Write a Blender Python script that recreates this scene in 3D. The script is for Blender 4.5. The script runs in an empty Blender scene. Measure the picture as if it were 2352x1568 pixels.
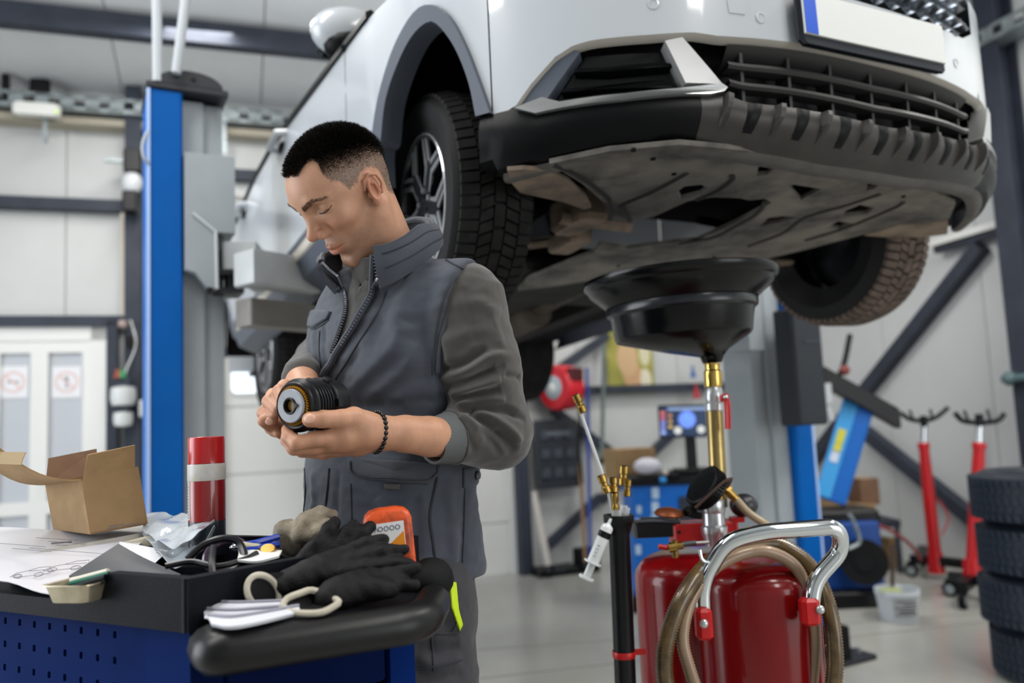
import bpy, bmesh, math, random
import numpy as np
from mathutils import Vector, Matrix, noise as mnoise
random.seed(7)
S = bpy.context.scene
COL = S.collection
# ---------------------------------------------------------------- camera, sky, lamps, exposure
FPX = 1850.0
PIT, ROL, HCAM = math.radians(5.7), math.radians(-2.6), 1.25
_c, _s, _cp, _sp = math.cos(ROL), math.sin(ROL), math.cos(PIT), math.sin(PIT)
FW = np.array([0, _cp, _sp]); _U0 = np.array([0, -_sp, _cp]); _R0 = np.array([1.0, 0, 0])
RI = _c * _R0 + _s * _U0; UP = -_s * _R0 + _c * _U0; EYE = np.array([0, 0, HCAM])
cd = bpy.data.cameras.new('camera'); cam = bpy.data.objects.new('camera', cd); COL.objects.link(cam)
cd.sensor_width = 36; cd.lens = FPX / 2352 * 36; cd.clip_start = 0.05; cd.clip_end = 200
cam.matrix_world = Matrix(((RI[0], UP[0], -FW[0], 0), (RI[1], UP[1], -FW[1], 0), (RI[2], UP[2], -FW[2], HCAM), (0, 0, 0, 1)))
cd.dof.use_dof = True; cd.dof.focus_distance = 1.36; cd.dof.aperture_fstop = 2.2
S.camera = cam
S.view_settings.view_transform = 'Standard'; S.view_settings.look = 'None'
S.view_settings.gamma = 1; S.view_settings.use_curve_mapping = False
S.view_settings.exposure = -0.35
w = bpy.data.worlds.new('sky'); S.world = w; w.use_nodes = True
_bg = w.node_tree.nodes['Background']; _bg.inputs[0].default_value = (0.86, 0.93, 1, 1); _bg.inputs[1].default_value = 2.6
def area(name, loc, target, sx, sy, power, col=(1, 1, 1)):
    l = bpy.data.lights.new(name, 'AREA'); l.shape = 'RECTANGLE'; l.size = sx; l.size_y = sy; l.energy = power; l.color = col
    o = bpy.data.objects.new(name, l); COL.objects.link(o); o.location = loc
    d = Vector(target) - Vector(loc); o.rotation_euler = d.to_track_quat('-Z', 'Y').to_euler()
    return o
area('ceiling_lamp', (-1.9, 0.9, 4.3), (-1.5, 1.4, 0), 0.5, 3.0, 120, (1, .98, .95))
area('ceiling_lamp', (2.0, 0.0, 4.4), (1.7, 1.2, 0), 0.5, 3.0, 105, (1, .97, .93))
area('ceiling_lamp', (-2.0, 4.0, 3.9), (-2, 4.2, 0), 0.4, 2.5, 85, (1, .98, .95))
area('ceiling_lamp', (3.2, 2.6, 4.1), (3.4, 3.2, 0), 0.4, 2.5, 130, (1, .97, .92))
area('ceiling_lamp', (0.9, 5.3, 3.6), (0.9, 5.6, 0), 2.0, .3, 60, (1, .97, .93))
# fill lamps added outside the two unseen gate openings, left and behind the camera
area('gate_fill_light', (-5.55, 1.05, 1.95), (0, 1.6, 1.3), 3.6, 3.6, 230, (.92, .96, 1))
area('gate_fill_light', (5.25, -2.15, 1.6), (1.6, 2.3, 1.5), 3.2, 2.8, 90, (1, .97, .93))

# ---------------------------------------------------------------- helpers
def A(*v): return np.array(v, float)
def ray(px, py): return FW + RI * (px - 1176) / FPX - UP * (py - 784) / FPX
def P(px, py, Y):            # the point seen at a photo pixel, at distance Y into the room
    d = ray(px, py); return EYE + d * (Y / d[1])
def G(px, py, z=0.0):        # the point seen at a photo pixel, on a level plane
    d = ray(px, py); return EYE + d * ((z - HCAM) / d[2])
def W(px, py, p0, n):        # the point seen at a photo pixel, on a plane
    d = ray(px, py); return EYE + d * (np.dot(A(*p0) - EYE, n) / np.dot(d, n))
def PJ(p):
    v = np.asarray(p) - EYE; d = v @ FW; return np.array([1176 + FPX * (v @ RI) / d, 784 - FPX * (v @ UP) / d])
def nrm(v): v = np.asarray(v, float); return v / (np.linalg.norm(v) + 1e-12)
def srgb(h):
    if isinstance(h, str):
        h = h.lstrip('#'); c = [int(h[i:i + 2], 16) / 255 for i in (0, 2, 4)]
    else: c = [x / 255 for x in h]
    return tuple(x / 12.92 if x <= .04045 else ((x + .055) / 1.055) ** 2.4 for x in c) + (1,)
MATS = {}
def mat(name, col, rough=.5, metal=0, spec=.5, var=0, vscale=8, bump=0, bscale=60, col2=None, emit=0, trans=0, alpha=1, coat=0, ior=1.45, sheen=0, sss=0, detail=4, spread=.12):
    if name in MATS: return MATS[name]
    m = bpy.data.materials.new(name); m.use_nodes = True; nt = m.node_tree; b = nt.nodes['Principled BSDF']
    c = srgb(col); b.inputs['Base Color'].default_value = c
    b.inputs['Roughness'].default_value = rough; b.inputs['Metallic'].default_value = metal
    b.inputs['Specular IOR Level'].default_value = spec; b.inputs['IOR'].default_value = ior
    b.inputs['Coat Weight'].default_value = coat; b.inputs['Coat Roughness'].default_value = .05
    b.inputs['Transmission Weight'].default_value = trans; b.inputs['Alpha'].default_value = alpha
    if sheen: b.inputs['Sheen Weight'].default_value = sheen; b.inputs['Sheen Roughness'].default_value = .5
    if sss:
        b.inputs['Subsurface Weight'].default_value = sss; b.inputs['Subsurface Radius'].default_value = (1, .35, .2); b.inputs['Subsurface Scale'].default_value = .004
    if emit: b.inputs['Emission Color'].default_value = c; b.inputs['Emission Strength'].default_value = emit
    if var or col2 or bump:
        tc = nt.nodes.new('ShaderNodeTexCoord')
    if var or col2:
        n = nt.nodes.new('ShaderNodeTexNoise'); n.inputs['Scale'].default_value = vscale; n.inputs['Detail'].default_value = detail; n.inputs['Roughness'].default_value = .6
        nt.links.new(tc.outputs['Object'], n.inputs['Vector'])
        r = nt.nodes.new('ShaderNodeValToRGB')
        c2 = srgb(col2) if col2 else tuple(x * (1 - var) for x in c[:3]) + (1,)
        c1 = c if col2 else tuple(min(1, x * (1 + var * .6)) for x in c[:3]) + (1,)
        r.color_ramp.elements[0].position = .5 - spread; r.color_ramp.elements[0].color = c2
        r.color_ramp.elements[1].position = .5 + spread; r.color_ramp.elements[1].color = c1
        nt.links.new(n.outputs['Fac'], r.inputs[0]); nt.links.new(r.outputs[0], b.inputs['Base Color'])
        m2 = nt.nodes.new('ShaderNodeMapRange'); m2.inputs['To Min'].default_value = min(1, rough * 1.25); m2.inputs['To Max'].default_value = rough * .9
        nt.links.new(n.outputs['Fac'], m2.inputs['Value']); nt.links.new(m2.outputs[0], b.inputs['Roughness'])
    if bump:
        n2 = nt.nodes.new('ShaderNodeTexNoise'); n2.inputs['Scale'].default_value = bscale; n2.inputs['Detail'].default_value = 3
        nt.links.new(tc.outputs['Object'], n2.inputs['Vector'])
        bp = nt.nodes.new('ShaderNodeBump'); bp.inputs['Strength'].default_value = bump; bp.inputs['Distance'].default_value = .004
        nt.links.new(n2.outputs['Fac'], bp.inputs['Height']); nt.links.new(bp.outputs[0], b.inputs['Normal'])
    MATS[name] = m; return m

def setp(o, label=None, cat=None, group=None, kind=None):
    if label: o['label'] = label
    if cat: o['category'] = cat
    if group: o['group'] = group
    if kind: o['kind'] = kind
    return o
def thing(name, label, cat, loc=(0, 0, 0), group=None):
    o = bpy.data.objects.new(name, None); COL.objects.link(o); o.location = loc; o.empty_display_size = .05
    return setp(o, label, cat, group)
def wloc(o):
    v = Vector((0, 0, 0))
    while o: v += o.location; o = o.parent
    return v
def link(name, me, m, parent=None, smooth=False, local=False, auto=None):
    """link a mesh given in world coordinates under its parent"""
    if parent is not None and not local:
        me.transform(Matrix.Translation(-wloc(parent)))
    o = bpy.data.objects.new(name, me); COL.objects.link(o)
    if m is not None:
        for q in (m if isinstance(m, (list, tuple)) else [m]): me.materials.append(q)
    if parent is not None: o.parent = parent
    if smooth:
        me.polygons.foreach_set('use_smooth', [True] * len(me.polygons))
        if auto: me.set_sharp_from_angle(angle=math.radians(auto))
    me.update()
    return o
def dup(root, loc=None, rot=None, scale=None, label=None):
    r = root.copy(); COL.objects.link(r)
    if loc is not None: r.location = loc
    if rot is not None: r.rotation_euler = rot
    if scale is not None: r.scale = scale
    if label: r['label'] = label
    for ch in list(root.children):
        c = ch.copy(); COL.objects.link(c); c.parent = r
        for g in list(ch.children):
            d = g.copy(); COL.objects.link(d); d.parent = c
    return r
def frame_of(p0, p1):
    z = Vector(p1) - Vector(p0); L = z.length
    q = z.to_track_quat('Z', 'Y'); return Matrix.Translation(Vector(p0)) @ q.to_matrix().to_4x4(), L
class B:
    """collects shapes, in world coordinates, into one mesh"""
    def __init__(s): s.v = []; s.f = []; s.mi = []; s.M = None; s.m = 0
    def add(s, vs, fs):
        o = len(s.v)
        if s.M is not None: vs = [s.M @ Vector(x) for x in vs]
        s.v += [tuple(x) for x in vs]; s.f += [tuple(i + o for i in f) for f in fs]; s.mi += [s.m] * len(fs); return s
    def box(s, c, size, X=None, Y=None, Z=None, bev=0):
        """box about c; X, Y, Z are its axes"""
        X = nrm(X) if X is not None else A(1, 0, 0); Z = nrm(Z) if Z is not None else A(0, 0, 1)
        Y = nrm(Y) if Y is not None else nrm(np.cross(Z, X))
        c = A(*c); a, b, d = [q / 2 for q in size]
        if bev:
            return s.prism([(-a + bev, -b), (a - bev, -b), (a, -b + bev), (a, b - bev), (a - bev, b), (-a + bev, b), (-a, b - bev), (-a, -b + bev)], c - Z * d, X, Y, Z, 2 * d, bev * .7)
        vs = [c + X * (a * i) + Y * (b * j) + Z * (d * k) for k in (-1, 1) for j in (-1, 1) for i in (-1, 1)]
        return s.add(vs, [(0, 2, 3, 1), (4, 5, 7, 6), (0, 1, 5, 4), (2, 6, 7, 3), (0, 4, 6, 2), (1, 3, 7, 5)])
    def prism(s, poly, o, X, Y, Z, h, bev=0):
        """polygon (in X, Y about o) pushed h along Z, optional chamfer at both ends"""
        o = A(*o); X, Y, Z = nrm(X), nrm(Y), nrm(Z); n = len(poly); p = np.array(poly, float)
        if bev:
            c = p.mean(0); q = p - bev * (p - c) / (np.abs(p - c).max() + 1e-9)
            rings = [(q, 0), (p, bev), (p, h - bev), (q, h)]
        else: rings = [(p, 0), (p, h)]
        vs = []; fs = []
        for r, z in rings: vs += [o + X * a + Y * b + Z * z for a, b in r]
        for k in range(len(rings) - 1):
            for i in range(n):
                j = (i + 1) % n; fs.append((k * n + i, k * n + j, (k + 1) * n + j, (k + 1) * n + i))
        fs.append(tuple(range(n))[::-1]); fs.append(tuple((len(rings) - 1) * n + i for i in range(n)))
        return s.add(vs, fs)
    def cyl(s, p0, p1, r0, r1=None, seg=16, cap=True):
        r1 = r0 if r1 is None else r1
        return s.lathe([(r0, 0), (r1, float(np.linalg.norm(A(*p1) - A(*p0))))], p0, A(*p1) - A(*p0), seg, cap)
    def lathe(s, prof, o, axis, seg=24, cap=True, a0=0, a1=2 * math.pi, X=None):
        Z = nrm(axis); X = nrm(np.cross(Z, A(0, 0, 1) if abs(Z[2]) < .9 else A(1, 0, 0))) if X is None else nrm(X); Y = np.cross(Z, X); o = A(*o)
        full = abs(a1 - a0 - 2 * math.pi) < 1e-6; n = seg if full else seg + 1; vs = []; fs = []
        for r, z in prof:
            for i in range(n):
                t = a0 + (a1 - a0) * i / seg; vs.append(o + X * (r * math.cos(t)) + Y * (r * math.sin(t)) + Z * z)
        for k in range(len(prof) - 1):
            for i in range(seg):
                j = (i + 1) % n; fs.append((k * n + i, k * n + j, (k + 1) * n + j, (k + 1) * n + i))
        if cap and full:
            if prof[0][0] > 1e-6: fs.append(tuple(range(n))[::-1])
            if prof[-1][0] > 1e-6: fs.append(tuple((len(prof) - 1) * n + i for i in range(n)))
        return s.add(vs, fs)
    def tube(s, pts, r, seg=10, closed=False, cap=True, flat=1.0, up=None):
        pts = [A(*p) for p in pts]; n = len(pts); vs = []; fs = []
        rr = r if hasattr(r, '__len__') else [r] * n
        T = [nrm(pts[(i + 1) % n if closed else min(i + 1, n - 1)] - pts[(i - 1) if (closed or i) else 0]) for i in range(n)]
        u = A(*up) if up is not None else (A(0, 0, 1) if abs(T[0][2]) < .9 else A(1, 0, 0)); u = nrm(u - T[0] * (u @ T[0]))
        for i in range(n):
            u = nrm(u - T[i] * (u @ T[i])); v = np.cross(T[i], u)
            for k in range(seg):
                a = 2 * math.pi * k / seg; vs.append(pts[i] + rr[i] * (u * math.cos(a) * flat + v * math.sin(a)))
        for i in range(n if closed else n - 1):
            for k in range(seg):
                k2 = (k + 1) % seg; i2 = (i + 1) % n; fs.append((i * seg + k, i * seg + k2, i2 * seg + k2, i2 * seg + k))
        if cap and not closed: fs.append(tuple(range(seg))[::-1]); fs.append(tuple((n - 1) * seg + k for k in range(seg)))
        return s.add(vs, fs)
    def grid(s, rows, closed=False):
        """quads between rows of points"""
        n = len(rows[0]); vs = [p for r in rows for p in r]; fs = []
        for k in range(len(rows) - 1):
            for i in range(n if closed else n - 1):
                j = (i + 1) % n; fs.append((k * n + i, k * n + j, (k + 1) * n + j, (k + 1) * n + i))
        return s.add(vs, fs)
    def sheet(s, rows, t, nrmv=None):
        """rows of points made into a slab of thickness t"""
        R = np.array(rows, float); du = np.gradient(R, axis=1); dv = np.gradient(R, axis=0); N = np.cross(du, dv); N /= np.linalg.norm(N, axis=2, keepdims=True) + 1e-12
        if nrmv is not None and (N.mean((0, 1)) @ A(*nrmv)) > 0: t = -t
        R2 = R + N * t; a, b = R.shape[:2]
        vs = list(R.reshape(-1, 3)) + list(R2.reshape(-1, 3)); o = a * b; fs = []
        for k in range(a - 1):
            for i in range(b - 1):
                q = (k * b + i, k * b + i + 1, (k + 1) * b + i + 1, (k + 1) * b + i); fs.append(q); fs.append(tuple(x + o for x in q[::-1]))
        bd = [i for i in range(b)] + [k * b + b - 1 for k in range(1, a)] + [(a - 1) * b + i for i in range(b - 2, -1, -1)] + [k * b for k in range(a - 2, 0, -1)]
        for x, y in zip(bd, bd[1:] + bd[:1]): fs.append((y, x, x + o, y + o))
        return s.add(vs, fs)
    def ball(s, c, r, seg=12, rings=8, ax=None):
        r = (r, r, r) if not hasattr(r, '__len__') else r; c = A(*c)
        X, Y, Z = ax if ax is not None else (A(1, 0, 0), A(0, 1, 0), A(0, 0, 1))
        rows = []
        for k in range(rings + 1):
            t = math.pi * k / rings
            rows.append([c + X * (r[0] * math.sin(t) * math.cos(2 * math.pi * i / seg)) + Y * (r[1] * math.sin(t) * math.sin(2 * math.pi * i / seg)) + Z * (-r[2] * math.cos(t)) for i in range(seg)])
        return s.grid(rows, closed=True)
    def mesh(s, name, merge=0):
        me = bpy.data.meshes.new(name); me.from_pydata(s.v, [], s.f)
        if any(s.mi): me.polygons.foreach_set('material_index', s.mi)
        bm = bmesh.new(); bm.from_mesh(me)
        if merge: bmesh.ops.remove_doubles(bm, verts=bm.verts, dist=merge)
        bmesh.ops.recalc_face_normals(bm, faces=bm.faces); bm.to_mesh(me); bm.free()
        return me
    def build(s, name, m, parent=None, smooth=False, auto=40, merge=0):
        return link(name, s.mesh(name, merge), m, parent, smooth, auto=auto)
    def out(s, name, m, label, cat, group=None, smooth=False, auto=40):
        return setp(s.build(name, m, None, smooth, auto), label, cat, group)
def bez(pts, n=12):
    """smooth curve through points (Catmull-Rom)"""
    p = [A(*x) for x in pts]; p = [2 * p[0] - p[1]] + p + [2 * p[-1] - p[-2]]; out = []
    for i in range(1, len(p) - 2):
        for k in range(n):
            t = k / n; a, b, c, d = p[i - 1:i + 3]
            out.append(.5 * (2 * b + (c - a) * t + (2 * a - 5 * b + 4 * c - d) * t * t + (-a + 3 * b - 3 * c + d) * t ** 3))
    out.append(p[-2]); return out
def fillet(pts, r, n=6):
    """polyline with rounded corners"""
    p = [A(*x) for x in pts]; out = [p[0]]
    for i in range(1, len(p) - 1):
        a = nrm(p[i - 1] - p[i]); b = nrm(p[i + 1] - p[i]); q = min(r, .49 * np.linalg.norm(p[i - 1] - p[i]), .49 * np.linalg.norm(p[i + 1] - p[i]))
        for k in range(n + 1):
            t = k / n; out.append((1 - t) ** 2 * (p[i] + a * q) + 2 * t * (1 - t) * p[i] + t * t * (p[i] + b * q))
    out.append(p[-1]); return out
def text(name, s, o, X, Y, size, m, parent, depth=.0004, align='CENTER'):
    """flat lettering lying on a surface, baseline along X"""
    cu = bpy.data.curves.new(name, 'FONT'); cu.body = s; cu.size = size; cu.extrude = depth; cu.align_x = align; cu.align_y = 'CENTER'; cu.resolution_u = 2
    t = bpy.data.objects.new(name, cu); me = bpy.data.meshes.new_from_object(t); bpy.data.objects.remove(t)
    X, Y = nrm(X), nrm(Y); Z = np.cross(X, Y)
    me.transform(Matrix(((X[0], Y[0], Z[0], o[0]), (X[1], Y[1], Z[1], o[1]), (X[2], Y[2], Z[2], o[2]), (0, 0, 0, 1))))
    return link(name, me, m, parent)
UPZ = A(0, 0, 1)
# ---------------------------------------------------------------- soft bodies: blended solids turned into one skin
import openvdb
f32 = np.float32
def cap(p, a, b, ra, rb=None):
    rb = ra if rb is None else rb; a = np.asarray(a, f32); ba = np.asarray(b, f32) - a; pa = p - a
    h = np.clip((pa @ ba) / f32(ba @ ba + 1e-12), 0, 1); return np.linalg.norm(pa - h[:, None] * ba, axis=1) - (ra + (rb - ra) * h)
def chain(p, pts, rs, k=.0):
    d = None
    for i in range(len(pts) - 1):
        e = cap(p, pts[i], pts[i + 1], rs[i], rs[i + 1]); d = e if d is None else (smin(d, e, k) if k else np.minimum(d, e))
    return d
def ell(p, c, r, R=None):
    q = p - np.asarray(c, f32)
    if R is not None: q = q @ np.asarray(R, f32)            # columns of R are the ellipsoid's axes
    r = np.asarray(r, f32); k0 = np.linalg.norm(q / r, axis=1); k1 = np.linalg.norm(q / (r * r), axis=1); return k0 * (k0 - 1) / (k1 + 1e-9)
def rbox(p, c, r, rad, R=None):
    q = p - np.asarray(c, f32)
    if R is not None: q = q @ np.asarray(R, f32)
    q = np.abs(q) - (np.asarray(r, f32) - rad); return np.linalg.norm(np.maximum(q, 0), axis=1) + np.minimum(q.max(1), 0) - rad
def smin(a, b, k): h = np.clip(.5 + .5 * (b - a) / k, 0, 1); return b + (a - b) * h - k * h * (1 - h)
def smax(a, b, k): return -smin(-a, -b, k)
def axes(*v): return np.stack([nrm(x) for x in v], 1)
def sdf_mesh(name, fn, lo, hi, h, relax=1, post=None):
    lo, hi = A(*lo), A(*hi); nb = np.ceil((hi - lo) / (8 * h)).astype(int); arr = np.full(nb * 8, 3 * h, f32)
    c = np.stack(np.meshgrid(*[np.arange(n) for n in nb], indexing='ij'), -1).reshape(-1, 3)
    d = fn((lo + (c * 8 + 3.5) * h).astype(f32)); near = np.abs(d) < 8 * h * 1.25
    for b in c[(d < 0) & ~near]: arr[b[0] * 8:b[0] * 8 + 8, b[1] * 8:b[1] * 8 + 8, b[2] * 8:b[2] * 8 + 8] = -3 * h
    cn = c[near]; off = np.stack(np.meshgrid(*[np.arange(8)] * 3, indexing='ij'), -1).reshape(-1, 3)
    for i in range(0, len(cn), 400):
        k = cn[i:i + 400]; idx = (k[:, None, :] * 8 + off[None]).reshape(-1, 3); v = fn((lo + idx * h).astype(f32)); arr[idx[:, 0], idx[:, 1], idx[:, 2]] = np.clip(v, -3 * h, 3 * h)
    g = openvdb.FloatGrid(3 * h); g.copyFromArray(arr); v, q = g.convertToQuads(0.0)
    v = v.astype(float) * h + lo
    if relax:
        e = np.concatenate([q[:, [0, 1]], q[:, [1, 2]], q[:, [2, 3]], q[:, [3, 0]]])
        for _ in range(relax):
            s = np.zeros_like(v); n = np.zeros(len(v)); np.add.at(s, e[:, 0], v[e[:, 1]]); np.add.at(n, e[:, 0], 1); np.add.at(s, e[:, 1], v[e[:, 0]]); np.add.at(n, e[:, 1], 1)
            v = v * .5 + .5 * s / np.maximum(n, 1)[:, None]
    q = q[:, ::-1]
    if post is not None: v = post(v, q)
    me = bpy.data.meshes.new(name); me.vertices.add(len(v)); me.vertices.foreach_set('co', v.astype(f32).ravel())
    me.loops.add(q.size); me.loops.foreach_set('vertex_index', q.ravel().astype(np.int32)); me.polygons.add(len(q)); me.polygons.foreach_set('loop_start', np.arange(0, q.size, 4, dtype=np.int32)); me.update(calc_edges=True)
    bm = bmesh.new(); bm.from_mesh(me); bmesh.ops.recalc_face_normals(bm, faces=bm.faces); bm.to_mesh(me); bm.free()
    return me
def vnormals(v, q):
    n = np.cross(v[q[:, 2]] - v[q[:, 0]], v[q[:, 3]] - v[q[:, 1]]); s = np.zeros_like(v)
    for k in range(4): np.add.at(s, q[:, k], n)
    return s / (np.linalg.norm(s, axis=1, keepdims=True) + 1e-12)
def _hash(i): 
    s = np.sin(i[..., 0] * 127.1 + i[..., 1] * 311.7 + i[..., 2] * 74.7) * 43758.5453; return s - np.floor(s)
def vnoise(p, sc):
    p = np.asarray(p, float) * sc; i = np.floor(p); f = p - i; f = f * f * (3 - 2 * f); r = 0
    for dx in (0, 1):
        for dy in (0, 1):
            for dz in (0, 1):
                w_ = (f[:, 0] if dx else 1 - f[:, 0]) * (f[:, 1] if dy else 1 - f[:, 1]) * (f[:, 2] if dz else 1 - f[:, 2]); r = r + w_ * _hash(i + A(dx, dy, dz))
    return r * 2 - 1
def seg_d(v, pts):
    """distance from points to a 3D polyline, with the place along it"""
    best = np.full(len(v), 9.0); tt = np.zeros(len(v)); n = len(pts) - 1
    for i in range(n):
        a, b = A(*pts[i]), A(*pts[i + 1]); ba = b - a; h = np.clip(((v - a) @ ba) / (ba @ ba + 1e-12), 0, 1); d = np.linalg.norm(v - a - h[:, None] * ba, axis=1); m = d < best
        best[m] = d[m]; tt[m] = (i + h[m]) / n
    return best, tt
# ---------------------------------------------------------------- the workshop itself
WD = A(math.cos(math.radians(19)), math.sin(math.radians(19)), 0)      # along the back wall
WN = A(WD[1], -WD[0], 0)                                              # out of the back wall, into the room
WP = A(-0.36, 6.75, 0)
RP = G(2188, 1297); RN = -WD                                           # right wall: a point on it, its face direction
def BW(px, py, off=0): return W(px, py, WP + WN * off, WN)
def RW(px, py, off=0): return W(px, py, RP + RN * off, RN)
def bw(t, z, off=0): return WP + WD * t + WN * off + UPZ * z
def tb(p): return float((p - WP) @ WD)
corner_t = float((RP - WP) @ WD)                                       # right wall plane along the back wall
def rwp(s, z, off=0): return WP + WD * (corner_t - off) + WN * s + UPZ * z   # s = distance from the corner
def sr(p): return float((p - WP) @ WN)
M_wall = mat('white_panel', '#c2c4c3', .38, var=.05, vscale=1.2)
M_wall2 = mat('white_panel_gloss', '#c8cbcc', .22, var=.04, vscale=1.1)
M_steel = mat('dark_steel', '#2c323f', .55, var=.15, vscale=6)
M_grey = mat('grey_steel', '#8f9699', .45, var=.1)
M_zinc = mat('zinc', '#9aa3a6', .4, metal=.6, var=.2, vscale=20)
M_white = mat('white_paint', '#dfe0de', .4)
M_black = mat('black_plastic', '#0a0b0e', .4, spec=.35)
M_rub = mat('black_rubber', '#0c0d0f', .75, spec=.25, bump=.2)
M_glass = mat('glass', '#f4f8fa', .05, trans=1.0, ior=1.1)
M_chrome = mat('chrome', '#d6dadd', .08, metal=1)
M_brass = mat('brass', '#a98a4a', .25, metal=1, var=.2, vscale=30)
M_paper = mat('paper', '#dfe0e4', .7)
# floor
def floor_mat():
    m = mat('epoxy_floor', '#a9a9a3', .2, spec=.35, var=.10, vscale=.9); nt = m.node_tree; b = nt.nodes['Principled BSDF']
    return m
fl = B()
fl.grid([[A(x, y, 0) for x in np.linspace(-9, 9, 10)] for y in np.linspace(-9, 11, 10)]); o = fl.build('floor', floor_mat()); setp(o, kind='structure')
jt = B()
for a, b in (((1620, 1500), (2352, 1418)), ((1500, 1463), (2300, 1405))):
    p, q = G(*a), G(*b); d = nrm(q - p); jt.box((p + q) / 2 + UPZ * .0006, (np.linalg.norm(q - p) + 4, .008, .0012), X=d)
jt.build('expansion_joint', mat('joint', '#77766f', .8), o)
# back wall: sandwich panels with recessed joints
EZ = float(BW(150, 205)[2])
wb = B(); wb.box(bw(0.5, EZ / 2 + .2, -.12), (9, .04, EZ + .6), X=WD)
wall = None
t_door0, t_door1 = tb(BW(515, 1000)), tb(BW(1172, 1200))
zsill = float(BW(1110, 1072)[2]) + .05
wb = B()
# backing built round the sectional door
for a, b, z0, z1 in ((-6.5, t_door0, 0, 4.6), (t_door1, corner_t + .2, 0, 4.6), (t_door0, t_door1, 3.0, 4.6)):
    wb.box(bw((a + b) / 2, (z0 + z1) / 2, -.07), (b - a, .04, z1 - z0), X=WD)
wall = wb.build('wall_back', mat('joint_grey', '#8d8f90', .7)); setp(wall, kind='structure')
seam0 = tb(BW(152, 500)); step = 1.0
def wall_panels(a, b, z0, z1, par, fn, phase, m):
    k = math.floor((a - phase) / step); t = phase + k * step
    while t < b:
        x0, x1 = max(t, a), min(t + step, b)
        if x1 - x0 > .05:
            q = B(); g = .006
            c = fn((x0 + x1) / 2, (z0 + z1) / 2, -.025); X = fn(1, 0) - fn(0, 0)
            q.box(c, (x1 - x0 - g, .05, z1 - z0), X=X); q.build('panel', m, par)
        t += step
wall_panels(-6.5, t_door0 - .08, 0, 4.6, wall, bw, seam0, M_wall)
wall_panels(t_door0 - .08, t_door1 + .05, 3.02, 4.6, wall, bw, seam0, M_wall)
wall_panels(t_door1 + .05, corner_t, 0, 4.6, wall, bw, seam0, M_wall)
# right wall
wr = B(); wr.box(rwp(4.5, 2.6, -.07), (.04, 9.6, 5.4), X=WD); wallr = wr.build('wall_right', MATS['joint_grey']); setp(wallr, kind='structure')
sr0 = sr(RW(2280, 900)); wall_panels(0, 9, 0, 5.3, wallr, rwp, sr0, M_wall2)
# left wall with a wide gate opening, front left open to daylight
wl = B(); LT = tb(BW(0, 900)) - 2.6
wl.box(bw(LT, 2.3, 1.0), (.06, 2.2, 4.6), X=WD); wl.box(bw(LT, 4.3, 4.0), (.06, 4, .8), X=WD); wl.box(bw(LT, 2.3, 8.0), (.06, 4.2, 4.6), X=WD); wl.box(bw(LT, 5.6, 5.0), (.06, 10.2, 2.1), X=WD)
o = wl.build('wall_left', M_wall); setp(o, kind='structure')
wf = B(); FS = 10.0
for t0_, t1_, z0_, z1_ in ((LT, .6, 0, 6.6), (4.2, corner_t + .3, 0, 6.6), (.6, 4.2, 3.2, 6.6)): wf.box(bw((t0_ + t1_) / 2, (z0_ + z1_) / 2, FS), (t1_ - t0_, .06, z1_ - z0_), X=WD)
o = wf.build('wall_front', M_wall); setp(o, kind='structure')
# pitched roof, panel seams running down the slope
RS = math.tan(math.radians(13))
def roof(t, s, off=0): return bw(t, EZ + s * RS - off, s)
cl = B(); cl.sheet([[roof(t, s) + UPZ * .04 for t in np.linspace(-7, corner_t + .3, 6)] for s in np.linspace(-.1, 10, 6)], .05, (0, 0, -1)); ceil = cl.build('ceiling', MATS['joint_grey']); setp(ceil, kind='structure')
M_roof = mat('roof_panel', '#dfe1e2', .45, var=.04, vscale=1)
for k in range(-7, 5):
    t0, t1 = k * 1.0 + .35, k * 1.0 + 1.35
    q = B(); q.sheet([[roof(t, s, .002) for t in (t0 + .004, t1 - .004)] for s in (-.05, 9.9)], .04, (0, 0, -1)); q.build('roof_panel', M_roof, ceil)
# purlins and girts
def roof_s(px, py, off):      # where a ray meets the roof
    n = nrm(np.cross(WD, roof(0, 1) - roof(0, 0))); return W(px, py, roof(0, 0, off), n)
k = 0
def trim(b, m=M_steel):
    global k
    k += 1; o = b.build('trim_%d' % k, m); setp(o, kind='structure'); return o
pb = roof_s(350, 62, .1); s_b = sr(pb)
for s in (s_b, s_b + 1.6, s_b + 3.2):
    q = B(); a, b = roof(-7, s, .12), roof(corner_t, s, .12); q.box((a + b) / 2, (np.linalg.norm(b - a), .10, .15), X=WD); trim(q)
for py0, h in ((470, .085), (738, .075)):      # girts on the back wall, left of the column
    z = float(BW(150, py0, .06)[2]); t1 = tb(BW(300, py0)); q = B(); q.box(bw((t1 - 6.5) / 2, z, .05), (t1 + 6.5, .1, h), X=WD); trim(q)
for px, py0, h in ((590, 405, .08),):
    z = float(BW(px, py0, .06)[2]); a, b = tb(BW(535, py0)), tb(BW(1000, py0)); q = B(); q.box(bw((a + b) / 2, z, .05), (b - a, .1, h), X=WD); trim(q)
z = float(BW(1460, 893, .06)[2]); q = B(); q.box(bw((t_door1 + corner_t) / 2, z, .05), (corner_t - t_door1, .1, .07), X=WD); trim(q)
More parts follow.
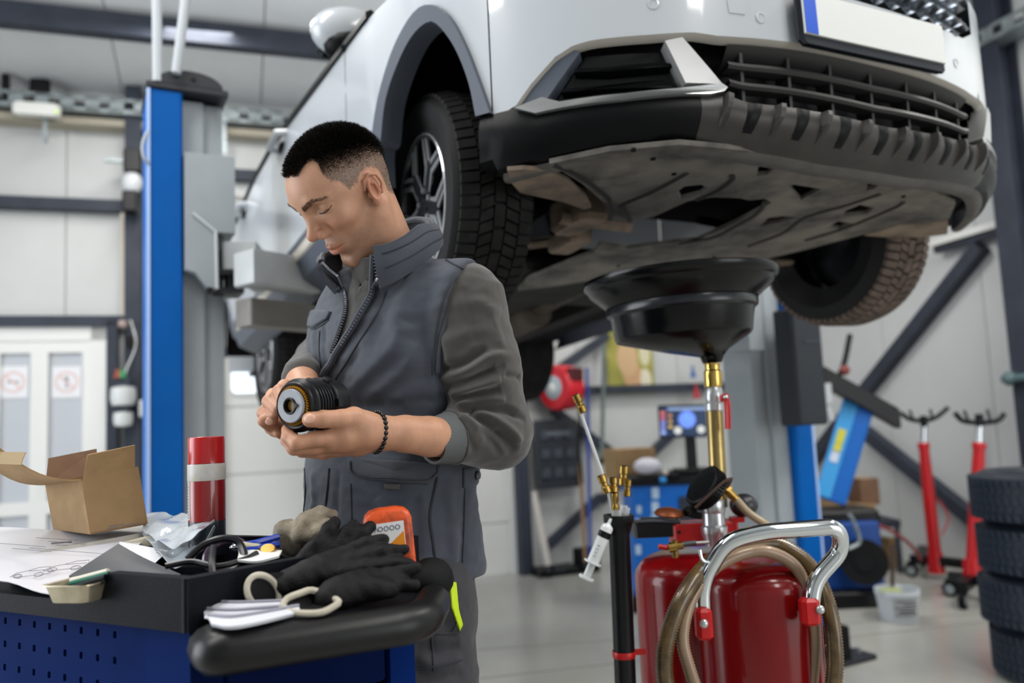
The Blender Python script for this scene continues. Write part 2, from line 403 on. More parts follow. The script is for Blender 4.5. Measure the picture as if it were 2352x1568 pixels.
# steel columns on the back wall
for px0, px1, ya, top in ((292, 330, 900, None),):
    a, b = tb(BW(px0, ya)), tb(BW(px1, ya)); q = B(); c = (a + b) / 2
    q.box(bw(c, EZ / 2, .06), (b - a, .012, EZ), X=WD); q.box(bw(c, EZ / 2, .17), (b - a, .012, EZ), X=WD); q.box(bw(c, EZ / 2, .115), (.012, .11, EZ), X=WD); trim(q)
a = tb(BW(262, 900)); q = B(); q.box(bw(a, BW(262, 740)[2] / 2, .05), (.07, .1, BW(262, 740)[2]), X=WD); trim(q)
a = tb(BW(1190, 1100)); q = B(); q.box(bw(a, 1.5, .08), (.1, .14, 3.0), X=WD); trim(q)
# columns, braces and rails of the right wall
def rseg(a, b, w, off=.06, m=M_steel, d=None):
    p, q = RW(*a, off), RW(*b, off); x = B(); x.box((p + q) / 2, (np.linalg.norm(q - p), w, d or w), X=q - p, Z=RN); return trim(x, m)
sc = sr(RW(2308, 300, .12)); q = B()
for off in (.03, .2): q.box(rwp(sc, 2.6, off), (.014, .16, 5.2), X=WD)
q.box(rwp(sc, 2.6, .115), (.17, .014, 5.2), X=WD); trim(q)
rseg((1990, 895), (2255, 565), .10); rseg((2140, 560), (2300, 512), .05, .1, M_white); rseg((2310, 508), (2340, 700), .05, .1, M_white)
rseg((2150, 575), (2300, 530), .05, .07)
rseg((1985, 990), (2290, 1235), .10, .07); rseg((1985, 900), (1780, 1170), .10, .07)
# cross braces on the back wall, right of the sectional door
def bseg(a, b, w, off=.06, m=M_steel):
    p, q = BW(*a, off), BW(*b, off); x = B(); x.box((p + q) / 2, (np.linalg.norm(q - p), w, w), X=q - p, Z=WN); return trim(x, m)
bseg((1395, 770), (1250, 870), .07); bseg((1270, 940), (1420, 1050), .07); bseg((1560, 980), (1380, 1150), .07); bseg((1380, 1140), (1260, 1250), .07)
# cable tray along the eaves (perforated zinc channel)
def tray(fn, a, b, z, name, par, hh=.11):
    th = thing(name, par[0], par[1], tuple(fn(a, z, .1)))
    q = B(); X = fn(1, 0) - fn(0, 0); N = nrm(fn(0, 0, 1) - fn(0, 0, 0))
    q.box(fn((a + b) / 2, z - hh / 2, .14), (b - a, .18, .006), X=X); q.box(fn((a + b) / 2, z + hh / 2 - .012, .23), (b - a, .006, .024), X=X); q.box(fn((a + b) / 2, z - hh / 2 + .014, .23), (b - a, .006, .026), X=X)
    n = int((b - a) / .16)
    for i in range(n + 1): q.box(fn(a + (b - a) * i / n, z, .23), (.09, .006, hh), X=X)
    q.build('channel', M_zinc, th); q = B(); q.box(fn((a + b) / 2, z, .10), (b - a, .1, hh * .6), X=X); q.build('cables', mat('cable_dark', '#1d2430', .7), th)
    for i in range(int((b - a) / 1.2) + 1):
        q = B(); q.box(fn(a + .35 + 1.2 * i, z - .13, .2), (.03, .02, .34), X=X); q.build('bracket', M_zinc, th)
    return th
zt = float(BW(150, 243, .15)[2])
tray(bw, LT + .15, corner_t - .4, zt, 'cable_tray', ('galvanised cable tray full of dark cables under the eaves of the back wall', 'cable tray'))
zr = float(RW(2300, 75, .15)[2]); tray(rwp, .4, 8, zr, 'cable_tray', ('galvanised cable tray running above the dark column of the right wall', 'cable tray'))
q = B(); q.box(bw((-6.3 + corner_t) / 2, zt - .105, .08), (corner_t + 6, .16, .05), X=WD); trim(q, mat('tan_rail', '#a8a090', .6))
# emergency lamp on the tray
p = BW(85, 252, .28); lt = thing('emergency_lamp', 'white box emergency lamp hanging on the cable tray near the corner', 'lamp', tuple(p))
q = B(); q.box(p, (.30, .07, .085), X=WD, bev=.02); q.build('housing', mat('lamp_white', '#e6e6e2', .35), lt)
q = B(); q.ball(p + WD * .13 + WN * .04 - UPZ * .02, .014); q.build('indicator', mat('lamp_green', '#c9e08a', .4, emit=.7), lt)
# white double door
def door_1():
    zt = float(BW(120, 752, .02)[2]); a, b = tb(BW(-40, 900)), tb(BW(247, 900))
    dw = b - a; q = B()
    for x in (a + .03, b - .05): q.box(bw(x, zt / 2, .03), (.10 if x > a + .1 else .06, .07, zt), X=WD)
    q.box(bw((a + b) / 2, zt - .05, .03), (dw, .07, .1), X=WD)
    d = q.build('door_1', M_white); setp(d, kind='structure')
    m1, m2 = tb(BW(92, 900)), tb(BW(92, 900))
    cuts = [a + .06, tb(BW(94, 900)), b - .1]
    zb = [0.06, float(BW(90, 1165)[2]), zt - .1]
    for i in range(2):
        x0, x1 = cuts[i], cuts[i + 1]; q = B(); st = .055
        for x in (x0 + st / 2, x1 - st / 2): q.box(bw(x, (zb[0] + zb[2]) / 2, .03), (st, .05, zb[2] - zb[0]), X=WD)
        for z in (zb[0] + .05, zb[1], zb[2] - .04): q.box(bw((x0 + x1) / 2, z, .03), (x1 - x0 - 2 * st, .05, .09), X=WD)
        lf = q.build('leaf', M_white, d)
        for z0, z1 in ((zb[0] + .09, zb[1] - .04), (zb[1] + .04, zb[2] - .08)):
            q = B(); q.box(bw((x0 + x1) / 2, (z0 + z1) / 2, .02), (x1 - x0 - 2 * st - .004, .02, z1 - z0 - .004), X=WD); q.build('infill_panel', mat('door_panel', '#b9bdc4', .35), lf)
        if i: q = B(); q.tube([bw(x0 + .03, 1.0, .06), bw(x0 + .03, 1.0, .1), bw(x0 + .13, 1.0, .1)], .009); q.build('door_handle', M_zinc, lf)
    for px, kind_, lab in ((30, 0, 'white paper sign with faded red ring, on the door pane at the frame edge'), (153, 1, 'white sign with red ring round a match, on the door pane beside the steel post')):
        c = BW(px, 877, .034); q = B(); q.box(c, (.185, .002, .225), X=WD); sg = q.out('sign', M_paper, lab, 'sign', 'paper signs on the white door')
        red = mat('sign_red', '#dcbab8', .7)
        q = B(); q.lathe([(.062, 0), (.075, 0), (.075, .0015), (.062, .0015)], c + WN * .001, WN, 28, cap=False); d45 = nrm(WD - UPZ); q.box(c + WN * .002, (.13, .012, .0012), X=d45, Z=WN); q.build('prohibition_ring', red, sg)
        q = B(); gm = mat('sign_grey', '#8b8a90', .7)
        if kind_ == 0: q.box(c + WN * .0015, (.075, .012, .001), X=WD, Z=WN)
        else: q.box(c + WN * .0015 - UPZ * .02, (.012, .045, .001), X=WD, Z=WN); q.ball(c + WN * .0015 + UPZ * .02, (.012, .002, .022), 10, 6, (WD, WN, UPZ))
        q.build('symbol', gm, sg)
door_1()
# sectional garage door with rounded windows
def door_2():
    a, b = t_door0, t_door1; pz = [float(BW(900, y, 0)[2]) for y in (1325, 1222, 1068)]
    h = (pz[2] - pz[1]); zs = [0, pz[1]] + [pz[1] + h * i for i in range(1, 5)]
    q = B()
    for x in (a - .04, b + .04): q.box(bw(x, zs[-1] / 2, 0), (.08, .08, zs[-1]), X=WD)
    q.box(bw((a + b) / 2, zs[-1] + .06, 0), (b - a + .16, .08, .12), X=WD)
    d = q.build('door_2', M_white); setp(d, kind='structure'); mp = mat('sectional_panel', '#d3d3d0', .4, var=.03, vscale=2)
    zw0, zw1 = float(BW(560, 906)[2]), float(BW(560, 790)[2])
    wx = [tb(BW(527, 850)), tb(BW(640, 850)), tb(BW(690, 850)), tb(BW(930, 850)), tb(BW(985, 850)), tb(BW(1225, 850))]
    wx[5] = min(wx[5], b - .06)
    zs = [0, pz[1], pz[2], zw0 - .09, zw1 + .12, zw1 + .12 + h, zw1 + .12 + 2 * h]
    for i in range(len(zs) - 1):
        z0, z1 = zs[i] + .004, zs[i + 1] - .004
        if i == 3:
            q = B(); q.box(bw((a + b) / 2, (z0 + zw0) / 2, -.02), (b - a, .04, zw0 - z0), X=WD); q.box(bw((a + b) / 2, (z1 + zw1) / 2, -.02), (b - a, .04, z1 - zw1), X=WD)
            xs = [a] + wx + [b]
            for j in range(0, len(xs), 2): q.box(bw((xs[j] + xs[j + 1]) / 2, (zw0 + zw1) / 2, -.02), (xs[j + 1] - xs[j], .04, zw1 - zw0), X=WD)
            pn = q.build('door_panel', mp, d)
            for j in range(0, 6, 2):
                x0, x1 = wx[j], wx[j + 1]; r = .05; pts = []
                for cx, cy, s0 in ((x1 - r, zw1 - r, 0), (x0 + r, zw1 - r, 90), (x0 + r, zw0 + r, 180), (x1 - r, zw0 + r, 270)):
                    pts += [(cx + r * math.cos(math.radians(s0 + t)), cy + r * math.sin(math.radians(s0 + t))) for t in (0, 30, 60, 90)]
                q = B(); q.tube([bw(x, z, .002) for x, z in pts], .014, 6, closed=True); fr = q.build('window_frame', mp, d)
                # rounded corner fillers
                q = B()
                for cx, cz, sx, sz in ((x0, zw0, 1, 1), (x1, zw0, -1, 1), (x1, zw1, -1, -1), (x0, zw1, 1, -1)):
                    arc = [(cx + sx * r * (1 - math.sin(t)), cz + sz * r * (1 - math.cos(t))) for t in np.linspace(0, math.pi / 2, 6)]
                    q.prism([(cx, cz)] + arc, bw(0, 0, -.04), WD, UPZ, WN, .04)
                q.build('corner_filler', mp, fr)
                q = B(); q.box(bw((x0 + x1) / 2, (zw0 + zw1) / 2, -.03), (x1 - x0, .006, zw1 - zw0), X=WD); q.build('pane', M_glass, fr)
        else:
            q = B(); q.box(bw((a + b) / 2, (z0 + z1) / 2, -.02), (b - a, .04, z1 - z0), X=WD)
            q.build('door_panel', mp, d)
        q = B(); q.box(bw((a + b) / 2, zs[i + 1], -.03), (b - a, .02, .03), X=WD); q.build('rubber_seal', mat('seal_grey', '#a9aaa8', .7), d)
door_2()
# ---------------------------------------------------------------- the lifted car
from mathutils.geometry import tessellate_polygon
CYW, CPT = .485, .07
CO = A(.493, 2.722, 1.691)
CLAT = A(math.cos(CYW), math.sin(CYW), 0); CFWD = A(math.sin(CYW), -math.cos(CYW), CPT)
CM = np.stack([CFWD, CLAT, UPZ], 1); CMI = np.linalg.inv(CM)
CM4 = Matrix([[*CM[i], CO[i]] for i in range(3)] + [[0, 0, 0, 1]])
SN, SW, SX = 2.52, 1.02, .93          # plan of the body: a rounded nose, straight flanks
def c2w(p): return CO + CM @ A(*p)
def w2c(p): return CMI @ (A(*p) - CO)
def chin(z): return 3 * max(0, .2 - z) ** 2
# plan curve, u = distance along it from the nose
_t = np.linspace(0, math.pi / 2, 400); _px = SX * np.cos(_t) ** (2 / SN); _py = SW * np.sin(_t) ** (2 / SN)
_px = np.append(_px, [-1, -2, -3.0]); _py = np.append(_py, [SW] * 3)
_u = np.append(0, np.cumsum(np.hypot(np.diff(_px), np.diff(_py))))
def plan(u): a = abs(u); return np.interp(a, _u, _px), math.copysign(1, u) * np.interp(a, _u, _py)
def u_of(x, y):
    i = int(np.argmin((_px - x) ** 2 + (_py - abs(y)) ** 2))
    if x < _px[399]: return math.copysign(_u[399] - (x - _px[399]), y)
    return math.copysign(_u[i], y)
def flank(px, py): e = CMI @ (EYE - CO); d = CMI @ ray(px, py); return e + d * ((-.985 - e[1]) / d[1])
_sh = sorted([(float(q[0]), float(q[2])) for q in (flank(*p) for p in ((905, 8), (842, 90), (722, 243), (655, 328), (598, 425), (563, 505)))]); _sh = [(-3.3, _sh[0][1] + .02)] + _sh + [(.9, _sh[-1][1] - .05)]
def shz(x): return float(np.interp(x, [q[0] for q in _sh], [q[1] for q in _sh]))
def surf(u, z, off=0):
    """point of the body skin in car coordinates, off = outwards"""
    x, y = plan(u); e = .002; x2, y2 = plan(u + e); x1, y1 = plan(u - e)
    n = nrm((y2 - y1, -(x2 - x1), 0)); 
    if x > 0: x = x - SX * chin(z)
    hi = max(0, z - shz(x)); 
    y -= math.copysign(1, y) * (hi * .95 * min(1, abs(y) / .5)); lo = max(0, .3 - z) if x < 0 else 0
    y -= math.copysign(lo * .25, y)
    return A(x, y, z) + n * off
def onbody(px, py):
    e = CMI @ (EYE - CO); d = CMI @ ray(px, py); t = np.linspace(.5, 6.5, 6000)[:, None]; q = e + d * t
    xx = np.maximum(q[:, 0], 0) / SX + 3 * np.maximum(0, .2 - q[:, 2]) ** 2; ok = (xx ** SN + np.abs(q[:, 1] / SW) ** SN < 1) & (q[:, 0] > -3.6)
    i = int(np.argmax(ok)); assert ok[i], (px, py)
    return q[i]
def uz(px, py): q = onbody(px, py); return u_of(q[0], q[1]), float(q[2])
def oncz(px, py, z): e = CMI @ (EYE - CO); d = CMI @ ray(px, py); return e + d * ((z - e[2]) / d[2])
def CB(): b = B(); b.M = CM4; return b
M_paint = mat('car_paint', '#b4b9bf', .28, spec=.5, coat=.8)
M_clad = mat('grey_cladding', '#4b515c', .42, bump=.05, bscale=300)
M_blk = mat('car_black', '#07080a', .42, spec=.14, bump=.05, bscale=300)
M_skid = mat('skid_plastic', '#34312f', .36, spec=.35, var=.25, vscale=7)
M_silver = mat('satin_silver', '#b9babb', .3, metal=.7)
M_under = mat('undertray_dust', '#77726b', .75, col2='#3f3d3b', vscale=5, bump=.3, bscale=90)
M_dust = mat('dusty_plastic', '#8b7a6a', .8, col2='#5b5149', vscale=6)
M_dark = mat('underbody_dark', '#0a0a0a', .8, spec=.2)
M_tyre = mat('tyre_rubber', '#121213', .7, spec=.3, bump=.15, bscale=200)
M_tread = mat('tyre_tread', '#1c1b1b', .75, spec=.3, var=.3, vscale=20)
M_treadb = mat('dusty_tread', '#5d5048', .85, var=.3, vscale=20)
M_wglass = mat('car_glass', '#0d1013', .05, spec=.8)
car = thing('car', 'white car raised on the two-post lift, seen from below at its front', 'car', tuple(c2w((-1, 0, .3))))
# --- white front bumper and fenders: columns along u between a lower edge and an upper edge
OP = [uz(*p) for p in ((1133, 262), (1181, 250), (1217, 196), (1276, 131), (1318, 104), (1362, 92), (1490, 80), (1592, 74), (1652, 83))]
OPu = [-u for u, z in OP] [::-1]; OPz = [z for u, z in OP][::-1]
GR = [(.0, .475), (.25, .475), (.42, .49), (.505, .53)]        # lower edge of the upper grille
AR = [uz(*p) for p in ((1133, 262), (1110, 200), (1075, 105), (1040, 40), (1000, 12), (960, 25), (915, 100), (885, 190), (870, 250), (862, 310))]
AR += [(AR[-1][0] - .02, .34), (AR[-1][0] - .035, .24)]
_ar = bez([(-u, z, 0) for u, z in AR], 5); ARu = [float(q[0]) for q in _ar]; ARz = [float(q[1]) for q in _ar]
u_a0, u_a1 = ARu[0], ARu[-1]                                   # front and rear foot of the front arch
AIp = [uz(*p) for p in ((1098, 270), (1080, 190), (1050, 110), (1010, 60), (985, 55), (950, 90), (915, 160), (890, 240), (880, 330))]
def z_lo(a):
    if a <= u_a0 + 1e-6: return float(np.interp(a, OPu, OPz, left=OPz[0]))
    if a < u_a1: return float(np.interp(a, ARu, ARz))
    return .30
def skin(b, us, lo, hi, n=10, off=0, sg=1):
    rows = []
    for k in range(n + 1): rows.append([surf(sg * u, lo(u) + (hi(u) - lo(u)) * k / n, off) for u in us])
    b.grid(rows)
u_end = _u[399]
def z_top(a):
    x, y = plan(a); return shz(x)
gu = .505
ug = [0, .06, .12, .2, .27, .34, .42, .47, .505]
for sg in (-1, 1):
    pass
b = CB()
for sg in (-1, 1):
    skin(b, ug, z_lo, lambda u: float(np.interp(u, [g[0] for g in GR], [g[1] for g in GR])), 5, sg=sg)
    us = sorted(set(list(np.linspace(gu, u_a0, 26)))); skin(b, us, z_lo, z_top, 12, sg=sg)
b.build('front_bumper', M_paint, car, True, merge=.0005)
for sg in (-1, 1):
    b = CB(); us = sorted(set([u_a0 + .004] + list(np.linspace(u_a0 + .004, u_a1, 40)) + list(np.linspace(u_a1, u_a1 + .22, 6))))
    skin(b, us, z_lo, z_top, 12, sg=sg); b.build('fender', M_paint, car, True, merge=.0005)
    # return flange of the opening edge
    b = CB(); us = np.linspace(0, u_a0, 60); rows = [[surf(sg * u, z_lo(u), 0) for u in us], [surf(sg * u, z_lo(u) - .008, -.010) for u in us], [surf(sg * u, z_lo(u) - .009, -.022) for u in us]]
    b.grid(rows); b.build('bumper_edge', mat('car_paint_edge', '#a5a199', .4), car, True)
# doors and rear quarter
ux = lambda x: u_end - (x - _px[399])
d0, d1, d2, d3, d4 = u_a1 + .226, ux(-1.22), ux(-2.12), ux(-2.36), ux(-3.35)
RA = (ux(-2.68), .21, .36)          # rear arch
def z_lo2(a):
    h = abs(a - RA[0]); return RA[1] + math.sqrt(max(0, RA[2] ** 2 - h ** 2)) if h < RA[2] * .96 else .30
for sg in (-1, 1):
    for nm, a0, a1 in (('front_door', d0, d1), ('rear_door', d1 + .006, d2), ('rear_quarter', d2 + .006, d4)):
        b = CB(); us = np.linspace(a0, a1, 40 if nm == 'rear_quarter' else 12); skin(b, us, z_lo2, z_top, 10, sg=sg); o = b.build(nm, M_paint, car, True)
        if nm != 'rear_quarter':
            x = plan(a1)[0] + .17; hz = shz(x) - .03; q = CB(); uu = ux(x)
            q.tube([surf(sg * (uu - .10), hz, -.005), surf(sg * (uu - .09), hz, .035), surf(sg * (uu + .07), hz, .035), surf(sg * (uu + .09), hz, -.005)], .017, 8, flat=.8); q.build('door_handle', M_paint, o, True)
            q = CB(); q.ball(surf(sg * uu, hz - .02, .002), (.05, .012, .022)); q.build('handle_recess', M_blk, o, True)
    b = CB(); us = np.linspace(u_a1, ux(-2.33), 20); rows = [[surf(sg * u, z, o_) for u in us] for z, o_ in ((.32, .006), (.26, .012), (.19, .0), (.15, -.08))]; b.grid(rows); b.build('sill_cladding', M_clad, car, True)
    b = CB(); us = np.linspace(u_a1 + .3, ux(-2.2), 10); rows = [[surf(sg * u, z, o_) for u in us] for z, o_ in ((.285, .014), (.255, .017), (.25, .01))]; b.grid(rows); b.build('sill_strip', mat('sill_beige', '#b7b0a6', .5), car, True)
    # windows and roof rail above the shoulder
    b = CB(); us = np.linspace(ux(.10), ux(-3.1), 18); rows = [[surf(sg * u, z_top(u) + dz, .0) for u in us] for dz in (0, .16, .34)]; b.grid(rows); b.build('side_window', M_wglass, car, True)
    b = CB(); b.tube([surf(sg * u, z_top(u) + .012, .004) for u in us], .018, 6); b.build('window_trim', M_blk, car, True)
# hood, windscreen and roof (above the frame)
b = CB(); rows = []
for x in np.linspace(.88, .12, 9):
    yy = SW * (max(0, 1 - max(x, 0) / SX) if 0 else (1 - (max(x, 0) / SX) ** SN) ** (1 / SN)); zz = shz(x)
    rows.append([A(x, yy * s, zz + .12 * (1 - s * s) * min(1, (.93 - x) * 2)) for s in np.linspace(-1, 1, 13)])
b.grid(rows); b.build('hood', M_paint, car, True)
b = CB(); b.grid([[A(.16, y, .76 + .12 * (1 - (y / .95) ** 2)) for y in np.linspace(-.9, .9, 9)], [A(-.7, y, 1.34) for y in np.linspace(-.6, .6, 9)]]); b.build('windscreen', M_wglass, car, True)
b = CB(); b.sheet([[A(x, y, 1.34 - .1 * max(0, -x - 2.2)) for y in np.linspace(-.6, .6, 7)] for x in np.linspace(-.7, -3.2, 8)], .03, (0, 0, 1)); b.build('roof', M_paint, car, True)
b = CB(); b.grid([[A(-3.35 + .35 * max(0, z - .9), y * (1 - .3 * max(0, z - .9)), z) for y in np.linspace(-.9, .9, 7)] for z in (.2, .5, .9, 1.3)]); b.build('tailgate', M_paint, car, True)
# --- wheel arch trims
def band(name, outer, inner, o1, m, sg, lip=.03):
    n = 40; t = np.linspace(0, 1, n)
    def res(pl):
        p = np.array(pl); s = np.append(0, np.cumsum(np.hypot(*np.diff(p, axis=0).T))); s /= s[-1]; return np.stack([np.interp(t, s, p[:, 0]), np.interp(t, s, p[:, 1])], 1)
    a, c = res(outer), res(inner); rows = [[surf(sg * u, z, 0) for u, z in a], [surf(sg * u, z, o1) for u, z in a * .92 + c * .08], [surf(sg * u, z, o1 * .8) for u, z in c], [surf(sg * u, z, -lip) for u, z in c], ]
    q = CB(); q.grid(rows); q.build(name, m, car, True)
AI = [(float(q[0]), float(q[1])) for q in bez([(-u, z, 0) for u, z in AIp] + [(ARu[-1] - .052, .30, 0), (ARu[-1] - .05, .20, 0)], 5)]
for sg in (-1, 1):
    band('wheel_arch_trim', list(zip(ARu, ARz)), AI, .012, M_clad, sg, .05)
    t = np.linspace(math.pi * .97, math.pi * .03, 30)
    band('wheel_arch_trim', [(RA[0] - math.cos(a) * RA[2], RA[1] + math.sin(a) * RA[2]) for a in t][::-1], [(RA[0] - math.cos(a) * .31, RA[1] + math.sin(a) * .31) for a in t][::-1], .012, M_clad, sg, .05)
    # arch liners
    for x0, r, zc in ((.215, .335, .31), (-2.68, .36, .21)):
        q = CB(); aa = np.linspace(-.35, math.pi + .35, 26) if x0 > 0 else np.linspace(.12, math.pi - .12, 26); yo = lambda x: sg * (SW * (1 - (max(x, 0) / SX) ** SN) ** (1 / SN) - .06)
        rows = [[A(x0 - r * math.cos(a), yo(x0 - r * math.cos(a)) if k else sg * .45, zc + r * math.sin(a)) for a in aa] for k in (1, 0)]
        q.grid(rows); q.add([r_ for r_ in rows[1]], [tuple(range(26))]); q.build('arch_liner', M_dark, car, True)
# --- lower bumper
LIP = [uz(*p) for p in ((1112, 300), (1135, 370), (1160, 385), (1300, 352), (1450, 325), (1560, 318), (1700, 330), (1900, 365))]
LPu = [-u for u, z in LIP][::-1]; LPz = [z for u, z in LIP][::-1]
def z_lip(a): return float(np.interp(a, LPu[:-2], LPz[:-2])) if a < LPu[-3] else .125
SB = [uz(*p) for p in ((1105, 270), (1133, 262), (1187, 252), (1234, 264), (1297, 252), (1431, 235), (1568, 222), (1640, 222), (1665, 217), (1720, 237), (1830, 249), (1950, 277))]
SBu = [-u for u, z in SB][::-1]; SBz = [z for u, z in SB][::-1]; SBu[0] = 0 if SBu[0] > 0 else SBu[0]
def z_sb(a): return float(np.interp(a, SBu, SBz))
u_s = .52
def chinpt(u, k):
    """k 0..1 from the upper edge down to the lip, bulging a little"""
    a = abs(u); z = z_sb(a) + (z_lip(a) - z_sb(a)) * k; return surf(u, z, .012 * math.sin(math.pi * min(1, k * 1.1)))
for sg in (-1, 1):
    b = CB(); us = np.linspace(u_s, u_a0 + .035, 30); rows = [[chinpt(sg * u, k) for u in us] for k in np.linspace(0, 1, 9)]
    rows.append([surf(sg * u, z_lip(u) - .012, -.03) for u in us]); rows.append([surf(sg * u, z_lip(u) - .010, -.05) for u in us]); b.grid(rows)
    rows.append([surf(sg * u, z_lip(u) + .06, -.07) for u in us]); b.v = []; b.f = []; b.mi = []; b.grid(rows)
    b.build('lower_bumper', M_blk, car, True)
b = CB(); us = np.linspace(-u_s, u_s, 49); rows = [[chinpt(u, k) for u in us] for k in np.linspace(0, 1, 9)]; rows.append([surf(u, z_lip(abs(u)) - .02, -.03) for u in us]); b.grid(rows); sk = b.build('skid_plate', M_skid, car, True)
for i in range(8):                                             # raised ribs with a groove beside each
    u0 = -.455 + .91 * i / 7
    for du, wd, m, nm in ((0, .026, M_skid, 'rib'), (.066, .040, M_blk, 'groove')):
        b = CB(); rows = []
        for k in np.linspace(.02, .78, 7):
            h = (1 - (k / .8) ** 3) * (.018 if nm == 'rib' else .0035); w_ = wd * (1 - .45 * k); c = u0 + du - .02 * k
            rows.append([chinpt(c - w_ / 2, k), chinpt(c - w_ / 4, k) + nrm(surf(c, .2, 1) - surf(c, .2)) * h, chinpt(c + w_ / 4, k) + nrm(surf(c, .2, 1) - surf(c, .2)) * h, chinpt(c + w_ / 2, k)])
        b.grid(rows); b.build(nm, m, sk, nm == 'groove')
# second lip under it
M_lip = mat('lip_grey', '#55524f', .55, var=.2)
b = CB(); us = np.linspace(-u_a0 + .03, u_a0 - .03, 70); rows = [[surf(u, z_lip(abs(u)) - dz, o_) for u in us] for dz, o_ in ((.004, -.03), (.008, -.012), (.018, -.018), (.021, -.03), (.018, -.05))]; b.grid(rows); b.build('chin_lip', M_lip, car, True)
# --- lower opening: recess, bars, louvres, silver garnish
OSu = _u_open = 0
b = CB(); us = np.linspace(-u_a0 + .03, u_a0 - .03, 50); rows = [[surf(u, z, o_) for u in us] for z, o_ in ((.40, -.03), (.38, -.09), (.15, -.09), (.13, -.02))]; b.grid(rows); b.build('intake_recess', mat('recess_black', '#060708', .6), car, True)
us = np.linspace(-.44, .44, 33)
for fz in (.36, .70):
    b = CB(); rows = []
    for dz, o_ in ((.0, -.05), (.004, -.018), (-.006, -.012), (-.012, -.018), (-.010, -.05)):
        rows.append([surf(u * (1 + .0), z_sb(abs(u)) + .012 + (z_lo(abs(u)) - z_sb(abs(u)) - .02) * (1 - fz) + dz, o_) for u in us])
    b.grid(rows, False); b.build('intake_bar', mat('bar_grey', '#2a292a', .5), car, True)
for u0 in (-.40, -.27, -.14, 0, .14, .27, .40):
    b = CB(); z0, z1 = z_sb(abs(u0)) + .004, z_lo(abs(u0)) - .015; rows = [[surf(u0 + du, z, o_) for du, o_ in ((-.004, -.07), (-.004, -.025), (.004, -.025), (.004, -.07))] for z in (z0, z1)]; b.grid(rows); b.build('intake_post', mat('bar_grey', '#2a292a', .5), car)
b = CB(); rows = []
for u in np.linspace(-.44, .44, 40): rows.append([surf(u, z_lo(abs(u)) - .012 - dz, o_) for dz, o_ in ((0, -.012), (.028, -.045), (.034, -.075))])
b.grid(rows); b.build('intake_hood', mat('bar_grey', '#2a292a', .5), car, True)
def patch(name, polys, o0, o1, m, parent=car, sub=.03, mirror=True, smooth=True):
    """slabs laid on the skin: polygons in (u, z), between two offsets"""
    for sg in ((-1, 1) if mirror else (-1,)):
        b = CB()
        for poly in polys:
            pts = []
            for (u0, z0), (u1, z1) in zip(poly, poly[1:] + poly[:1]):
                n = max(1, int(math.hypot(u1 - u0, z1 - z0) / sub)); pts += [(u0 + (u1 - u0) * i / n, z0 + (z1 - z0) * i / n) for i in range(n)]
            tri = tessellate_polygon([[Vector((u, z, 0)) for u, z in pts]]); n = len(pts)
            q = lambda off: [surf(sg * abs(u), z, off) for u, z in pts]
            b.add(q(o1) + q(o0), list(tri) + [(i, (i + 1) % n, (i + 1) % n + n, i + n) for i in range(n)])
        b.build(name, m, parent, smooth, 30, merge=.0004)
uzl = lambda s: [uz(*map(int, a.split(','))) for a in s.split()]
patch('silver_garnish', [uzl('1523,100 1565,92 1655,200 1572,196'), uzl('1655,198 1665,206 1660,214 1627,221 1568,221 1431,234 1297,251 1234,264 1187,252 1249,228 1288,238 1431,220 1556,208')], -.03, .012, M_silver)
patch('side_facet', [uzl('1183,249 1217,200 1276,137 1318,112 1330,116 1254,224')], -.05, -.008, M_clad)
for s in ('1320,152 1400,148 1520,136 1550,141 1548,147 1400,157 1318,160', '1290,200 1400,189 1525,178 1560,190 1556,196 1400,198 1286,207', '1262,226 1300,222 1420,206 1570,196 1560,208 1431,219 1288,237'):
    patch('louvre', [uzl(s)], -.06, -.012, M_blk)
patch('louvre_back', [uzl('1262,226 1340,110 1525,98 1575,198')], -.075, -.045, mat('louvre_dark', '#0b0d10', .45))
# --- plate with its holder
pc = [W(px, py, c2w((.945, 0, 0)), CFWD * A(1, 1, 0)) for px, py in ((1840, 97), (2174, 168), (2166, 62))]
X = nrm(pc[1] - pc[0]); Z = nrm(pc[2] - pc[1]); Z = nrm(Z - X * (X @ Z)); N = np.cross(X, Z); N = N if N @ A(0, -1, 0) > 0 else -N
wd, ht = float(np.linalg.norm(pc[1] - pc[0])), float(np.linalg.norm(pc[2] - pc[1])); ht = max(ht, .105); c = pc[0] + X * wd / 2 + Z * ht / 2
b = B(); b.box(c - N * .006, (wd, .018, ht), X=X, Z=Z, bev=.012); pf = b.build('plate_holder', mat('holder_black', '#1d2129', .35), car)
b = B(); b.box(c - N * .03, (wd * .9, .05, ht * .8), X=X, Z=Z); b.build('holder_mount', M_blk, car)
b = B(); b.box(c + N * .006 + Z * .008, (wd - .02, .006, ht - .026), X=X, Z=Z); b.build('plate', mat('plate_white', '#d6d8d6', .3), pf)
b = B(); b.box(c + N * .0075 + Z * .008 - X * (wd / 2 - .03), (.038, .006, ht - .028), X=X, Z=Z); b.build('plate_band', mat('plate_blue', '#0a4fc4', .35), pf)
# parking sensors and tow cover
for px, py in ((1501, 10), (1747, 41), (2195, 145)):
    u, z = uz(px, py); p0 = surf(u, z); n = surf(u, z, 1) - p0; b = CB(); b.lathe([(.013, -.004), (.013, .0015), (.010, .002), (.009, .0005), (.0, .0005)], p0, n, 20); b.build('parking_sensor', M_paint, car, True)
patch('tow_cover', [uzl('1668,2 1708,4 1710,34 1675,30')], -.004, .0018, M_paint, mirror=False)
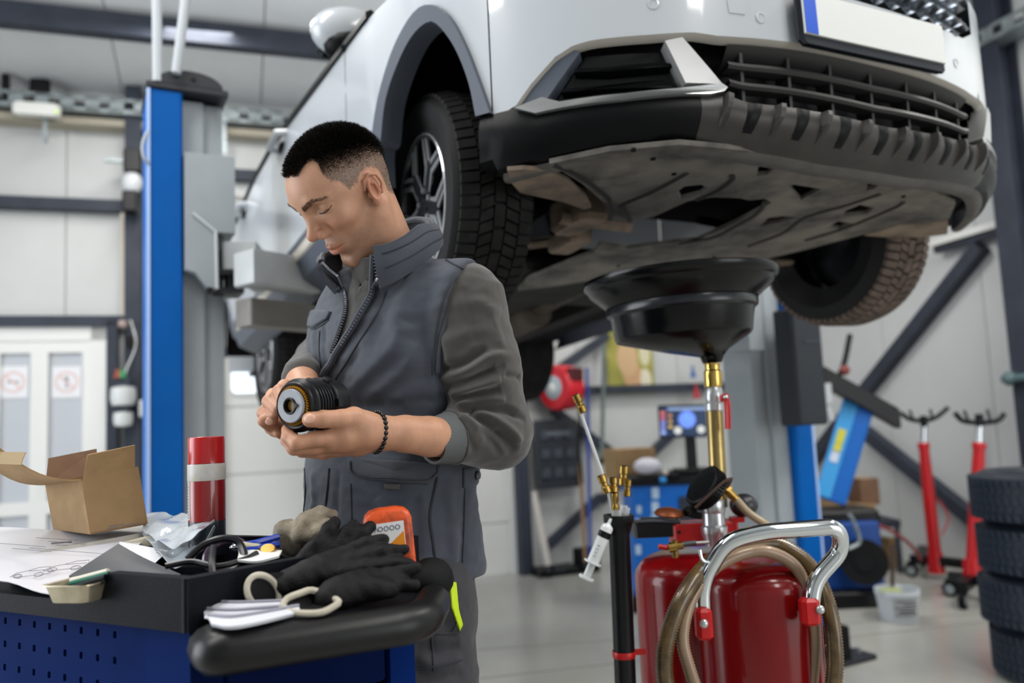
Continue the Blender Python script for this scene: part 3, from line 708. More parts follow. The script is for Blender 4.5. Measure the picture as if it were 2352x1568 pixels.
# upper grille: dark field with bright hexagonal shells
b = CB(); us = np.linspace(-gu, gu, 40); rows = [[surf(u, z, -.05) for u in us] for z in (.46, .60, .72)]; b.grid(rows); b.build('grille_field', mat('recess_black', '#060708', .6), car, True)
M_gch = mat('grille_chrome', '#a4a9b0', .2, metal=.9)
def glow(a): return float(np.interp(a, [g[0] for g in GR], [g[1] for g in GR]))
for r in range(5):
    for cI in range(-8, 9):
        u = cI * .062 + (r % 2) * .031; z = .505 + r * .046
        if abs(u) > gu - .02 or z - .03 < glow(abs(u)) - .012: continue
        b = CB(); ho, hi_ = [], []
        for i in range(6):
            a = math.pi / 6 + i * math.pi / 3; ho.append(surf(u + .034 * math.cos(a), z + .030 * math.sin(a), -.035)); hi_.append(surf(u + .025 * math.cos(a), z + .021 * math.sin(a) - .002, .004 if math.sin(a) < 0 else -.012))
        b.grid([ho, hi_, [surf(u + .02 * math.cos(math.pi / 6 + i * math.pi / 3), z + .017 * math.sin(math.pi / 6 + i * math.pi / 3), -.03) for i in range(6)]], closed=True); b.build('grille_cell', M_gch, car)
# --- underside: tray with real openings, flaps, floor, running gear
def poly_sheet(b, loops, up):
    """flat sheet with holes from loops of 3D points (car coordinates), thickened along z"""
    v = [A(*p) for l in loops for p in l]; tri = tessellate_polygon([[Vector((p[0], p[1], 0)) for p in l] for l in loops]); n = len(v)
    fs = list(tri) + [tuple(i + n for i in t[::-1]) for t in tri]; o = 0
    for l in loops:
        k = len(l); fs += [(o + i, o + (i + 1) % k, o + (i + 1) % k + n, o + i + n) for i in range(k)]; o += k
    b.add(v + [p + A(0, 0, up) for p in v], fs)
PXL = lambda s: [tuple(map(int, a.split(','))) for a in s.split()]
ZT = .088
tr = lambda s: [oncz(x, y, ZT) for x, y in PXL(s)]
outer = tr('1262,376 1400,347 1560,332 1700,344 1900,380 2050,414 2150,441 2195,468 2180,503 1985,538 1840,576 1700,608 1560,632 1470,642 1380,640 1290,655 1190,668 1215,640 1300,605 1365,580 1378,560 1440,572 1500,563 1560,556 1600,553 1690,512 1750,480 1772,465 1756,456 1720,460 1700,455 1640,453 1580,462 1500,498 1415,510 1398,505 1392,470 1340,424')
holes = [tr(s) for s in ('1556,440 1572,428 1610,424 1628,432 1610,446 1565,458', '1738,405 1742,384 1765,367 1786,367 1784,385 1762,402', '1810,428 1825,424 1888,434 1840,459 1826,446', '1990,438 1994,418 2016,404 2034,403 2026,420 2008,434', '1938,497 1942,484 1975,470 2008,478 1990,492', '1745,520 1765,500 1800,496 1838,500', '1895,525 1925,508 1965,514 1930,526', '1555,560 1600,553 1675,556 1640,570 1580,578')]
b = CB(); poly_sheet(b, [outer] + holes[:-1], .012); tray_o = b.build('undertray', M_under, car)
for s, r in (('1268,378 1330,405 1390,450 1400,470 1402,505', .006), ('1578,398 1500,440 1432,470 1432,480 1446,508', .006), ('1680,402 1682,412 1650,438 1600,460', .006), ('2022,446 1950,470 1850,500 1800,535 1720,565', .006), ('2075,464 2060,475 1990,505 1930,528 1850,552', .006), ('1758,462 1740,490 1690,520 1640,545 1560,560', .007)):
    b = CB(); pts = [oncz(x, y, ZT - .002) for x, y in PXL(s)]; b.tube(bez(pts, 5), r * 1.15, 6, flat=.6); b.build('bead', mat('bead_dark', '#262422', .7), tray_o, True)
for px, py in ((1455, 343), (1500, 363), (1548, 398), (1728, 373), (1865, 397), (1915, 405), (2075, 450), (1420, 610), (1640, 590)):
    b = CB(); p = oncz(px, py, ZT); b.cyl(p + A(0, 0, .002), p - A(0, 0, .004), .006, seg=10); b.build('push_pin', M_dark, tray_o)
def flap(s, z0, z1, m=M_dust):
    pts = PXL(s); b = CB(); poly_sheet(b, [[oncz(x, y, ZT - .004) for x, y in pts]], .01); return b.build('air_deflector', m, car)
flap('1165,392 1200,389 1255,392 1305,415 1345,452 1358,476 1342,481 1290,463 1235,452 1195,443 1174,420', 0, 0)
flap('1985,541 2060,520 2178,508 2176,538 2110,546 2040,545', 0, 0)
# engine bay and floor pan
b = CB(); b.box((.30, 0, .30), (.9, 1.0, .02)); b.box((-1.9, 0, .20), (3.2, 1.5, .02)); b.box((.62, 0, .22), (.02, 1.1, .2)); o = b.build('floor_pan', M_dark, car)
M_floor = mat('floor_dust', '#1f1d1c', .8, var=.3, vscale=4)
b = CB(); b.box((-.55, 0, .14), (.55, .75, .05), bev=.03); b.build('subframe', M_floor, car)
for y in (-.42, .42): b = CB(); b.box((-1.7, y, .165), (2.2, .10, .05), bev=.01); b.build('chassis_rail', M_floor, car)
b = CB(); b.box((-1.5, 0, .16), (1.7, .35, .05), bev=.02); b.build('tunnel_cover', M_floor, car)
b = CB(); b.tube(fillet([(-.5, .1, .15), (-1.3, .12, .13), (-2.0, .2, .13), (-2.9, .5, .13)], .2), .035, 10); b.cyl((-1.0, .11, .13), (-1.5, .13, .13), .075); b.build('exhaust_pipe', mat('exhaust', '#4a423a', .6, metal=.4, var=.3), car, True)
for sg in (-1, 1):
    b = CB(); b.tube([(-.12, sg * .32, .17), (-.05, sg * .5, .12), (.0, sg * .66, .115)], [.035, .028, .022], 8, flat=.5); b.tube([(-.45, sg * .34, .15), (-.25, sg * .5, .125), (.0, sg * .64, .115)], [.03, .03, .022], 8, flat=.5); b.build('control_arm', M_dust, car, True)
    b = CB(); b.cyl((.02, sg * .2, .24), (0, sg * .66, .21), .016, seg=10); b.lathe([(.03, 0), (.045, .01), (.032, .02), (.042, .03), (.03, .04), (.036, .05), (.02, .06)], (0.01, sg * .48, .225), A(0, sg, 0), 14); b.build('drive_shaft', M_dark, car, True)
    b = CB(); b.box((.05, sg * .36, .12), (.16, .08, .05), bev=.01); b.build('bracket', M_dust, car)
    b = CB(); b.cyl((-.02, sg * .62, .2), (-.05, sg * .56, .6), .03, seg=10); b.build('strut', M_dark, car, True)
    b = CB(); b.cyl((.22, sg * .25, .12), (.22, sg * .5, .13), .02, seg=10); b.box((.2, sg * .42, .16), (.2, .1, .1), bev=.02); b.build('steering_link', M_dust, car)
# --- wheels
def wheel_parts(tread_mat):
    """a wheel about its own axis: -Y is the outer face"""
    R, RR, wdt = .305, .192, .205; y0 = 0
    b = B(); prof = [(RR - .004, .01), (RR + .004, .0), (RR + .010, .002), (R - .062, -.012), (R - .035, -.010), (R - .018, .006), (R - .012, .024), (R - .012, wdt - .024), (R - .03, wdt), (R - .07, wdt + .01), (RR, wdt - .01), (RR - .03, wdt - .02)]
    b.lathe(prof, (0, y0, 0), (0, 1, 0), 60, cap=False); tyre = b.mesh('tyre')
    b = B()
    for k in range(64):                                   # shoulder blocks each side, then three rows of slanted blocks
        a = 2 * math.pi * k / 64
        for row in range(5):
            if row in (1, 3): y_a, y_b, sh = (.052, .086, .35) if row == 1 else (.122, .156, -.35)
            elif row == 2: y_a, y_b, sh = .090, .118, 0
            else: y_a, y_b, sh = (.004, .048, .12) if row == 0 else (.160, .201, -.12)
            if row == 2 and k % 2: continue
            aw = 2 * math.pi / 64 * (1.72 if row == 2 else .78); vs = []
            for rr in (R - .014, R):
                for y, s_ in ((y_a, 0), (y_b, 1)):
                    drop = .012 if (row == 0 and s_ == 0) or (row == 4 and s_ == 1) else 0
                    for t in (-.5, .5):
                        an = a + aw * t + sh * (s_ - .5) * .12; vs.append(((rr - drop) * math.cos(an), y, (rr - drop) * math.sin(an)))
            b.add(vs, [(0, 2, 3, 1), (4, 5, 7, 6), (0, 1, 5, 4), (2, 6, 7, 3), (0, 4, 6, 2), (1, 3, 7, 5)])
    tread = b.mesh('tread')
    b = B(); b.lathe([(RR + .002, .004), (RR - .004, -.002), (RR - .012, .0), (RR - .016, .012), (RR - .02, .16), (RR - .01, wdt - .02)], (0, 0, 0), (0, 1, 0), 60, cap=False); rim = b
    b.lathe([(.0, .055), (.16, .075), (.17, .09)], (0, 0, 0), (0, 1, 0), 30, cap=False)
    b.lathe([(0, .012), (.03, .012), (.04, .018), (.056, .026), (.060, .06)], (0, 0, 0), (0, 1, 0), 30, cap=False)
    return tyre, tread, rim.mesh('wheel')
tyre_me, tread_me, rim_me = wheel_parts(M_tread)
M_rimb = mat('rim_black', '#14161a', .3, coat=.5); M_rims = mat('rim_silver', '#c6c8cb', .25, metal=.75)
tyre_me.materials.append(M_tyre); rim_me.materials.append(M_rimb)
for m_ in (tyre_me, rim_me): m_.polygons.foreach_set('use_smooth', [True] * len(m_.polygons)); m_.set_sharp_from_angle(angle=math.radians(35))
def spoke_mesh(black):
    b = B(); RR = .18
    def seg(p, q, w0, w1, y0, y1, th=.014):
        p, q = A(*p), A(*q); d = nrm(q - p); n = A(-d[1], d[0]); v = []
        for (c, w_, y) in ((p, w0, y0), (q, w1, y1)):
            for s_ in (-1, 1):
                e = c + n * (s_ * w_ / 2); v += [(e[0], y, e[1]), (e[0], y + th, e[1])]
        b.add(v, [(0, 2, 6, 4), (1, 5, 7, 3), (0, 4, 5, 1), (2, 3, 7, 6), (0, 1, 3, 2), (4, 6, 7, 5)])
    rot = lambda a, r: (r * math.cos(a), r * math.sin(a))
    if black:
        seg((.03, 0), rot(.0, .115), .062, .05, .010, .006, .03)
        for s_ in (-1, 1): seg(rot(s_ * .1, .10), rot(s_ * .40, RR), .034, .03, .006, .004, .03)
    else:
        for s_ in (-1, 1):
            seg(rot(s_ * .42, .055), rot(s_ * .22, .11), .008, .014, .0075, .004, .006); seg(rot(s_ * .22, .108), rot(s_ * .45, RR), .014, .012, .003, .001, .006)
            seg(rot(s_ * .05, .125), rot(s_ * .30, RR), .012, .01, .003, .001, .006)
    return b.mesh('spoke')
sp_b, sp_s = spoke_mesh(True), spoke_mesh(False); sp_b.materials.append(M_rimb); sp_s.materials.append(M_rims)
b = B(); b.lathe([(.186, .0), (.190, -.003), (.193, .0), (.190, .004), (.186, .004)], (0, 0, 0), (0, 1, 0), 60, cap=False); ring_me = b.mesh('rim_ring'); ring_me.materials.append(M_rims)
b = B(); b.cyl((0, .004, 0), (0, .03, 0), .008, .009, 6); nut_me = b.mesh('lug_nut'); nut_me.materials.append(M_silver)
b = B(); b.lathe([(0, .004), (.024, .005), (.027, .012)], (0, 0, 0), (0, 1, 0), 20, cap=False); cap_me = b.mesh('centre_cap'); cap_me.materials.append(M_rimb)
tb_me = tread_me.copy(); tread_me.materials.append(M_tread); tb_me.materials.append(M_treadb)
def wheel(x, y, z, sg, spin, tm, steer=0):
    """sg -1: outer face towards the car's right"""
    R = CM4.to_3x3().normalized() @ Matrix.Rotation(0 if sg < 0 else math.pi, 3, 'Z') @ Matrix.Rotation(steer, 3, 'Z') @ Matrix.Rotation(spin, 3, 'Y')
    Mx = Matrix.Translation(Vector(c2w((x, y, z))) - wloc(car)) @ R.to_4x4()
    w_ = bpy.data.objects.new('wheel', rim_me); COL.objects.link(w_); w_.parent = car; w_.matrix_local = Mx
    def sub(nm, me, L=Matrix.Identity(4), kind=None):
        o = bpy.data.objects.new(nm, me); COL.objects.link(o); o.parent = w_; o.matrix_local = L
        if kind: o['kind'] = kind
    sub('tyre', tyre_me); sub('tread', tm, kind='stuff'); sub('rim_ring', ring_me); sub('centre_cap', cap_me)
    for i in range(5):
        L = Matrix.Rotation(2 * math.pi * i / 5, 4, 'Y'); sub('spoke', sp_b, L); sub('spoke_face', sp_s, L)
        sub('lug_nut', nut_me, Matrix.Rotation(2 * math.pi * (i + .5) / 5, 4, 'Y') @ Matrix.Translation((.043, 0, 0)))
def hub(px, py, y): e = CMI @ (EYE - CO); d = CMI @ ray(px, py); return e + d * ((y - e[1]) / d[1])
hf, hr = hub(983, 475, -.88), hub(618, 815, -.88)
wheel(hf[0], -.90, hf[2], -1, .35, tread_me, -.03); wheel(hf[0], .86, hf[2], 1, .1, tb_me, -.03)
wheel(hr[0], -.90, hr[2], -1, .8, tread_me); hr2 = hub(592, 817, -.88); wheel(hr2[0], .86, hr2[2], 1, .5, tread_me)
# --- door mirror, A pillar corner (on both sides)
def mirror(sg):
    c = A(-.36, sg * 1.02, .93)
    pm = w2c(P(806, 80, float(c2w((-.36, -1.02, .93))[1])))
    c = A(pm[0], sg * abs(pm[1]), pm[2])
    b = CB(); b.ball(c, (.080, .135, .085), 20, 12); m_ = b.build('mirror_cap', M_paint, car, True)
    b = CB(); b.ball(c + A(.012, -sg * .015, -.055), (.075, .112, .055), 16, 10); b.build('mirror_base', M_blk, m_, True)
    b = CB(); b.box(c + A(-.062, 0, .0), (.012, .19, .11), bev=.02); b.build('mirror_glass', M_wglass, m_)
    b = CB(); b.tube([c + A(.0, -sg * .07, -.06), c + A(-.02, -sg * .16, -.10), A(c[0] - .05, sg * .86, c[2] - .13)], [.035, .032, .04], 8, flat=.6); b.build('mirror_arm', M_blk, m_, True)
mirror(-1); mirror(1)
for sg in (-1, 1):
    b = CB(); b.tube([surf(sg * ux(-.12), z_top(ux(-.12)) + z, .006) for z in (0, .16, .3)], .014, 6); b.build('quarter_pillar', M_blk, car)
    b = CB(); b.tube([A(.14, sg * .93, .76), A(-.2, sg * .80, 1.02), A(-.7, sg * .6, 1.34)], .035, 8, flat=.6); b.build('windscreen_pillar', M_blk, car, True)
# ---------------------------------------------------------------- two-post lift
M_blue = mat('lift_blue', '#0058a8', .42, spec=.15, var=.06, vscale=3)
M_lgrey = mat('lift_grey', '#9aa1a6', .42, var=.05, vscale=3)
M_larm = mat('arm_grey', '#b4b7b9', .5, var=.12, vscale=5)
M_cap = mat('cap_black', '#23262c', .5)
YL, YR = 2.86, 4.27
def lift_post(name_lab, base_px, Y, sg, top_z):
    """base_px: pixel span (blue outer, seam, grey inner) at one height, sg +1 = arms towards +lateral"""
    (x0, x1, x2, y) = base_px
    p0, p1, p2 = P(x0, y, Y), P(x1, y, Y), P(x2, y, Y)
    X = CLAT * sg; F = A(CFWD[0], CFWD[1], 0); F = nrm(F)
    wb_ = abs((p1 - p0) @ CLAT); wg = abs((p2 - p1) @ CLAT) ; wb_, wg = wb_ / .98, wg / .98
    o = A(p0[0], p0[1], 0)                                   # outer front edge at the floor
    th = thing('lift_post', name_lab, 'car lift', tuple(o))
    c = lambda a, f, z: o + X * a + F * f + UPZ * z
    b = B(); b.box(c(wb_ / 2, -.14, top_z / 2), (wb_, .28, top_z), X=X, bev=.008); b.build('column', M_blue, th)
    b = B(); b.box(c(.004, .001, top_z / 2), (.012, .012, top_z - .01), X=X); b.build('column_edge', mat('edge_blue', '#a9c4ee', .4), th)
    b = B(); b.box(c(wb_ + wg * .25, -.16, top_z / 2), (wg * .48, .22, top_z - .03), X=X); b.box(c(wb_ + wg * .72, -.17, top_z / 2), (wg * .46, .2, top_z - .03), X=X); b.build('inner_column', M_lgrey, th)
    b = B(); b.box(c((wb_ + wg) / 2, -.14, top_z + .012), (wb_ + wg + .01, .30, .024), X=X, bev=.004); b.build('top_plate', M_cap, th)
    b = B(); b.box(c(.1, -.12, .012), (.55, .5, .024), X=X, bev=.004); b.build('base_plate', M_cap, th)
    for i in (-1, 1): q = B(); q.cyl(c(.1 + i * .22, .06, .024), c(.1 + i * .22, .06, .05), .014, seg=6); q.build('anchor_bolt', M_zinc, th)
    return th, c, wb_, wg
zt_ = float(P(385, 197, YL)[2])
LPt, lc, lb, lg = lift_post('blue and grey lift post rising behind the open carton, black pulley hood on top', (338, 424, 536, 690), YL, 1, zt_)
# pulley hood: half drum on the top plate
b = B(); r = (lb + lg) * .42; hh = float(P(450, 146, YL)[2]) - zt_ - .024
b.prism([(r * math.cos(a), max(0, math.sin(a)) * hh) for a in np.linspace(0, math.pi, 20)], lc(lb * .25 + r, .01, zt_ + .024), CLAT, UPZ, -nrm(A(CFWD[0], CFWD[1], 0)), .24)
b.build('pulley_hood', M_cap, LPt)
b = B(); b.cyl(lc(lb * .25 + r * 1.1, .012, zt_ + .05), lc(lb * .25 + r * 1.1, .016, zt_ + .05), .009, seg=14); b.build('hood_bolt', M_black, LPt)
# carriage
zc1, zc0 = float(P(480, 338, YL)[2]), float(P(470, 660, YL)[2]); zb_ = float(P(520, 490, YL)[2])
F2 = nrm(A(CFWD[0], CFWD[1], 0))
b = B(); w_ = lg * 1.12; o_ = lc(lb + .004, .028, 0)
zz = lambda y: float(P(480, y, YL)[2])
b.prism([(0, zc1), (w_, zc1), (w_, zz(520)), (w_ * .62, zz(520)), (w_ * .62, zz(655)), (w_ * .42, zz(650)), (w_ * .2, zz(618)), (0, zz(612))], o_, CLAT, UPZ, -F2, .16, .003); b.build('carriage', M_lgrey, LPt)
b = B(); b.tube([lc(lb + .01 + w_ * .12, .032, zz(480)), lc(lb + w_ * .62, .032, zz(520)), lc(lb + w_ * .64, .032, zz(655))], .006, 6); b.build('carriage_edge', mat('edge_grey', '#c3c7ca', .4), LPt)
b = B(); b.box(lc(lb + lg * 1.02, -.05, zz(612)), (.10, .14, .018), X=CLAT); b.box(lc(lb + lg * 1.02, -.05, zz(655)), (.10, .14, .018), X=CLAT); b.cyl(lc(lb + lg * 1.05, -.02, zz(600)), lc(lb + lg * 1.05, -.02, zz(662)), .022, seg=14); b.build('arm_hinge', mat('hinge_dark', '#2b2d31', .5, metal=.3), LPt)
b = B(); b.cyl(lc(lb + lg * .55, .03, zz(660)), lc(lb + lg * .55, .045, zz(660)), .012, seg=12); b.build('carriage_bolt', M_black, LPt)
# lifting arms: box beams from hinge to the sill, with a pad
def arm(px0, Y0, px1, Y1, h, th):
    p, q = P(*px0, Y0), P(*px1, Y1); p[2] = q[2] = (p[2] + q[2]) / 2
    X = nrm(q - p); b = B(); L = np.linalg.norm(q - p); N = nrm(np.cross(UPZ, X))
    b.prism([(0, -.06), (L, -.04), (L, .04), (0, .06)], p - UPZ * h / 2, X, N, UPZ, h, .004); a = b.build('lift_arm', M_larm, th)
    b = B(); b.cyl(q + UPZ * h / 2, q + UPZ * (h / 2 + .03), .05, seg=20); b.cyl(q + UPZ * (h / 2 + .03), q + UPZ * (h / 2 + .05), .06, seg=20); b.build('arm_pad', M_rub, a)
    return p, q
pa, qa = arm((560, 625), 2.86, (800, 640), 3.25, .125, LPt)
arm((550, 625), 2.98, (655, 655), 4.0, .11, LPt)
b = B(); b.prism([(0, 0), (.62, 0), (.62, .05), (.25, .10), (0, .10)], P(540, 752, 2.95), nrm(qa - pa), UPZ, nrm(np.cross(nrm(qa - pa), UPZ)), .10, .004); b.build('arm_gusset', mat('gusset_grey', '#7f7b77', .5, var=.1), LPt)
# conduits above the post
th = thing('conduit_pipes', 'two grey conduit pipes rising from the pulley hood of the lift post to the roof', 'pipe', tuple(P(365, 190, YL)))
for pxa, pxb, yb in ((362, 360, 188), (405, 426, 168)):
    b = B(); a0 = P(pxa, yb, YL + .02); a1 = P(pxb, 0, YL + .02); d = nrm(a1 - a0); b.cyl(a0, a0 + d * 1.75, .018, seg=14); b.build('pipe', mat('pipe_grey', '#b3b8be', .35), th, True)
b = B(); b.tube(bez([P(340, 300, YL), P(328, 330, YL - .02), P(330, 360, YL - .02), P(343, 378, YL)], 6), .006, 8); b.build('post_cable', mat('cable_light', '#a3aab4', .5), LPt, True)
# right post
RPt, rc, rb, rg = lift_post('blue and grey lift post with dark control box, behind the red oil drainer', (1868, 1806, 1700, 1000), YR - .1, -1, 3.3)
q0, q1 = P(1790, 720, YR - .3), P(1886, 968, YR - .3)
b = B(); F3 = F2; cc = (q0 + q1) / 2; b.box(cc, (.20, .13, abs(q0[2] - q1[2]) * 1.05), X=CLAT, bev=.012); cb_ = b.build('control_box', mat('box_dark', '#1c2129', .45), RPt)
b = B(); b.box(cc + F3 * .067 + UPZ * .12 + CLAT * .02, (.10, .006, .012), X=CLAT); b.build('box_handle', M_steel, cb_)
b = B(); b.box(rc(.02, .06, .09), (.09, .10, .18), X=CLAT, bev=.01); b.build('foot_block', M_rub, RPt)
b = B(); p = P(1690, 1000, YR); b.cyl(A(p[0], p[1], 0), A(p[0], p[1], 3.2), .022, seg=12); b.build('side_pipe', mat('pipe_bluish', '#aebbc2', .3), RPt, True)
b = B(); b.box(rc(rb + rg + .03, -.05, 1.75), (.1, .16, .4), X=CLAT); b.build('carriage', M_lgrey, RPt)
# ---------------------------------------------------------------- tool trolley and what lies on it
C0 = A(-.428, 1.060, 0); E1 = A(math.cos(math.radians(46)), math.sin(math.radians(46)), 0); E2 = A(math.cos(math.radians(152)), math.sin(math.radians(152)), 0)
NL = A(E2[1], -E2[0], 0) * -1; NL = NL if NL[1] < 0 else -NL           # outwards from the left face
NF = A(E1[1], -E1[0], 0)                                               # outwards from the front face
L1, L2 = .36, .80
M_tray = mat('tray_black', '#16171c', .5, spec=.06, bump=.12, bscale=250)
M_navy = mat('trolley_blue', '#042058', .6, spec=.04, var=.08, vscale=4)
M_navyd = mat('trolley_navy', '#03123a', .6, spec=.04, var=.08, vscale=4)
zL = lambda px, py: float(W(px, py, C0, NL)[2])
z_low, z_hi, z_bot = zL(120, 1368), zL(330, 1316), zL(300, 1432)
trol = thing('tool_trolley', 'blue tool trolley with black plastic top tray and perforated side, crowded with things', 'trolley', tuple(C0))
pc_ = lambda a, b, z: C0 + E1 * a + E2 * b + UPZ * z
# body
b = B(); poly = [pc_(.0, .0, 0), pc_(L1, 0, 0), pc_(L1, L2, 0), pc_(0, L2, 0)]
def prism_pts(b, pts, z0, z1): b.prism([(p[0], p[1]) for p in pts], A(0, 0, z0), A(1, 0, 0), A(0, 1, 0), UPZ, z1 - z0)
ins = lambda d: [pc_(d, d, 0), pc_(L1 - d, d, 0), pc_(L1 - d, L2 - d, 0), pc_(d, L2 - d, 0)]
prism_pts(b, ins(.035), .12, z_bot); b.build('cabinet_body', mat('cabinet_inside', '#060d22', .6), trol)
# perforated left side with slotted openings
u0, u1, z0 = .085, L2 - .03, .14
def lp(u, z, off=0): return C0 + E2 * u + NL * off + UPZ * z
b = B(); uh = float((W(247, 1447, C0, NL) - C0) @ E2); du = float((W(28, 1447, C0, NL) - C0) @ E2 - uh) / 6; zh = [zL(134, y) for y in (1447, 1504)]; dz = zh[0] - zh[1]; nu = int((u1 - uh) / du) + 1; nz = int((zh[0] - z0) / dz)
lb_ = lambda ua, ub, za, zb: b.box(lp((ua + ub) / 2, (za + zb) / 2, -.014), (abs(ub - ua), .006, abs(zb - za)), X=E2)
zc_ = z_bot
for j in range(nz + 1):
    zz_ = zh[0] - j * dz; lb_(u0, u1, zc_, zz_ + .0048); zc_ = zz_ - .0048; uc = u0
    for i in range(nu):
        lb_(uc, uh + i * du - .0034, zz_ + .0048, zz_ - .0048); uc = uh + i * du + .0034
    lb_(uc, u1, zz_ + .0048, zz_ - .0048)
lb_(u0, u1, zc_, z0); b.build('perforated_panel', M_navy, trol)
b = B(); b.box(lp(.043, (z0 + z_bot) / 2, -.012), (.085, .024, z_bot - .12), X=E2); b.build('corner_post', M_navy, trol)
# front: frame posts and drawers with latches
fp = lambda u, z, off=0: C0 + E1 * u + NF * off + UPZ * z
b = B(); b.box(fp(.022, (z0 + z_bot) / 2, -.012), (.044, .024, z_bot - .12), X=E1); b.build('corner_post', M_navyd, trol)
b = B(); b.box(fp(L1 - .024, (z0 + z_bot) / 2, -.010), (.048, .024, z_bot - .12), X=E1); b.build('corner_post', M_navy, trol)
hz = [z_bot - .012, z_bot - .14, z_bot - .27, z_bot - .40, .15]
for i in range(4):
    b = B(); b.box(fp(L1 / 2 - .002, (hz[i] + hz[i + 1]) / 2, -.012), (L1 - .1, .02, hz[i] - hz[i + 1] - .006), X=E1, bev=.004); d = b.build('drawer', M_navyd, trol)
    b = B(); b.box(fp(L1 * .66, hz[i] - .045, .001), (.018, .008, .022), X=E1); b.build('latch', M_silver, d)
    b = B(); b.box(fp(L1 * .40, hz[i] - .012, .004), (L1 - .14, .012, .010), X=E1); b.build('drawer_pull', M_black, d)
for a, c in ((.05, .05), (L1 - .05, .05), (.05, L2 - .05), (L1 - .05, L2 - .05)):
    b = B(); b.cyl(pc_(a, c, .055) - E1 * .015, pc_(a, c, .055) + E1 * .015, .055, seg=18); b.box(pc_(a, c, .105), (.05, .05, .03)); b.build('caster', M_rub, trol)
# tray: floor, raised rims, low cut in the left rim
b = B(); prism_pts(b, [pc_(-.012, -.012, 0), pc_(L1 + .01, -.012, 0), pc_(L1 + .01, L2, 0), pc_(-.012, L2, 0)], z_bot, z_low - .012); b.build('tray_base', M_tray, trol)
b = B(); uc = float((W(245, 1345, C0, NL) - C0) @ E2)
pr = [(-.012, z_bot), (L2, z_bot), (L2, z_low)] + [(uc + .03, z_low)] + [(uc + .03 - .045 * math.sin(t), z_hi - .012 - (z_hi - .012 - z_low) * math.cos(t)) for t in np.linspace(.25, math.pi / 2, 7)] + [(uc - .018, z_hi), (-.006, z_hi), (-.012, z_hi - .005)]
b.prism(pr, C0 + NL * -.006, E2, UPZ, NL, .018, .003); b.build('tray_rim', M_tray, trol)
b = B(); b.prism([(-.012, z_bot), (L1 + .01, z_bot), (L1 + .01, z_hi + .004), (-.012, z_hi)], C0 - NF * .008, E1, UPZ, NF, .02, .003); b.build('tray_rim', M_tray, trol)
b = B(); b.prism([(0, z_bot), (L2, z_bot), (L2, z_hi - .01), (0, z_hi)], C0 + E1 * (L1 - .01), E2, UPZ, E1, .018, .003); b.build('tray_rim', M_tray, trol)
# front ledge with a thick rounded lip
ZL_ = 1.022
lg0, lg1, lg2 = G(495, 1450, ZL_), G(968, 1382, ZL_), None
i0, i1 = fp(.01, ZL_, .012), fp(L1 + .06, ZL_, .012)
i1 = A(i1[0], i1[1], ZL_) ; ed = nrm(lg1 - lg0); en = A(ed[1], -ed[0], 0)
top = fillet([i0, lg0 + en * -.0 + nrm(i0 - lg0) * .03, lg0, lg0 + ed * .05], .03) + fillet([lg1 - ed * .12, lg1, lg1 + nrm(i1 - lg1) * .08, i1], .05)
b = B(); prism_pts(b, top, ZL_ - .05, ZL_ - .014); b.build('ledge', M_tray, trol)
edge = [A(p[0], p[1], ZL_ - .026) for p in top[1:-1]]
b = B(); b.tube(edge, .026, 12, flat=1.0); b.build('ledge_lip', mat('lip_black', '#0c0c0e', .38, spec=.4), trol, True)
b = B(); b.ball(P(990, 1330, 1.25), (.035, .05, .032), 16, 10); b.build('ledge_knob', M_rub, trol, True)
# ---- things on it
P0 = P
P = lambda x, y, Y: P0(x, y, Y + .055)
def heap(px, py, Y): return P(px, py, Y)
def sheet_px(name, rows, m, label, cat, t=.0012, group=None, sub=4):
    """rows of (px, py, distance) made into a thin bent sheet"""
    R = [bez([P(*p) for p in r], sub) for r in rows]; R = [list(c) for c in zip(*[bez(list(c), sub) for c in zip(*R)])]
    b = B(); b.sheet(R, t, (0, -.3, 1)); return b.out(name, m, label, cat, group, True, 60)
# papers
M_sheet = mat('manual_paper', '#d9d9e0', .35, coat=.4)
p1 = sheet_px('manual_page', [[(-70, 1330, 1.16), (20, 1335, 1.15), (95, 1360, 1.13), (190, 1372, 1.12)], [(-80, 1270, 1.30), (30, 1275, 1.30), (150, 1290, 1.28), (262, 1305, 1.24)], [(-80, 1208, 1.46), (60, 1212, 1.45), (190, 1224, 1.43), (330, 1240, 1.40)]], M_sheet, 'printed manual page with two small car drawings, flat at the trolley edge', 'paper')
p2 = sheet_px('manual_page', [[(262, 1290, 1.30), (345, 1302, 1.29)], [(275, 1243, 1.36), (388, 1264, 1.34)]], M_paper, 'small white page sticking out behind the dark grey folder', 'paper', sub=5)
def pr_pt(s, t):    # a place on the printed page
    R = [[(-70, 1330, 1.16), (190, 1372, 1.12)], [(-80, 1270, 1.30), (262, 1305, 1.24)], [(-80, 1208, 1.46), (330, 1240, 1.40)]]
    a = [P(*[r[0][k] + (r[1][k] - r[0][k]) * s for k in range(3)]) for r in R]
    return (a[0] * (1 - t) * (1 - 2 * t) + a[1] * 4 * t * (1 - t) + a[2] * t * (2 * t - 1)) + UPZ * .0035
M_ink = mat('print_ink', '#77767f', .7)
def ink(b, pts, r=.0004): b.tube([pr_pt(*p) for p in pts], r, 4)
b = B()
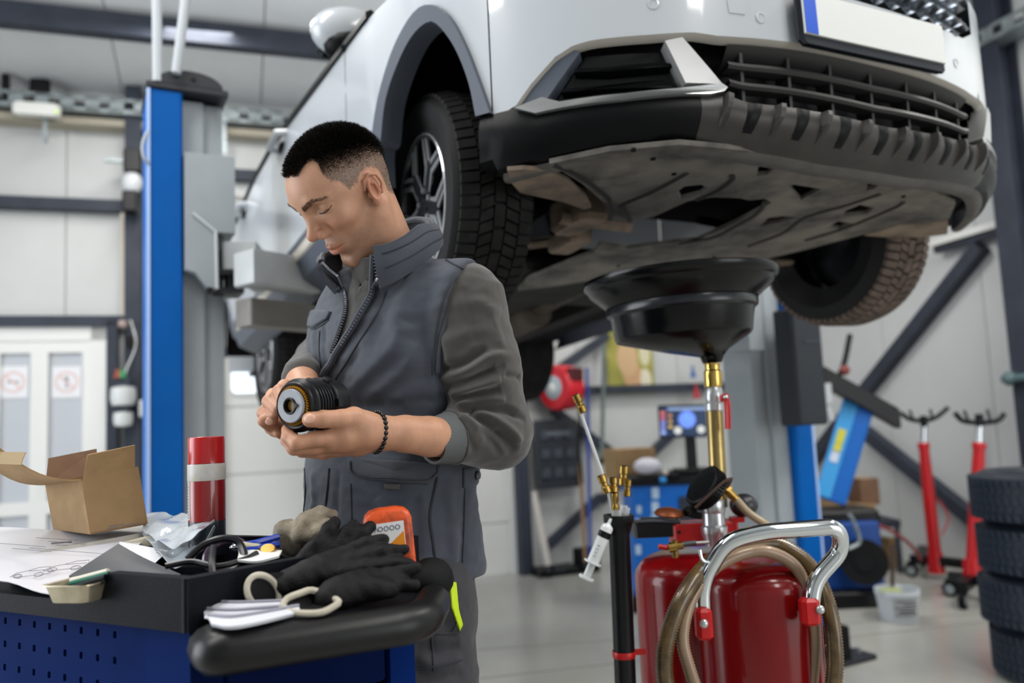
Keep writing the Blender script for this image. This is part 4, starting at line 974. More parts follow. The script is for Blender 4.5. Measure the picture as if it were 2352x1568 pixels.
for cx, cy, sc in ((.50, .26, 1.0), (.72, .44, .95)):
    car_o = [(-.17, -.07), (-.15, .0), (-.06, .03), (.0, .075), (.09, .075), (.13, .02), (.17, .0), (.17, -.05), (.11, -.07), (-.1, -.075), (-.17, -.07)]
    q = [(cx + sc * (x * .8 + y * .35), cy + sc * (y * 1.15 + x * .42)) for x, y in car_o]; ink(b, q)
    for wx in (-.1, .09): ink(b, [(cx + sc * ((wx + .035 * math.cos(a)) * .8 + (-.06 + .035 * math.sin(a)) * .35), cy + sc * ((-.06 + .035 * math.sin(a)) * 1.15 + wx * .42)) for a in np.linspace(0, 6.28, 13)], 0.0006)
    ink(b, [(cx + sc * (x * .8 + y * .35), cy + sc * (y * 1.15 + x * .42)) for x, y in ((-.05, .025), (.12, .02))])
b.build('car_drawing', M_ink, p1)
b = B()
for t0, a, c in ((.86, .42, .66), (.81, .5, .72), (.76, .55, .62), (.70, .12, .5), (.67, .4, .9), (.63, .3, .55)): ink(b, [(a, t0), (c, t0 + .012)], .0004)
for (a, t0, c, t1) in ((.52, .78, .63, .84), (.92, .58, .99, .66), (.70, .05, .76, .06)):
    ink(b, [(a, t0), (c, t1)], .0014)
b.build('print_lines', M_ink, p1)
# grey folder
M_fold = mat('folder_grey', '#33353b', .5, bump=.1)
sheet_px('folder', [[(158, 1322, 1.16), (255, 1342, 1.12), (330, 1345, 1.11)], [(225, 1278, 1.20), (300, 1296, 1.17), (400, 1330, 1.12)], [(272, 1248, 1.24), (330, 1280, 1.20), (415, 1318, 1.14)]], M_fold, 'dark grey folder lying across the manual page', 'folder', .004)
# metal dish with odds and ends
dc = P(188, 1378, 1.075); b = B(); dx, dy = nrm(P(250, 1378, 1.06) - P(130, 1378, 1.08)), None; dy = np.cross(UPZ, dx)
dish = thing('metal_dish', 'small tin dish holding brushes at the low front rim of the trolley', 'dish', tuple(dc))
def rr(w_, d_, r_, n=5):
    o = []
    for cx, cy, s0 in ((w_ - r_, d_ - r_, 0), (-w_ + r_, d_ - r_, 90), (-w_ + r_, -d_ + r_, 180), (w_ - r_, -d_ + r_, 270)): o += [(cx + r_ * math.cos(math.radians(s0 + 90 * t / n)), cy + r_ * math.sin(math.radians(s0 + 90 * t / n))) for t in range(n + 1)]
    return o
ring = lambda w_, d_, r_, z: [dc + dx * x + dy * y + UPZ * z for x, y in rr(w_, d_, r_)]
b = B(); b.grid([ring(.026, .022, .01, .0), ring(.030, .026, .012, .002), ring(.036, .032, .012, .024), ring(.0395, .0355, .013, .025), ring(.039, .035, .013, .0265), ring(.035, .031, .012, .0255), ring(.029, .025, .012, .004), ring(.02, .016, .008, .003)], closed=True)
b.add(ring(.02, .016, .008, .003), [tuple(range(24))]); b.add(ring(.026, .022, .01, 0), [tuple(range(24))]); b.build('dish_shell', mat('tin', '#b5aa93', .3, metal=.7, var=.15, vscale=30), dish, True)
def stick(name, a, c, r0, r1, m, lab, cat):
    b = B(); b.cyl(a, c, r0, r1, 10); return b.out(name, m, lab, cat, None, True)
q = lambda x, y, z: dc + dx * x + dy * y + UPZ * z
stick('brush', q(-.02, .0, .021), q(.034, .012, .031), .0045, .006, mat('green_plastic', '#0c5c4a', .4), 'green handled brush lying in the tin dish', 'brush')
stick('marker_pen', q(-.03, .014, .022), q(.022, .024, .033), .0055, .0055, mat('cream_plastic', '#d5d2c4', .4), 'cream marker pen lying in the tin dish', 'pen')
stick('marker_pen', q(.0, -.014, .018), q(.042, -.004, .030), .006, .006, M_black, 'black marker pen lying in the tin dish', 'pen')
# open carton
bx = thing('carton', 'open brown cardboard carton with raised flaps at the back of the trolley', 'box', tuple(P(210, 1220, 1.36)))
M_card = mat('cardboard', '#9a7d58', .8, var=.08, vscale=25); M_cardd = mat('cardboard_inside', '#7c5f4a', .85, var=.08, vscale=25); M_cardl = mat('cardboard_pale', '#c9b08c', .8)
YB = 1.36; kA, kB, kC = P(207, 1226, YB), P(336, 1203, YB + .05), P(122, 1215, YB + .10)
tA, tB, tC = P(187, 1104, YB), P(314, 1072, YB + .05), P(104, 1114, YB + .10)
tA = tA + 0; kD, tD = kB + kC - kA, tB + tC - tA
def slab(name, pts, m, par, t=.003, mat2=None):
    b = B(); b.sheet([[pts[0], pts[1]], [pts[3], pts[2]]], t, (0, -1, .2)); return b.build(name, m, par)
for nm, q4 in (('carton_wall', (kA, kB, tB, tA)), ('carton_wall', (kC, kA, tA, tC)), ('carton_wall', (kD, kC, tC, tD)), ('carton_wall', (kB, kD, tD, tB))): slab(nm, q4, M_card, bx)
slab('carton_base', (kA + UPZ * .002, kB + UPZ * .002, kD + UPZ * .002, kC + UPZ * .002), M_cardd, bx)
f1, f2 = P(202, 1045, YB - .01), P(310, 1022, YB + .04); slab('carton_flap', (tA + (tB - tA) * .03, tB - (tB - tA) * .03, f2, f1), M_card, bx)
f3, f4 = P(217, 1029, YB + .16), P(111, 1050, YB + .12); slab('carton_flap', (tC, tD, P(222, 1030, YB + .17), P(111, 1052, YB + .12)), M_cardd, bx)
# long curved flap to the left, with its tucked end
R = []
for t in np.linspace(0, 1, 9):
    a = tA * (1 - t) + P(-10, 1062, YB - .06) * t; c = tC * (1 - t) + P(-60, 1072, YB + .06) * t; sag = -UPZ * .012 * math.sin(math.pi * t); R.append([a + sag + UPZ * .026 * t * t, c + sag + UPZ * .026 * t * t])
b = B(); b.sheet(R, .003, (0, -1, .2)); b.build('carton_flap', M_card, bx, True)
b = B(); e0, e1 = P(-60, 1063, YB - .05), P(48, 1067, YB - .06); b.sheet([[e0, e1], [P(-60, 1040, YB - .05), P(50, 1056, YB - .06)], [P(-60, 1036, YB - .05), P(58, 1038, YB - .06)]], .003, (0, -1, 0)); b.build('carton_tuck', M_cardl, bx)
b = B(); X = nrm(kB - kA); Zc = nrm(tA - kA); Nc = nrm(np.cross(X, Zc))
Nc = Nc if Nc[1] < 0 else -Nc
for u, wd_ in ((.40, .2), (.62, .12), (.78, .22)): b.box(kA + (kB - kA) * u + Zc * .004 + Nc * .0005, (wd_ * .09, .0006, .0012), X=X, Z=Zc)
b.box(kA + (kB - kA) * .47 + Zc * .0075 + Nc * .0005, (.025, .0006, .001), X=X, Z=Zc); b.build('carton_print', M_ink, bx)
# heap under the carton: clear bag with a cream block
bagm = mat('clear_plastic', '#dfe8f0', .12, alpha=.62, coat=1, spec=.8)
def bagfn():
    top = [[(338, 1222, 1.42), (345, 1200, 1.46), (350, 1187, 1.5)], [(400, 1262, 1.30), (410, 1222, 1.38), (415, 1188, 1.48)], [(440, 1250, 1.28), (455, 1215, 1.34), (455, 1193, 1.42)], [(470, 1228, 1.29), (485, 1212, 1.32), (490, 1203, 1.36)], [(502, 1209, 1.30), (503, 1208, 1.31), (504, 1207, 1.32)]]
    R = [bez([P(*p) for p in r], 8) for r in top]; R = [list(c) for c in zip(*[bez(list(c), 8) for c in zip(*R)])]; R = [[p + UPZ * .007 * float(vnoise(A(*p)[None], 48)[0]) for p in r] for r in R]
    return R
b = B(); R = [[p + UPZ * .008 - A(0, .02, 0) for p in r] for r in bagfn()]; b.sheet(R, .0012, (0, -.3, 1)); b.sheet([[p - UPZ * (.006 + .03 * math.sin(math.pi * min(1, i / len(R)))) for p in r] for i, r in enumerate(R)], .0012, (0, -.3, 1))
bag = b.out('plastic_bag', bagm, 'clear crinkled plastic bag beside the carton, tip pointing at the spray can', 'bag', None, True, 60)
blk = P(385, 1232, 1.42); b = B(); b.box(blk, (.13, .075, .02), X=nrm(P(420, 1215, 1.36) - P(330, 1235, 1.36)), bev=.004); b.out('cream_pad', mat('cream_foam', '#d6cdb6', .7), 'cream coloured block wrapped in the clear plastic bag', 'block')
b = B(); b.box(P(215, 1238, 1.44) - UPZ * .02, (.26, .17, .05), X=nrm(kB - kA), bev=.01); b.out('flat_case', mat('case_grey', '#b9b5ae', .6), 'flat pale case lying under the brown carton', 'case')
# spray can
YC = 1.36; cb_, ct_ = P(476, 1256, YC), P(476, 1003, YC); ax = UPZ; H_ = ct_[2] - cb_[2]; r_ = 42 * YC / FPX
can = thing('spray_can', 'red spray can with white band standing behind the trolley tray', 'can', tuple(cb_))
zy = lambda y: float(P(476, y, YC)[2] - cb_[2])
b = B(); b.lathe([(r_ * .94, -.012), (r_, -.006), (r_, zy(1194))], cb_, ax, 40); b.build('can_foot', mat('can_dark', '#2b2f38', .3, coat=.5), can, True)
b = B(); b.lathe([(r_, zy(1194)), (r_, zy(1062))], cb_, ax, 40); b.build('can_body', mat('can_red', '#8c0f12', .25, coat=.6), can, True)
b = B(); b.lathe([(r_ * 1.015, zy(1102)), (r_ * 1.025, zy(1100)), (r_ * 1.025, zy(1066)), (r_ * 1.01, zy(1064))], cb_, ax, 40, cap=False); b.build('can_band', mat('can_white', '#c9cbd0', .35, col2='#b9b3a2', vscale=14, spread=.1), can, True)
b = B(); b.lathe([(r_ * .985, zy(1066)), (r_ * .985, zy(1008)), (r_ * .95, zy(1003.5)), (r_ * .9, zy(1002.5)), (0, zy(1002.5))], cb_, ax, 40); b.build('can_lid', mat('can_lid_red', '#b3151a', .3, coat=.4), can, True)
dcam = nrm(A(-cb_[0], -cb_[1], 0)); Xc = np.cross(UPZ, dcam); ang = 0
b = B(); b.lathe([(r_ * 1.004, zy(1190)), (r_ * 1.004, zy(1102))], cb_, ax, 8, cap=False, a0=-.2, a1=.25, X=nrm(-Xc * 1.0 + dcam * .25)); b.build('can_label', mat('label_grey', '#b9bbbd', .4), can, True)
b = B()
for i in range(11): b.lathe([(r_ * 1.008, zy(1186 - i * 7)), (r_ * 1.008, zy(1184 - i * 7))], cb_, ax, 4, cap=False, a0=-.12 + .03 * (i % 3), a1=.12, X=nrm(-Xc + dcam * .25))
b.build('label_print', M_ink, can)
# black cables and goggles-like loop
b = B(); Yc = 1.12
b.tube(bez([P(380, 1300, 1.10), P(440, 1290, 1.11), P(500, 1300, 1.10), P(560, 1285, 1.12), P(590, 1270, 1.14)], 8), .0045, 8); b.tube(bez([P(430, 1285, 1.13), P(470, 1250, 1.14), P(520, 1236, 1.15), P(552, 1250, 1.15), P(560, 1290, 1.13), P(520, 1320, 1.11)], 8), .0055, 8)
b.tube(bez([P(490, 1255, 1.12), P(487, 1290, 1.1), P(492, 1330, 1.085)], 8), .005, 8)
b.out('cable_coil', mat('cable_black', '#17171b', .3), 'loose coil of black cable draped over the tray rim', 'cable', None, True)
b = B(); pts = [P(520, 1275, 1.16) + (A(.026, .01, 0) * math.cos(a) + A(0, .012, .021) * math.sin(a)) for a in np.linspace(0, 2 * math.pi, 28)[:-1]]; b.tube(pts, .0055, 8, closed=True)
b.out('tape_roll', mat('tape_purple', '#5b4b5c', .15, trans=.3), 'roll of glossy purple tape inside the cable coil', 'tape roll', None, True)
b = B(); b.box(P(575, 1262, 1.17), (.035, .02, .02), X=A(.9, .3, -.2), bev=.004); b.out('cream_stopper', mat('cream_cap', '#c6bda0', .5), 'small cream stopper lying beside the cable coil', 'stopper')
# blue pliers and chrome tool
pl = thing('pliers', 'blue handled pliers lying between the cable coil and the dirty glove', 'pliers', tuple(P(590, 1250, 1.19)))
b = B(); b.tube(bez([P(550, 1253, 1.17), P(590, 1246, 1.18), P(640, 1232, 1.2)], 6), .005, 8); b.build('handle', mat('blue_grip', '#1f3fa8', .25), pl, True)
b = B(); b.tube(bez([P(560, 1262, 1.16), P(600, 1257, 1.17), P(640, 1250, 1.19)], 6), .005, 8); b.build('handle', mat('blue_grip', '#1f3fa8', .25), pl, True)
b = B(); b.ball(P(545, 1256, 1.165), (.012, .006, .006)); b.build('jaw', M_chrome, pl, True)
b = B(); b.lathe([(.010, -.003), (.013, 0), (.010, .003)], P(615, 1262, 1.16), A(.1, -.5, .8), 20); b.out('brass_washer', M_brass, 'brass washer lying under the blue pliers', 'washer', None, True)
sheet_px('notepad', [[(545, 1285, 1.11), (590, 1288, 1.11), (640, 1276, 1.13)], [(550, 1262, 1.16), (600, 1262, 1.16), (648, 1263, 1.17)]], M_white, 'white slip of card lying in front of the blue pliers', 'card', .003)
# paper towel on the ledge
gz = lambda x, y: tuple(G(x, y, ZL_ + .004))
def towel_pt(x, y, dz=0): q = G(x, y, ZL_ + .003); return q + UPZ * dz
Rw = [bez([towel_pt(*q) for q in r], 8) for r in (((484, 1440), (530, 1446), (600, 1434), (690, 1412)), ((470, 1412), (530, 1416), (590, 1410), (680, 1400)), ((466, 1392), (530, 1396), (585, 1396), (660, 1394)))]; Rw = [list(c) for c in zip(*[bez(list(c), 8) for c in zip(*Rw)])]
Rw = [[p + UPZ * .004 * (1 + math.sin(i * .55)) for p in r] for i, r in enumerate(Rw)]
b = B(); b.sheet(Rw, .004, (0, -.3, 1)); tw = b.out('paper_towel', mat('towel', '#c9cad2', .8), 'folded white paper towel with grey stripes on the front ledge', 'paper towel', None, True, 60)
b = B()
for i in (3, 7, 11, 15): b.tube([p + UPZ * .0012 for p in Rw[i]], .0022, 5)
b.build('stripe', mat('towel_stripe', '#8f909b', .8), tw, True)
# gloves
M_glove = mat('glove_black', '#0b0b0d', .6, spec=.25, bump=.35, bscale=400); M_cuff = mat('glove_cuff', '#b9b2a2', .85, var=.15, vscale=40); M_dirty = mat('glove_dirty', '#a79d8b', .85, col2='#6f6455', vscale=45, bump=.3, bscale=200, spread=.2)
def glove(label, palm, pr_, fingers, cuff, m=M_glove, cm=M_cuff, fold=.0):
    allp = [p for p, r in palm] + [p for f in fingers for p, r in f]; lo, hi = np.min(allp, 0) - .03, np.max(allp, 0) + .03
    def fn(p):
        d = chain(p, [q[0] for q in palm], [q[1] for q in palm])
        d = smin(d, chain(p, [q[0] + pr_ for q in palm], [q[1] for q in palm]), .014)
        for f in fingers: d = smin(d, chain(p, [q[0] for q in f], [q[1] for q in f], .004), .006)
        return d + .0008 * np.sin(p[:, 0] * 260 + p[:, 2] * 190).astype(f32) * np.sin(p[:, 1] * 210).astype(f32)
    me = sdf_mesh('work_glove', fn, lo, hi, .0026, 2); o = link('work_glove', me, m, None, True); setp(o, label, 'glove', 'gloves heaped on the trolley ledge')
    if cuff is not None:
        cuff = (bez(list(cuff[0]) + [cuff[0][0]], 3)[:-1],) + tuple(cuff[1:])
        b = B(); b.tube(cuff[0], .0042, 8, closed=True); c_ = b.build('cuff_hem', cm, o, True)
        ctr = np.mean(cuff[0], 0); pc0, pr0 = palm[0][0] * .5 + palm[1][0] * .5, palm[0][1]; mr = np.mean([np.linalg.norm(A(*q) - ctr) for q in cuff[0]])
        b = B(); b.grid([[A(*q) * (1 - t) + (pc0 + (A(*q) - ctr) * (pr0 / mr)) * t for q in cuff[0]] for t in (0, .35, .7, 1)], closed=True); b.build('cuff_sleeve', m, o, True)
        b = B(); b.grid([cuff[0], [ctr + (A(*q) - ctr) * .9 + cuff[1] * .02 for q in cuff[0]], [ctr + (A(*q) - ctr) * .5 + cuff[1] * .045 for q in cuff[0]]], closed=True); b.build('cuff_lining', mat('lining', cuff[2], .9), o, True)
    return o
def pxr(s, Y, r): return [(P(*map(float, a.split(',')[:2]), float(a.split(',')[2]) if a.count(',') > 1 else Y), rr_) for a, rr_ in zip(s.split(), r)]
# lower glove: flat white-hemmed cuff towards the camera, fingers to the right
glove('black work glove lying lowest on the ledge, wide flat cuff opening to the front', pxr('750,1375,1.005 785,1365,1.017 830,1352,1.04', 0, (.017, .019, .018)), A(.008, .016, .006), [pxr('825,1356,1.03 870,1352,1.035 897,1354,1.04', 0, (.016, .0145, .0115)), pxr('845,1340,1.05 900,1340,1.055 952,1344,1.06', 0, (.0125, .0115, .0085)), pxr('835,1330,1.06 890,1322,1.065 955,1304,1.075', 0, (.012, .0115, .0085))],
    ([P(x, y, Y) for x, y, Y in ((648, 1390, .975), (660, 1374, .985), (690, 1362, .992), (716, 1355, 1.0), (748, 1366, 1.0), (778, 1381, .99), (764, 1394, .978), (738, 1406, .966), (700, 1408, .962), (664, 1404, .968))], nrm(A(.5, .8, 0)), '#0c0c0e'))
glove('black work glove across the heap with a round white lined cuff', pxr('648,1346,1.055 700,1332,1.067 748,1308,1.085', 0, (.016, .019, .018)), A(.006, .016, .004), [pxr('700,1312,1.085 770,1280,1.10 840,1250,1.11 882,1238,1.115', 0, (.0150, .0125, .0115, .0085)), pxr('735,1312,1.085 810,1288,1.095 880,1268,1.10 928,1262,1.105', 0, (.0140, .0120, .0115, .0080)), pxr('750,1322,1.075 840,1306,1.085 915,1294,1.09 945,1298,1.09', 0, (.0130, .0115, .0105, .0080))],
    ([P(604 + 36 * math.cos(a) + 8 * math.sin(a), 1360 + 40 * math.sin(a), 1.032 + .012 * math.cos(a)) for a in np.linspace(0, 2 * math.pi, 17)[:-1]], nrm(A(.75, .6, .12)), '#b5b2ad'))
glove('black work glove with fingers pointing up behind the others', pxr('720,1290,1.13 750,1270,1.14 790,1255,1.15', 0, (.017, .018, .016)), A(.004, .014, -.006), [pxr('715,1285,1.13 740,1250,1.14 757,1218,1.15 768,1200,1.155', 0, (.0135, .0130, .0125, .0095)), pxr('780,1262,1.14 800,1225,1.15 812,1206,1.155', 0, (.0130, .0120, .0090)), pxr('800,1262,1.14 832,1225,1.15 852,1208,1.16', 0, (.0125, .0115, .0085)), pxr('690,1290,1.12 715,1262,1.13 728,1245,1.13', 0, (.0115, .0105, .0085))], None)
glove('crumpled dirty beige glove behind the black gloves', pxr('652,1240,1.22 690,1230,1.22 725,1215,1.22', 0, (.017, .021, .018)), A(.006, .012, -.012), [pxr('642,1228,1.21 648,1212,1.21 664,1203,1.22', 0, (.0115, .0110, .0090)), pxr('690,1225,1.2 705,1197,1.21 738,1182,1.22 764,1182,1.22', 0, (.0150, .0155, .0140, .0085)), pxr('668,1216,1.21 684,1206,1.21', 0, (.012, .010)), pxr('715,1228,1.20 745,1212,1.2 752,1200,1.2', 0, (.012, .011, .008))], None, M_dirty)
# orange bottle leaning
YO = 1.19; ob = thing('fluid_bottle', 'orange plastic fluid bottle with a torn white label, leaning behind the gloves', 'bottle', tuple(P(905, 1330, YO)))
bb, bt = P(905, 1345, YO), P(886, 1166, YO); axb = nrm(bt - bb); Hb = np.linalg.norm(bt - bb); Xb = nrm(np.cross(axb, A(.25, 1, 0))) * -1; Xb = Xb if Xb[0] > 0 else -Xb; Yb = np.cross(axb, Xb)
cr, sr_ = math.cos(.45), math.sin(.45); Xb, Yb = Xb * cr + Yb * sr_, Yb * cr - Xb * sr_
def bring(w_, d_, r_, z): return [bb + Xb * x + Yb * y + axb * z for x, y in rr(w_, d_, r_)]
b = B(); hw, hd = .036, .024
b.grid([bring(hw * .9, hd * .9, .008, 0), bring(hw, hd, .009, .004), bring(hw, hd, .009, Hb * .86), bring(hw * .92, hd * .92, .009, Hb * .93), bring(hw * .74, hd * .72, .009, Hb * .985), bring(hw * .45, hd * .5, .008, Hb * 1.01), bring(hw * .2, hd * .2, .003, Hb * 1.012)], closed=True); b.add(bring(hw * .9, hd * .9, .008, 0), [tuple(range(24))]); b.add(bring(hw * .2, hd * .2, .003, Hb * 1.012), [tuple(range(24))])
b.build('bottle_body', mat('bottle_orange', '#d2501f', .35, col2='#8e3a1c', vscale=22, spread=.06), ob, True)
sd = 1 if (Yb @ A(0, -1, 0)) > 0 else -1
b = B(); b.box(bb + axb * Hb * .66 + Yb * sd * (hd + .0006) - Xb * .002, (.05, .0012, Hb * .34), X=Xb, Z=axb); lb_ = b.build('bottle_label', mat('label_white', '#dcdcdc', .5), ob)
b = B(); b.prism([(-.02, -.02), (.022, -.02), (.022, .012)], bb + axb * Hb * .6 + Yb * sd * (hd + .0012), Xb, axb, Yb * sd, .0008); b.build('label_triangle', mat('label_amber', '#e08a1c', .5), lb_)
b = B(); q0 = bb + axb * Hb * .76 + Yb * sd * (hd + .0014)
for i in range(4): b.tube([q0 + Xb * (-.012 + .0085 * i + .0032 * math.cos(t)) + axb * (.0032 * math.sin(t)) for t in np.linspace(0, 6.28, 13)[:-1]], .0006, 4, closed=True)
b.tube([q0 + Xb * x + axb * y for x, y in ((-.021, -.004), (-.018, .003), (-.016, -.003))], .0006, 4); b.build('label_marks', mat('label_ink', '#3a4660', .6), lb_)
b = B(); b.box(bb + axb * Hb * .2 + Yb * sd * (hd + .0006), (.05, .0012, Hb * .30), X=Xb, Z=axb); b.build('bottle_label', mat('label_grey2', '#8f8f8f', .5, col2='#38383a', vscale=60), ob)
P = P0
# ---------------------------------------------------------------- waste oil drainer
M_red = mat('tank_red', '#74070b', .22, coat=.3, spec=.3)
M_redp = mat('red_part', '#b51417', .35)
M_bowl = mat('bowl_black', '#060709', .2, spec=.3, var=.2, vscale=9)
M_hose = mat('hose_brown', '#66502c', .28, col2='#43331b', vscale=30, coat=.3)
M_hosep = mat('hose_pale', '#937a62', .35, coat=.3, var=.15)
Y1, Y2 = 1.98, 1.80
dr = thing('oil_drainer', 'red oil drainer with chrome handle, coiled brown hoses and black bowl on brass pole', 'oil drainer', (P(1640, 1400, 1.9)[0], 1.9, 0))
def tank(cx, rpx, Y, ytop, nm):
    c = P(cx, ytop, Y); r = rpx * Y / FPX / 1.03; zt = c[2]; o = A(c[0], Y, 0); b = B()
    pr = [(r * .6, .12), (r * .92, .14), (r, .18), (r, zt - r * .42)] + [(r * math.cos(t) ** .62, zt - r * .42 + r * .42 * math.sin(t)) for t in np.linspace(.15, 1.5, 12)] + [(0, zt)]
    b.lathe(pr, o, UPZ, 56); t_ = b.build(nm, M_red, dr, True, 60); return o, r, zt
t1o, t1r, t1z = tank(1596, 141, Y1, 1262, 'main_tank'); t2o, t2r, t2z = tank(1733, 136, Y2, 1283, 'front_tank')
b = B(); b.box((t1o + t2o) / 2 + UPZ * .1, (.5, .42, .03), bev=.01); b.build('base_frame', M_redp, dr)
for i, (dx_, dy_) in enumerate(((-.24, .2), (.24, .2), (-.22, -.22), (.24, -.22))):
    c = (t1o + t2o) / 2 + A(dx_, dy_, .045); b = B(); b.cyl(c - A(.015, 0, 0), c + A(.015, 0, 0), .045, seg=20); b.box(c + UPZ * .03, (.04, .03, .04)); b.build('caster', M_rub, dr)
def px3(s, Y=None): 
    o = []
    for a in s.split():
        v = [float(x) for x in a.split(',')]; o.append(P(v[0], v[1], v[2] if len(v) > 2 else Y))
    return o
# chrome handle with red clamps
b = B(); b.tube(fillet(px3('1617,1425,1.655 1612,1335,1.65 1668,1243,1.64 1745,1222,1.63 1925,1208,1.64 1935,1262,1.66 1868,1335,1.66 1863,1412,1.655'), .045, 7), .0165, 16, cap=True); b.build('handle', M_chrome, dr, True)
def clamp(px, py, Y, w_, h_, bx_, by_):
    c = P(px, py, Y); b = B(); b.box(c, (w_, .035, h_), bev=.008); k_ = b.build('handle_clamp', M_redp, dr)
    q_ = P(bx_, by_, Y - .02); b = B(); b.ball(q_, (.009, .007, .009), 12, 8); b.build('clamp_bolt', M_silver, k_, True)
clamp(1616, 1431, 1.64, .032, .06, 1617, 1432); clamp(1859, 1403, 1.648, .036, .052, 1884, 1400)
# coiled hoses, ribbed
def hose(nm, pts, r, m, pitch=.0056):
    c = bez(pts, 40); d = [0]
    for i in range(1, len(c)): d.append(d[-1] + np.linalg.norm(c[i] - c[i - 1]))
    n = int(d[-1] / (pitch / 2)); t = np.linspace(0, d[-1], n); C = np.stack([np.interp(t, d, [q[k] for q in c]) for k in range(3)], 1)
    b = B(); b.tube(list(C), [r * (1.07 if i % 2 else .91) for i in range(n)], 12); return b.build(nm, m, dr, True, 180)
hose('suction_hose', px3('1560,1640,1.60 1528,1560,1.60 1532,1470,1.60 1570,1370,1.62 1640,1285,1.68 1720,1252,1.72 1790,1252,1.74 1860,1300,1.72 1902,1390,1.68 1918,1500,1.66 1912,1600,1.66'), .0165, M_hose)
hose('delivery_hose', px3('1620,1640,1.60 1585,1540,1.60 1568,1460,1.61 1590,1370,1.635 1640,1305,1.66 1710,1270,1.68 1770,1268,1.69 1830,1305,1.70 1858,1380,1.70 1872,1470,1.70 1862,1600,1.70'), .0125, M_hosep)
hose('return_hose', px3('1840,1440,1.74 1845,1520,1.74 1835,1640,1.74'), .011, M_hosep); hose('return_hose', px3('1905,1480,1.72 1925,1550,1.72 1925,1640,1.72'), .010, mat('hose_clear', '#a59a86', .3))
b = B(); b.tube(fillet(px3('1607,1262,1.63 1612,1288,1.63 1640,1292,1.64'), .01), .0035, 8); b.build('hose_hook', M_chrome, dr, True)
# fittings on the main tank
ym = 1.96
b = B(); b.box(P(1615, 1222, ym), (.155, .07, .052), bev=.006); b.box(P(1692, 1192, ym), (.03, .03, .012)); man = b.build('red_manifold', M_redp, dr)
b = B(); b.cyl(P(1560, 1222, ym - .036), P(1560, 1222, ym - .04), .004, seg=10); b.build('manifold_hole', M_black, man)
b = B(); b.lathe([(.024, -.03), (.030, -.002), (.031, .0), (.031, .014), (.026, .018), (.0255, .045), (.028, .048), (.0285, .072), (.026, .076), (0, .076)], P(1641, 1222, ym - .04), UPZ, 28); b.build('filler_neck', mat('neck_silver', '#c4c7cb', .28, metal=.85), dr, True)
b = B(); b.prism([(-.055, -.0), (.05, .0), (.052, .036), (-.057, .036)], P(1513, 1235, ym - .03), A(1, 0, 0), UPZ, A(0, 1, 0), .07, .006); b.build('parts_cup', M_black, dr)
b = B(); b.tube([P(1468, 1197, ym - .03), P(1500, 1195, ym - .035), P(1560, 1198, ym - .03), P(1560, 1190, ym + .04), P(1470, 1190, ym + .04)], .0035, 6, closed=True); b.build('cup_rim', mat('rim_grey', '#4a4d54', .25), dr, True)
b = B(); b.lathe([(.034, 0), (.036, .004), (.030, .012), (.012, .018), (0, .018)], P(1537, 1183, ym - .01), A(.1, -.1, 1), 20); b.build('filler_cap', mat('cap_copper', '#8a4a2a', .4, metal=.5, var=.3), dr, True)
b = B(); b.box(P(1585, 1172, ym - .01), (.03, .03, .018), X=A(1, .3, .4), bev=.004); b.box(P(1605, 1182, ym - .01), (.05, .035, .016), X=A(1, -.2, -.2), bev=.004); b.build('quick_coupler', M_black, dr)
for x0, y0, x1, y1, r_, m_ in ((1512, 1255, 1535, 1258, .006, M_redp), (1535, 1258, 1552, 1256, .011, M_brass), (1552, 1254, 1568, 1252, .008, M_brass), (1566, 1250, 1598, 1246, .006, mat('steel_dark', '#6b6c70', .3, metal=.8)), (1598, 1247, 1628, 1245, .004, M_silver)):
    b = B(); b.cyl(P(x0, y0, ym - .12), P(x1, y1, ym - .12), r_, seg=14); b.build('drain_tap', m_, dr, True)
b = B(); b.cyl(P(1552, 1280, ym - .12), P(1550, 1240, ym - .12), .007, seg=12); b.build('tap_stem', M_brass, dr, True)
# gauge with strap, brass elbow and clear hose
gc = P(1622, 1120, ym - .06); ga = nrm(A(-.75, -.25, .6)); b = B(); b.lathe([(.0, -.02), (.046, -.02), (.050, -.016), (.050, .012), (.046, .016), (.04, .014), (0, .014)], gc, ga, 40); b.build('gauge', M_black, dr, True)
b = B()
for i in range(40): 
    t = 2 * math.pi * i / 40; X_ = nrm(np.cross(ga, UPZ)); Y_ = np.cross(ga, X_); d_ = X_ * math.cos(t) + Y_ * math.sin(t); b.box(gc + d_ * .051, (.004, .003, .026), X=d_, Z=ga)
b.build('gauge_knurl', M_rub, dr)
b = B(); b.tube(bez(px3('1598,1165,1.86 1625,1140,1.85 1660,1108,1.85 1676,1102,1.87 1670,1118,1.9'), 6), .009, 8, flat=.35); b.build('gauge_strap', mat('strap_brown', '#4a3833', .55), dr, True)
b = B(); b.cyl(P(1652, 1155, ym - .04), P(1654, 1122, ym - .04), .010, seg=12); b.cyl(P(1655, 1112, ym - .045), P(1675, 1128, ym - .05), .013, seg=6); b.cyl(P(1672, 1128, ym - .05), P(1692, 1148, ym - .05), .0115, .0095, seg=14); b.build('brass_elbow', M_brass, dr, True)
hose('gauge_hose', px3('1690,1146,1.91 1720,1178,1.9 1760,1205,1.89 1800,1235,1.9'), .0095, mat('hose_braid', '#a8977c', .3))
b = B(); b.ball(P(1708, 1160, ym), (.034, .03, .028), 18, 10); b.build('pressure_valve', mat('valve_dark', '#26262a', .35), dr, True)
